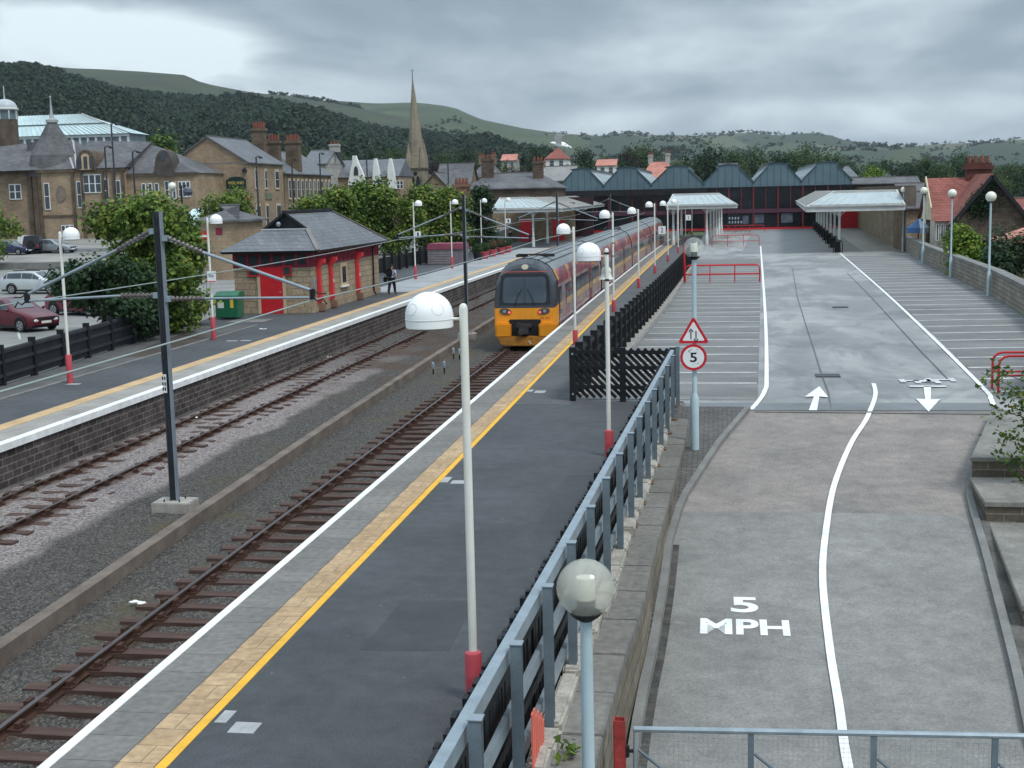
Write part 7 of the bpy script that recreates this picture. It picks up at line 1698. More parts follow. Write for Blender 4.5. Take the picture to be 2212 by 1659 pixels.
m_stk = brick('sooty_chimney_stone', (.13,.10,.07), (.20,.15,.10), (.08,.065,.05), bw=.4, rh=.2, ms=.015, stain=.5)
stack('tallest stone chimney stack with red pots, on the pub roof', 566, 276, 338, 181, 28, 5, m_stk)
stack('chimney stack with red pots just right of the tallest one', 597, 303, 346, 184, 26, 4, m_stk)
stack('blackened chimney stack on the terrace roof, right of the pub', 638, 303, 350, 187, 30, 5, m_stk)
# terrace beyond the pub, seen along its front
xt1 = hx(617,YP_+14.5); tz = hz(615,371,180); wins = []
for k in range(11):
    y = 181+k*1.95
    wins += [('r', y, y+.75, tz-3.6, tz-1.2), ('r', y, y+.8, tz-8.2, tz-5.0)]
gable_house('stone_terrace', 'stone terrace with rows of narrow windows, running back from the pub', 'building', xt1-10, xt1, 179.3, 202, 0, tz, tz+3.3, 'y', m_sand2, m_slate, [], wins)
gable_house('slate_house', 'grey slate roofed building with white barge boards behind the terrace chimneys', 'building', hx(660,208), hx(706,208), 208, 218, 0, hz(680,352,208), hz(680,322,208), 'x', m_grey, m_slate, [(hx(716,208)-.6,213,1.6,.9)])
# white gabled building
Yw = 215; wg = thing('white_gabled_building', 'long slate roofed building with white pointed gables and pinnacles, left of the church', 'building', (hx(800,Yw), Yw, 0))
zE2 = hz(800,382,Yw); zR2 = hz(800,345,Yw+5)
mb = MB(); mb.box(hx(705,Yw), Yw, 0, hx(862,Yw), Yw+10, zE2); mb.build('wall', m_sand, wg)
mb = MB(); mb.add([(hx(703,Yw),Yw-.4,zE2),(hx(864,Yw),Yw-.4,zE2),(hx(864,Yw),Yw+5,zR2),(hx(703,Yw),Yw+5,zR2),(hx(864,Yw),Yw+10.4,zE2),(hx(703,Yw),Yw+10.4,zE2)], [(0,1,2,3),(3,2,4,5),(1,4,2),(0,3,5)]); rfw = mb.build('roof', m_slate, wg)
def pinn(pts, d=.9):
    mb = MB(); mb.ext([(hx(px,Yw-1), Yw-1, hz(px,py,Yw-1)) for px, py in pts], (0,d,0)); return mb
g1 = pinn([(752,400),(790,400),(786,378),(780,362),(775,350),(771,336),(764,336),(764,350),(758,372)]).build('white_gable', m_whitew, wg)
mb = MB(); mb.ext([(x, Yw-1.06, z) for x, z in arch(hx(771,Yw-1), hz(771,379,Yw-1), .75, 1.5)], (0,.05,0)); mb.build('arched_window', m_pane, g1)
for a in (814, 846): pinn([(a-9,408),(a+9,408),(a+8,385),(a+4,358),(a+1,342),(a-3,342),(a-6,358),(a-8,385)]).build('white_pinnacle', m_whitew, wg)
for a, b in ((822,838),(858,872)): fwin(wg, hx(a,Yw), hx(b,Yw), hz(a,408,Yw), hz(a,390,Yw), Yw, 2)
pinn([(702,408),(713,408),(710,380),(708,358),(706,335),(703,330)]).build('white_bargeboard', m_whitew, wg)
pinn([(712,362),(727,362),(727,338),(728,334),(711,334),(712,338)], 1.6).build('white_chimney', m_whitew, wg)
# ---- church with spire
Ys = 320; sx_ = hx(903,Ys); sp = thing('church', 'pale stone church tower with a clock and a tall tapering spire rising above the hills', 'church', (sx_, Ys, 0)); px2m = Ys/F
zT = hz(903,366,Ys); zS = hz(903,345,Ys); zA_ = hz(899,160,Ys); hw = 20*px2m
mst = brick('church_stone', (.25,.215,.16), (.31,.265,.20), (.19,.16,.125), bw=.8, rh=.35, ms=.012, stain=.4, sscale=.15)
mb = MB(); mb.box(sx_-hw, Ys-hw, -2, sx_+hw, Ys+hw, zT)
for a in (-1, 1):
    for b in (-1, 1): mb.box(sx_+a*hw-.55, Ys+b*hw-.55, -2, sx_+a*hw+.55, Ys+b*hw+.55, zT-1.2)
mb.build('tower', mst, sp)
mb = MB(); mb.box(sx_-hw-.3, Ys-hw-.3, zT, sx_+hw+.3, Ys+hw+.3, zT+.35); mb.build('string_course', m_soot, sp); MB().box(sx_-hw-.2, Ys-hw-.2, zT-5.6, sx_+hw+.2, Ys+hw+.2, zT-5.3).build('string_course', m_soot, sp)
mb = MB(); ro = hw*1.06; sv = [(sx_+ro*math.cos(R(22.5+45*k)), Ys+ro*math.sin(R(22.5+45*k)), zT+.3) for k in range(8)]; mb.add(sv+[(sx_-.45, Ys, zA_)], [(k, (k+1)%8, 8) for k in range(8)]); spi = mb.build('spire', mst, sp)
mb = MB()
for k in range(4):
    t = R(45+90*k); bx_, by_ = sx_+hw*.86*math.cos(t)*1.2, Ys+hw*.86*math.sin(t)*1.2; mb.lathe((bx_,by_,zT+.3), [(.85,0),(.8,1.8),(.55,3.4),(.02,6.2)], 6)
for (ax_, ay_) in ((0,-1),(1,0),(-1,0)): mb.add([(sx_+ax_*hw*.9-.55*abs(ay_), Ys+ay_*hw*.9-.55*abs(ax_), zT+3),(sx_+ax_*hw*.9+.55*abs(ay_), Ys+ay_*hw*.9+.55*abs(ax_), zT+3),(sx_+ax_*hw*.8, Ys+ay_*hw*.8, zT+7.4),(sx_, Ys, zT+6.2)], [(0,1,2),(1,3,2),(0,2,3),(0,3,1)])
mb.build('spire_dormer', mst, spi)
mb = MB(); mb.cyl((sx_-.45,Ys,zA_-1.0),(sx_-.45,Ys,zA_+1.5),.12,.03,6); mb.cyl((sx_-.85,Ys,zA_+.8),(sx_-.05,Ys,zA_+.8),.05,n=6); mb.build('finial_cross', m_ink, spi)
mb = MB()
for k in (-.62, .62): mb.ext([(x, Ys-hw-.06, z) for x, z in arch(sx_+k, zT-4.2, .95, 2.6)], (0,.05,0))
mb.ext([(sx_+.5*math.cos(t), Ys-hw-.06, zT-1.05+.5*math.sin(t)) for t in np.linspace(0, 6.28, 14, endpoint=False)], (0,.05,0)); mb.build('belfry_opening', m_dark, sp)
mb = MB(); mb.ext([(sx_+.75*math.cos(t), Ys-hw-.1, zT-7.4+.75*math.sin(t)) for t in np.linspace(0, 6.28, 20, endpoint=False)], (0,.08,0)); ck = mb.build('clock_face', m_whitew, sp)
mb = MB(); mb.bar((sx_,Ys-hw-.13,zT-7.4),(sx_+.1,Ys-hw-.13,zT-6.8),.06,.06); mb.bar((sx_,Ys-hw-.13,zT-7.4),(sx_+.4,Ys-hw-.13,zT-7.3),.06,.06); mb.build('clock_hands', m_ink, ck)
# ---- small hipped stone building behind the toilet block
p0, p1 = hx(421,92), hx(536,92); ze_ = hz(475,473,92); zt = hz(485,444,95); xk = hx(508,92)
hb2 = gable_house('hipped_stone_building', 'small sandstone building with a hipped slate roof, peeping over the toilet building roof', 'building', p0, xk, 92, 97.5, -.1, ze_, zt, 'x', m_sand, m_slate_old, [], [], 2.6)
mb = MB(); mb.box(hx(462,92), 91.96, hz(470,507,92), hx(476,92), 91.998, hz(470,492,92)); mb.build('window', m_maroon, hb2)
rs_ = atY(440,510,75); t = thing('no_entry_sign', 'round red no entry sign on a grey post, left of the station name board', 'road sign', (rs_[0],75,0)); MB().cyl((rs_[0],75,0),(rs_[0],75,rs_[2]+.3),.04,n=8).build('post', m_galv, t)
MB().cyl((rs_[0],74.95,rs_[2]),(rs_[0],74.97,rs_[2]),.32,n=24).build('disc', m_red, t); MB().box(rs_[0]-.22,74.93,rs_[2]-.06,rs_[0]+.22,74.949,rs_[2]+.06).build('bar', m_whitew, t)
# ---- dark street columns and two street lamps of the town
DC = [((240,268),(248,420),150,'tallest dark street column before the civic hall'),((226,318),(233,440),140,'dark column left of the tallest one before the civic hall'),((286,328),(291,440),140,'dark column at the right end of the civic hall front'),((553,340),(558,455),140,'dark column before the side wall of the pub'),((690,332),(694,440),170,'dark column at the end of the terrace'),((630,345),(634,440),175,'dark column in front of the terrace windows'),((791,324),(794,420),190,'dark column in front of the white gables'),((967,339),(969,395),190,'dark column right of the church tower')]
for (a, b), (c, d), Y, lb in DC:
    p = atY(a,b,Y); t = thing('street_column', lb, 'street column', (p[0],Y,0), 0, 'dark street columns in the town'); MB().lathe((p[0],Y,0), [(.16,-1),(.16,1.2),(.12,1.3),(.09,p[2]),(.02,p[2]+.1)], 10).build('column', m_ink, t, True); MB().tube([(p[0],Y,p[2]-.1),(p[0],Y+.6,p[2]+.15),(p[0],Y+1.3,p[2]+.1)], .06, 6).build('arm', m_ink, t); MB().ball((p[0],Y+1.5,p[2]+.02), (.2,.4,.12), 10, 6).build('lantern', m_ink, t)
p = atY(372,402,100); globe_lamp('opal globe lamp in the town, above the big tree before the civic hall', (p[0],100,0), p[2], False, .30)
for (a, b, Y, lb) in ((405,415,100,'dark hooded street lamp right of the town globe lamp'),(773,428,135,'dark hooded street lamp among the leafy trees')):
    p = atY(a,b,Y); t = thing('hooded_street_lamp', lb, 'street lamp', (p[0]-.6,Y,0)); MB().tube([(p[0]-.55,Y,0),(p[0]-.5,Y,p[2]+.5),(p[0]-.1,Y,p[2]+.5)], .09, 8).build('pole', m_ink, t, True); MB().lathe((p[0]+.05,Y,p[2]), [(.02,-.3),(.25,-.25),(.38,0),(.3,.25),(.02,.42)], 14).build('lantern', mat('dark_lantern', (.08,.09,.11), .3, .2, 2, 0), t, True)
# ================================================================== cars
m_carglass = glass('car_glass', (.05,.065,.075), .05, .9); m_trim = mat('car_black_trim', (.02,.02,.022), .6, .2, 3, 0); m_plate = mat('number_plate_white', (.7,.7,.66), .5, .05, 2, 0)
m_hl = mat('headlamp_glass', (.62,.66,.68), .12, .1, 3, 0, spec=.8); m_tl = mat('tail_lamp_red', (.35,.02,.02), .2, .1, 3, 0)
def car(name, label, loc, rz, L_, W_, st, paint, wheels, side_win, roofrack=False, spare=False):
    """st: stations (x, z_low, z_belt, z_top, half width) nose to tail; z_top == z_belt where there is no cabin"""
    t = thing(name, label, 'car', loc, rz, None); vs = []; fs = []
    for x, zl, zbt, ztp, hw in st:
        r = hw*(.80 if ztp > zbt+.15 else .93)
        vs += [(x,-hw*.93,zl),(x,-hw,(zl+zbt)/2),(x,-hw*.97,zbt),(x,-r,ztp-.04),(x,-r*.7,ztp),(x,r*.7,ztp),(x,r,ztp-.04),(x,hw*.97,zbt),(x,hw,(zl+zbt)/2),(x,hw*.93,zl)]
    n = 10
    for i in range(len(st)-1):
        for k in range(n-1): fs.append((i*n+k, i*n+k+1, (i+1)*n+k+1, (i+1)*n+k))
    fs += [tuple(range(n)), tuple(range((len(st)-1)*n, len(st)*n))]
    b = MB().add(vs, fs).build('body', paint, t, True, world=False)
    V = [Vector(v) for v in vs]
    def lerp4(i, s, u0, u1, v0, v1, off):       # panel between belt and roof on side s of span i
        ks = (2, 3) if s < 0 else (7, 6); a, b_, c, d = V[i*n+ks[0]], V[(i+1)*n+ks[0]], V[(i+1)*n+ks[1]], V[i*n+ks[1]]
        P = lambda u, v: a.lerp(b_, u).lerp(d.lerp(c, u), v)+Vector((0, s*off, .006)); return [P(u0,v0), P(u1,v0), P(u1,v1), P(u0,v1)]
    for s in (-1, 1):
        for (i, u0, u1) in side_win: MB().poly(lerp4(i, s, u0, u1, .10, .88, .014)).build('side_window', m_carglass, t, world=False)
    def cross(i, off, nm):                      # sloping screen across span i
        a, b_, c, d = V[i*n+4], V[i*n+5], V[(i+1)*n+5], V[(i+1)*n+4]; o = Vector((off*.4, 0, .018)); cc = (a+b_+c+d)/4; MB().poly([cc+(p-cc)*.9+o for p in (a, b_, c, d)]).build(nm, m_carglass, t, world=False)
    sc = [i for i in range(len(st)-1) if st[i+1][3]-st[i][3] > .25][:1]; rc_ = [i for i in range(len(st)-1) if st[i][3]-st[i+1][3] > .25][:1]
    if sc: cross(sc[0], -.02, 'windscreen')
    if rc_: cross(rc_[0], .02, 'rear_window')
    for x, rw in wheels:
        for s in (-1, 1):
            w = MB().cyl((x, s*(W_/2-.16), rw), (x, s*(W_/2+.012), rw), rw, n=20).build('tyre', m_tyre, t, True, world=False); mb = MB(); mb.cyl((x, s*(W_/2+.004), rw), (x, s*(W_/2+.02), rw), rw*.66, n=18)
            mb.build('rim', m_rim, w, True, world=False); mb = MB()
            for k in range(5): q = 2*math.pi*k/5; mb.ext([(x+rw*.2*math.cos(q-.25), s*(W_/2+.021), rw+rw*.2*math.sin(q-.25)), (x+rw*.56*math.cos(q-.28), s*(W_/2+.021), rw+rw*.56*math.sin(q-.28)), (x+rw*.56*math.cos(q+.28), s*(W_/2+.021), rw+rw*.56*math.sin(q+.28)), (x+rw*.2*math.cos(q+.25), s*(W_/2+.021), rw+rw*.2*math.sin(q+.25))], (0,s*.004,0))
            mb.build('rim_holes', m_trim, w, world=False)
            mb = MB(); pts = [(x+(rw+.06)*math.cos(q), s*(W_/2-.005), rw+(rw+.06)*math.sin(q)) for q in np.linspace(0, math.pi, 14)]; mb.tube(pts, .03, 6); mb.build('wheel_arch', m_trim, t, world=False)
    x0, xe = st[0][0], st[-1][0]; hw0 = st[0][4]
    for s in (-1, 1):
        MB().ball((x0-.06*np.sign(x0)*1, s*hw0*.74, st[0][2]*.86), (.10,.17,.09), 12, 8).build('headlight', m_hl, t, True, world=False)
        MB().box(min(xe,xe+.03)-.02, s*st[-1][4]*.78-.1, st[-1][2]*.72, max(xe,xe+.03)+.01, s*st[-1][4]*.78+.1, st[-1][2]*.98).build('tail_light', m_tl, t, world=False)
        iw = side_win[0][0]; MB().ball((st[iw][0]-.1, s*(W_/2+.10), st[iw][2]+.06), (.07,.10,.07), 8, 6).build('mirror', paint, t, True, world=False)
    q = .012 if x0 > 0 else -.012
    MB().box(x0+q-.008, -.26, .38, x0+q+.008, .26, .49).build('number_plate', m_plate, t, world=False); MB().box(x0+q-.015, -.5, .55, x0+q+.004, .5, .66).build('grille', m_trim, t, world=False)
    MB().box(min(x0,xe)+.2, -W_/2+.05, .18, max(x0,xe)-.2, W_/2-.05, .30).build('sill', m_trim, t, world=False)
    if roofrack:
        mb = MB()
        for s in (-1, 1): mb.bar((.7, s*W_*.36, roofrack+.06), (-1.3, s*W_*.36, roofrack+.06), .04, .05)
        mb.build('roof_rail', m_trim, t, world=False)
    if spare: MB().cyl((xe-.2, 0, 1.0), (xe-.0, 0, 1.0), .34, n=20).build('spare_wheel', m_tyre, t, True, world=False)
    return t
HATCH = [(2.05,.32,.60,.66,.72),(1.9,.22,.66,.74,.82),(1.2,.2,.86,.93,.86),(.75,.2,.92,1.0,.87),(.0,.2,.95,1.42,.87),(-.6,.2,.97,1.47,.87),(-1.35,.2,.98,1.38,.86),(-1.95,.25,.92,.96,.80),(-2.05,.34,.66,.70,.74)]
ESTATE = [(2.35,.32,.60,.66,.74),(2.2,.22,.68,.74,.84),(1.4,.2,.84,.90,.87),(.95,.2,.90,.96,.88),(.2,.2,.93,1.40,.88),(-.6,.2,.95,1.45,.88),(-1.7,.2,.96,1.42,.87),(-2.2,.24,.94,1.0,.83),(-2.3,.34,.7,.74,.78)]
SALOON = [(2.2,.32,.60,.66,.72),(2.05,.22,.68,.74,.83),(1.3,.2,.84,.90,.86),(.85,.2,.90,.96,.87),(.1,.2,.93,1.38,.87),(-.5,.2,.95,1.41,.87),(-.95,.2,.96,1.36,.86),(-1.55,.2,.98,1.03,.85),(-2.1,.26,.9,.95,.8),(-2.2,.36,.66,.7,.74)]
JEEP = [(2.1,.5,.9,.98,.80),(2.0,.4,1.0,1.05,.88),(1.05,.38,1.08,1.14,.90),(.85,.38,1.1,1.16,.90),(.45,.38,1.12,1.78,.90),(-.6,.38,1.12,1.84,.90),(-1.9,.38,1.12,1.80,.89),(-2.02,.42,1.1,1.2,.88),(-2.06,.5,.9,.95,.86)]
p_mar = mat('maroon_car_paint', (.10,.006,.016), .3, .06, 1, 0, spec=.4, coat=.25); p_sil = mat('silver_car_paint', (.56,.60,.61), .25, .05, 1, 0, metal=.3, coat=.5); p_blue = mat('dark_blue_car_paint', (.015,.025,.07), .22, .06, 1, 0, coat=.6); p_blk = mat('black_car_paint', (.012,.014,.018), .25, .06, 1, 0, coat=.5); p_gry = mat('grey_silver_car_paint', (.26,.29,.31), .28, .06, 1, 0, metal=.3, coat=.5)
WH = [(1.35,.31),(-1.25,.31)]; WE = [(1.5,.32),(-1.35,.32)]; SW = [(3,.35,1),(4,.04,.97),(5,.03,.92)]; SWE = [(3,.35,1),(4,.04,.97),(5,.03,.97),(6,.05,.5)]
q = at(60,712); car('hatchback', 'dark maroon hatchback facing right, nearest car in the car park', (q[0]-.6, q[1]+.2, -.02), R(-24), 4.1, 1.76, HATCH, p_mar, WH, SW)
q = at(128,690); car('hatchback', 'second maroon car, half hidden behind the nearest one and the shrub', (q[0]-.2, q[1]+3.0, -.02), R(-22), 4.1, 1.74, HATCH, mat('wine_red_car_paint', (.17,.012,.035), .25, .06, 1, 0, coat=.5), WH, SW)
q = at(82,634); car('estate_car', 'silver estate car with side windows, broadside behind the maroon cars', (q[0]-.3, q[1]+.6, -.02), R(-6), 4.65, 1.8, ESTATE, p_sil, WE, SWE, 1.45)
q = at(120,622); car('hatchback', 'dark car hidden behind the silver estate car', (q[0]+.2, q[1]+4.0, -.02), R(-6), 4.1, 1.76, HATCH, p_gry, WH, SW)
q = atY(25,540,126); car('saloon_car', 'dark blue saloon at the left edge, parked in front of the civic hall', (q[0], 126, gz_(126)), R(-8), 4.4, 1.74, SALOON, p_blue, [(1.42,.31),(-1.3,.31)], SW)
q = atY(82,536,128); car('off_road_car', 'black off road car with a spare wheel, parked beside the dark blue saloon', (q[0], 128, gz_(128)), R(100), 4.1, 1.84, JEEP, p_blk, [(1.3,.38),(-1.25,.38)], [(4,.05,.95),(5,.04,.9)], 1.84, True)
q = atY(112,537,127); car('estate_car', 'grey silver car facing right, beside the black off road car', (q[0], 127.5, gz_(127)), R(-12), 4.65, 1.8, ESTATE, p_gry, WE, SWE)
q = atY(56,525,131); t = thing('white_board', 'white information board between the parked cars and the civic hall', 'board', (q[0],131,gz_(131))); z0 = hz(56,527,131)
MB().box(q[0]-.95,131,gz_(131)+.5,q[0]+.95,131.08,hz(56,508,131)).build('panel', m_whitew, t)
for s in (-.8,.8): MB().box(q[0]+s-.05,131.08,gz_(131)-.1,q[0]+s+.05,131.16,gz_(131)+1.6).build('leg', m_galv, t)
# ================================================================== right: house below the wall, parasol, shed
Yh = 104.0; hs = thing('red_roofed_stone_house', 'dark stone house with a steep red tiled roof and ivy on its gable', 'house', (hx(2120,Yh), Yh, -4))
gx0, gx1 = hx(2055,Yh), hx(2212,Yh+0)+1.6; xA = hx(2142,Yh); zAp = hz(2142,379,Yh); zEv = hz(2065,476,Yh); gxL = xA-(hx(2210,Yh)-xA)*1.0
sl = (zAp-zEv)/(xA-hx(2062,Yh)); xl = hx(2062,Yh); xr = 2*xA-xl
mb = MB(); mb.ext([(xl,Yh,-4.2),(xr,Yh,-4.2),(xr,Yh,zEv),(xA,Yh,zAp-.12),(xl,Yh,zEv)], (0,9.0,0)); mb.build('wall', m_darkstone, hs)
mb = MB(); o = .35
for s in (-1, 1):
    e = xl-o if s < 0 else xr+o; ze2 = zEv-sl*o; mb.ext([(xA,Yh-.25,zAp),(e,Yh-.25,ze2),(e,Yh-.25,ze2+.14),(xA,Yh-.25,zAp+.16)], (0,9.5,0))
rf = mb.build('roof', m_redtile, hs)
mb = MB()
for s in (-1, 1): e = xl-o if s < 0 else xr+o; mb.bar((xA,Yh-.3,zAp-.02), (e,Yh-.3,zEv-sl*o-.02), .08, .26)
mb.build('bargeboard', m_ink, rf)
# cross wing on the left with a cream gable and bay
wx0, wx1 = hx(2008,Yh+7), xl+1.5; zw = hz(2030,470,Yh+5); zwr = hz(2030,382,Yh+5); xm_ = (wx0+wx1)/2
mb = MB(); mb.box(wx0+.2, Yh+3.5, -4.2, wx1, Yh+10, zw); mb.build('wing_wall', m_darkstone, hs)
mb = MB(); yr = Yh+7; mb.add([(wx0-.3,Yh+2.8,zw-.2),(xA,Yh+2.8,zw-.2),(xA,yr,zAp-.05),(wx0-.3,yr,zAp-.05),(xA,Yh+11.4,zw-.2),(wx0-.3,Yh+11.4,zw-.2)], [(0,1,2,3),(3,2,4,5)]); w2 = mb.build('wing_roof', m_redtile, hs)
mb = MB(); mb.add([(wx0-.05,Yh+3.1,zw-.2),(wx0-.05,yr,zAp-.2),(wx0-.05,Yh+11,zw-.2)], [(0,1,2)]); mb.bar((wx0-.32,Yh+2.8,zw-.2),(wx0-.32,yr,zAp-.02),.1,.3); mb.build('wing_gable', mat('cream_render', (.58,.52,.36), .8, .15, 1, .1, 8), w2)
b0, b1 = hx(2020,Yh+1.5), hx(2060,Yh+1.5); zb1 = hz(2040,478,Yh); zb0 = hz(2040,522,Yh)
mb = MB(); mb.box(b0,Yh+1.2,-4.2,b1,Yh+3.6,zb1); bay = mb.build('bay', mat('pale_stone_bay', (.46,.42,.34), .85, .2, 1, .1, 10), hs)
mb = MB(); mb.ext([(b0-.25,Yh+.9,zb1),(b1+.2,Yh+.9,zb1),(b1,Yh+3.2,zb1+1.0),(b0,Yh+3.2,zb1+1.0)], (0,.1,0)); mb.add([(b0-.25,Yh+.9,zb1),(b1+.2,Yh+.9,zb1),(b1,Yh+3.5,zb1+1.0),(b0,Yh+3.5,zb1+1.0)], [(0,1,2,3)]); mb.build('bay_roof', m_redtile, bay)
n = 4
for k in range(n):
    a = b0+(b1-b0)*k/n+.06; c = b0+(b1-b0)*(k+1)/n-.06; w = MB().box(a,Yh+1.14,zb0,c,Yh+1.198,zb1-.2).build('window', m_winf, bay); MB().box(a+.07,Yh+1.13,zb0+.08,c-.07,Yh+1.139,zb1-.28).build('pane', m_pane, w)
for k in range(2): a = b0+.2+1.3*k; w = MB().box(a,Yh+1.14,-2.3,a+1.0,Yh+1.198,-.7).build('window', m_winf, bay); MB().box(a+.07,Yh+1.13,-2.2,a+.93,Yh+1.139,-.8).build('pane', m_pane, w)
for px, p0, p1 in ((2142,502,512),): xw = hx(2200,Yh); w = MB().box(hx(2144,Yh)+.8,Yh-.06,-.2,hx(2144,Yh)+1.6,Yh-.004,.9).build('window', m_winf, hs); MB().box(hx(2144,Yh)+.87,Yh-.07,-.1,hx(2144,Yh)+1.53,Yh-.061,.8).build('pane', m_pane, w)
cxm = hx(2112,Yh+7); zt = hz(2112,352,Yh+7); mb = MB(); mb.box(cxm-.95,Yh+6.6,zAp-1.5,cxm+.95,Yh+7.5,zt); mb.box(cxm-1.1,Yh+6.45,zt-.5,cxm+1.1,Yh+7.65,zt-.25); c_ = mb.build('chimney', brick('dark_red_brick', (.10,.035,.03), (.15,.05,.04), (.09,.06,.05), bw=.3, rh=.1, ms=.01, stain=.3), rf); mb = MB()
for k in range(4): mb.lathe((cxm-.7+.46*k, Yh+7, zt), [(.14,0),(.16,.06),(.12,.5),(.14,.55),(.1,.56)], 8)
mb.build('chimney_pots', mat('red_chimney_pot', (1,1,1)), c_)
rng = np.random.default_rng(4); pts = []
for k in range(120):
    u = rng.normal()*.62; v = rng.normal()*.70; c = (hx(2110,Yh)+u+.2*v, Yh-.12, hz(2110,425,Yh)+v); 
    if c[2] < zEv+(c[0]-xl)*sl-.1: pts += [tuple(np.array(c)+rng.normal(size=3)*np.array([.22,.06,.22])) for _ in range(34)]
quads('ivy', leaf_quads(np.array(pts), .17, rng, None), lf_dark, hs, (hx(2120,Yh), Yh, -4))
gable_house('red_roofed_house', 'neighbouring house with a low red tiled roof, cut by the right edge', 'house', hx(2192,122), hx(2192,122)+12, 118, 128, -4.2, hz(2212,470,122), hz(2212,428,122), 'x', m_darkstone, m_redtile)
q = atY(2205,500,86); gable_house('outhouse', 'small outhouse with a pink tiled roof beside the dark gable, at the right edge', 'outhouse', q[0]-1.0, q[0]+3.2, 85, 88, -4.2, hz(2190,515,85), hz(2205,490,85), 'y', m_sand2, m_pinktile, [], [], 0)
q = atY(2045,560,80); gable_house('garden_shed', 'orange brown wooden shed with a pale felt roof below the stone wall', 'shed', atY(2050,560,90)[0], atY(2085,560,90)[0], 90, 93, -4.2, hz(2070,563,90), hz(2070,550,90), 'y', mat('orange_shed_boards', (.33,.15,.05), .8, .2, 2, .1, 20), mat('pale_felt', (.24,.28,.28), .8, .2, 1, .1, 10), over=.2)
q = atY(1984,492,112); ps = thing('parasol', 'blue and white striped parasol beyond the end of the sandstone wall', 'parasol', (q[0],112,-4)); zt = q[2]+.75; mb = MB(); rr_ = .95
vs = [(q[0],112,zt)]; fs = []; ms_ = []
for k in range(16):
    t = 2*math.pi*k/16; vs.append((q[0]+rr_*math.cos(t), 112+rr_*math.sin(t), zt-.75)); vs.append((q[0]+rr_*1.0*math.cos(t), 112+rr_*math.sin(t), zt-1.15))
for k in range(16): a, b = 1+2*k, 1+2*((k+1) % 16); fs += [(0,a,b),(a,a+1,b+1,b)]; ms_ += [(k//4) % 2]*2
mb.add(vs, fs); mb.m = ms_; mb.build('canopy', [mat('parasol_blue', (.06,.14,.30), .7, .15, 1, 0), mat('parasol_pale', (.55,.65,.72), .7, .1, 1, 0)], ps); MB().cyl((q[0],112,-4.2),(q[0],112,zt),.04,n=8).build('pole', m_ink, ps)
q = atY(1968,518,110); p = thing('person', 'person in a dark blue jacket standing under the blue parasol', 'person', (q[0],110,-4)) if False else None
gable_house('brown_stone_cottage', 'brown stone cottage behind the third globe lamp, left of the bay windows', 'house', hx(1958,118), hx(2012,118), 118, 126, -4.2, hz(1985,446,118), hz(1985,415,118), 'x', m_sand2, m_slate_old, [], [('s', hx(1990,118), hx(1998,118), hz(1990,480,118), hz(1990,462,118))])
tag(MB().box(14.9,60,-4.2,40,60.3,-2.4).build('garden_wall', m_darkstone), 'dark garden wall far below the stone wall on the right', 'wall')
# ================================================================== people and a bird
def skin(name, joints, edges, m, parent, sub=2):
    """continuous skinned surface: joints = {key: (pos, rx, ry)}"""
    keys = list(joints); me = bpy.data.meshes.new(name); me.from_pydata([joints[k][0] for k in keys], [(keys.index(a), keys.index(b)) for a, b in edges], [])
    o = bpy.data.objects.new(name, me); COL.objects.link(o); md = o.modifiers.new('skin', 'SKIN'); md.use_smooth_shade = True; md.branch_smoothing = .6
    for i, k in enumerate(keys): me.skin_vertices[0].data[i].radius = (joints[k][1], joints[k][2])
    me.skin_vertices[0].data[0].use_root = True
    s = o.modifiers.new('sub', 'SUBSURF'); s.levels = sub; s.render_levels = sub
    bpy.context.view_layer.update(); nm = bpy.data.meshes.new_from_object(o.evaluated_get(bpy.context.evaluated_depsgraph_get())); bpy.data.objects.remove(o); bpy.data.meshes.remove(me)
    nm.materials.clear(); nm.materials.append(m); nm.polygons.foreach_set('use_smooth', [True]*len(nm.polygons)); r = bpy.data.objects.new(name, nm); COL.objects.link(r); r.parent = parent; return r
m_skin = mat('skin', (.42,.24,.17), .6, .1, 6, 0); m_hair = mat('dark_hair', (.02,.015,.012), .6, .3, 8, 0); m_shoe = mat('black_shoes', (.015,.015,.016), .5, .2, 4, 0)
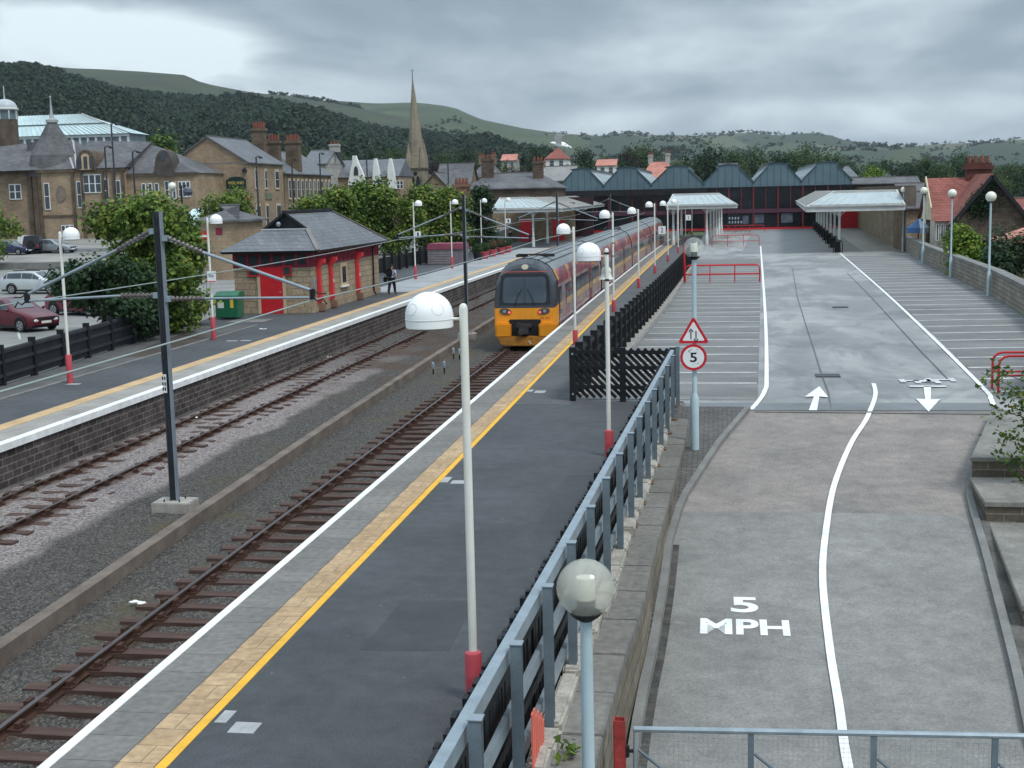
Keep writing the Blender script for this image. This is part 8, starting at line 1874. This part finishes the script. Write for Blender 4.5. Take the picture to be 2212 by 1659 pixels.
def person(label, loc, rz, h, shirt, trouser, hair=m_hair, stride=.0, armout=.0, lean=.0, cat='person', cap=False, sleeve=.45):
    t = thing('person', label, cat, loc, rz, None); t.scale = (h/1.75,)*3; s = stride
    ly = lean
    J = {'pel': ((0,0,.95),.13,.11),'sp': ((0,ly*.4,1.15),.125,.10),'ch': ((0,ly*.8,1.35),.165,.12),'nk': ((0,ly*1.05,1.50),.055,.055),'hd': ((0,ly*1.15+.01,1.60),.075,.085),'hd2': ((0,ly*1.2+.01,1.70),.07,.08)}
    E = [('pel','sp'),('sp','ch'),('ch','nk'),('nk','hd'),('hd','hd2')]
    for sd, sx in (('l',-1),('r',1)):
        f = s*sx; a = -s*sx*.6
        J['hp'+sd] = ((sx*.10,0,.90),.10,.10); J['kn'+sd] = ((sx*.11,f*.22+.03,.50),.062,.062); J['an'+sd] = ((sx*.11,f*.42-.02,.10),.042,.045); J['to'+sd] = ((sx*.12,f*.42+.16,.04),.04,.03)
        J['sh'+sd] = ((sx*.205,ly*.85,1.42),.068,.068); J['el'+sd] = ((sx*(.25+armout),a*.14+ly*.7-.02,1.14),.043,.043); J['wr'+sd] = ((sx*(.25+armout*1.2),a*.26+ly*.6+.07,.90),.03,.03); J['pm'+sd] = ((sx*(.245+armout*1.2),a*.28+ly*.6+.10,.83),.036,.022)
        E += [('pel','hp'+sd),('hp'+sd,'kn'+sd),('kn'+sd,'an'+sd),('an'+sd,'to'+sd),('ch','sh'+sd),('sh'+sd,'el'+sd),('el'+sd,'wr'+sd),('wr'+sd,'pm'+sd)]
        px, py, pz = J['pm'+sd][0]
        for k in range(4): J[f'f{k}'+sd] = ((px-sx*.012, py+.02-.018*k+.02, pz-.045-.012*(k in (1,2))),.008,.008); J[f'g{k}'+sd] = ((px-sx*.03, py+.03-.018*k, pz-.085-.012*(k in (1,2))),.007,.007); E += [('pm'+sd,f'f{k}'+sd),(f'f{k}'+sd,f'g{k}'+sd)]
        J['th'+sd] = ((px-sx*.03, py+.045, pz-.01),.009,.009); E.append(('pm'+sd,'th'+sd))
    b = skin('body', J, E, m_skin, t)
    def sub(keys, grow, edges, m, nm, extra={}):
        JJ = {k: (J[k][0], J[k][1]+grow, J[k][2]+grow) for k in keys}; JJ.update(extra); return skin(nm, JJ, edges, m, t)
    mid = lambda a, b_, u: tuple(np.array(J[a][0])*(1-u)+np.array(J[b_][0])*u)
    ex = {'sl'+q: (mid('sh'+q,'el'+q,.75 if sleeve < .6 else 1.0),.058,.058) for q in 'lr'}
    if sleeve >= .6: ex.update({'sm'+q: (mid('el'+q,'wr'+q,.9),.045,.045) for q in 'lr'})
    ed = [('sp','pel'),('sp','ch'),('ch','shl'),('ch','shr'),('shl','sll'),('shr','slr')]+([('sll','sml'),('slr','smr')] if sleeve >= .6 else [])
    sub(['sp','pel','ch','shl','shr'], .026, ed, shirt, 'shirt', ex)
    sub(['pel','hpl','hpr','knl','knr','anl','anr'], .030, [('pel','hpl'),('pel','hpr'),('hpl','knl'),('hpr','knr'),('knl','anl'),('knr','anr')], trouser, 'trousers')
    for q in 'lr': sub(['an'+q,'to'+q], .014, [('an'+q,'to'+q)], m_shoe, 'shoe')
    hx_, hy_, hz_ = J['hd2'][0]; MB().ball((hx_,hy_-.02,hz_+.005), (.085,.095,.085), 14, 10).build('hair', hair, t, True, world=False)
    fy_ = hy_+.085; mb = MB()
    for sx in (-1, 1): mb.ball((sx*.03, fy_-.008, 1.655), (.011,.008,.007), 8, 6)
    mb.build('eyes', m_ink, t, world=False); MB().ball((0, fy_+.006, 1.625), (.012,.018,.022), 8, 6).build('nose', m_skin, t, world=False); MB().ball((0, fy_-.006, 1.585), (.024,.008,.006), 8, 6).build('mouth', mat('lips', (.30,.11,.09), .6, .1, 3, 0), t, world=False)
    for sx in (-1, 1): MB().ball((sx*.082, hy_, 1.64), (.012,.022,.032), 8, 6).build('ear', m_skin, t, world=False)
    return t
m_jean = mat('black_trousers', (.012,.013,.018), .8, .2, 4, .1, 40); m_shirt = mat('pale_blue_shirt', (.36,.46,.66), .8, .1, 3, .06, 40)
q = at(847,636); rzm = R(-14)
person('man in a pale blue shirt and black trousers walking along the far platform', q, rzm, 1.72, m_shirt, m_jean, stride=.5, armout=.06, lean=.06)
def rot(x, y): return (q[0]+x*math.cos(rzm)-y*math.sin(rzm), q[1]+x*math.sin(rzm)+y*math.cos(rzm))
t = thing('backpack', 'black backpack worn on the back of the walking man', 'backpack', (q[0], q[1], 1.15), rzm); MB().obox((-.05,-.17,-.12), (.36,.20,.48)).build('bag', m_black, t, world=False, bevel=.06); MB().obox((-.05,-.29,-.08), (.26,.07,.22)).build('pocket', m_black, t, world=False, bevel=.02)
mb = MB()
for s in (-1, 1): mb.tube([(s*.13-.02,-.08,.35),(s*.14,.06,.33),(s*.15,.10,.15),(s*.14,-.05,-.05)], .022, 6)
mb.build('strap', m_black, t, world=False)
t = thing('shoulder_bag', 'dark bag hanging at the left side of the walking man', 'bag', (*rot(-.36,-.08), .72), rzm); MB().obox((0,0,0), (.16,.34,.30)).build('bag', m_black, t, world=False, bevel=.05); MB().tube([(0,-.1,.28),(.12,0,.66),(.0,.12,.28)], .014, 5).build('strap', m_black, t, world=False)
hv = mat('hi_vis_yellow', (.55,.80,.10), .7, .1, 3, 0); dk = mat('dark_navy_clothes', (.018,.02,.03), .8, .2, 4, 0); rd_ = mat('dull_pink_top', (.45,.18,.18), .8, .1, 3, 0); gy_ = mat('grey_coat', (.22,.22,.23), .8, .1, 3, 0)
def feet(px, py): return at(px, py)
for (px, py), rz, h, sh, tr_, lb in (((1253,504),R(170),1.75,hv,dk,'railway worker in a bright yellow jacket near the end of the left canopy'),((1128,520),R(60),1.7,rd_,dk,'person in a pink top standing by the first canopy column'),((1142,514),R(200),1.72,gy_,dk,'person in a grey coat in front of the dark red door'),((1103,527),R(150),1.7,dk,dk,'person in dark clothes beside the flower pots')):
    person(lb, feet(px,py), rz, h, sh, tr_, sleeve=.8)
# seagull in flight
bd = atY(1208,313,60); bird = thing('gull', 'white gull in flight with raised wings above the red roofs', 'bird', bd, R(0)); bird.rotation_euler = (R(6),R(4),R(-6))
m_gull = mat('gull_white', (.93,.94,.94), .6, .05, 8, 0); m_gullg = mat('gull_grey', (.62,.64,.66), .6, .1, 8, 0)
b = skin('body', {'c': ((.0,0,0),.075,.075),'n': ((-.14,0,.035),.055,.055),'h': ((-.24,0,.055),.045,.045),'bk': ((-.30,0,.045),.010,.010),'t': ((.18,0,-.02),.045,.035),'tt': ((.30,0,-.055),.012,.05)}, [('c','n'),('n','h'),('h','bk'),('c','t'),('t','tt')], m_gull, bird)
def wing(pts, nm):
    mb = MB(); top = [Vector(p) for p in pts]; n = len(top)//2; vs = top+[p+Vector((0,.0,-.012)) for p in top]; N2 = len(top)
    fs = [(i, i+1, N2-2-i, N2-1-i) for i in range(n-1)]; fs2 = [tuple(N2+k for k in f[::-1]) for f in fs]; rim = [(i, (i+1) % N2, N2+(i+1) % N2, N2+i) for i in range(N2)]
    mb.add(vs, fs+fs2+rim); return mb.build(nm, m_gull, bird, world=False)
wing([(-.10,-.04,.05),(-.12,-.22,.24),(-.03,-.34,.38),(.30,-.50,.36),(.16,-.36,.30),(.09,-.22,.19),(.12,-.04,.03)][:3]+[(.26,-.50,.355),(.24,-.47,.335),(.14,-.34,.27),(.10,-.22,.17),(.10,-.04,.03)], 'wing')
wing([(-.10,.04,.05),(-.08,.22,.10),(.08,.36,.06),(.30,.52,-.10),(.28,.48,-.11),(.20,.34,-.02),(.14,.22,.03),(.10,.04,.03)], 'wing')
bird.scale = (1.4,)*3

# ================================================================== air between the near things and the hills
hm = bpy.data.materials.new('haze'); hm.use_nodes = True; N = hm.node_tree.nodes; N.remove(N['Principled BSDF']); pv = N.new('ShaderNodeVolumePrincipled')
pv.inputs['Color'].default_value = (.82,.90,1,1); pv.inputs['Density'].default_value = 6.5e-5; pv.inputs['Anisotropy'].default_value = .2
hm.node_tree.links.new(pv.outputs[0], N['Material Output'].inputs['Volume'])
o = MB().box(-9500, -70, -6, 9500, 14500, 420).build('haze', hm); tag(o, 'thin blue grey haze lying over the valley', 'haze', kind='stuff')
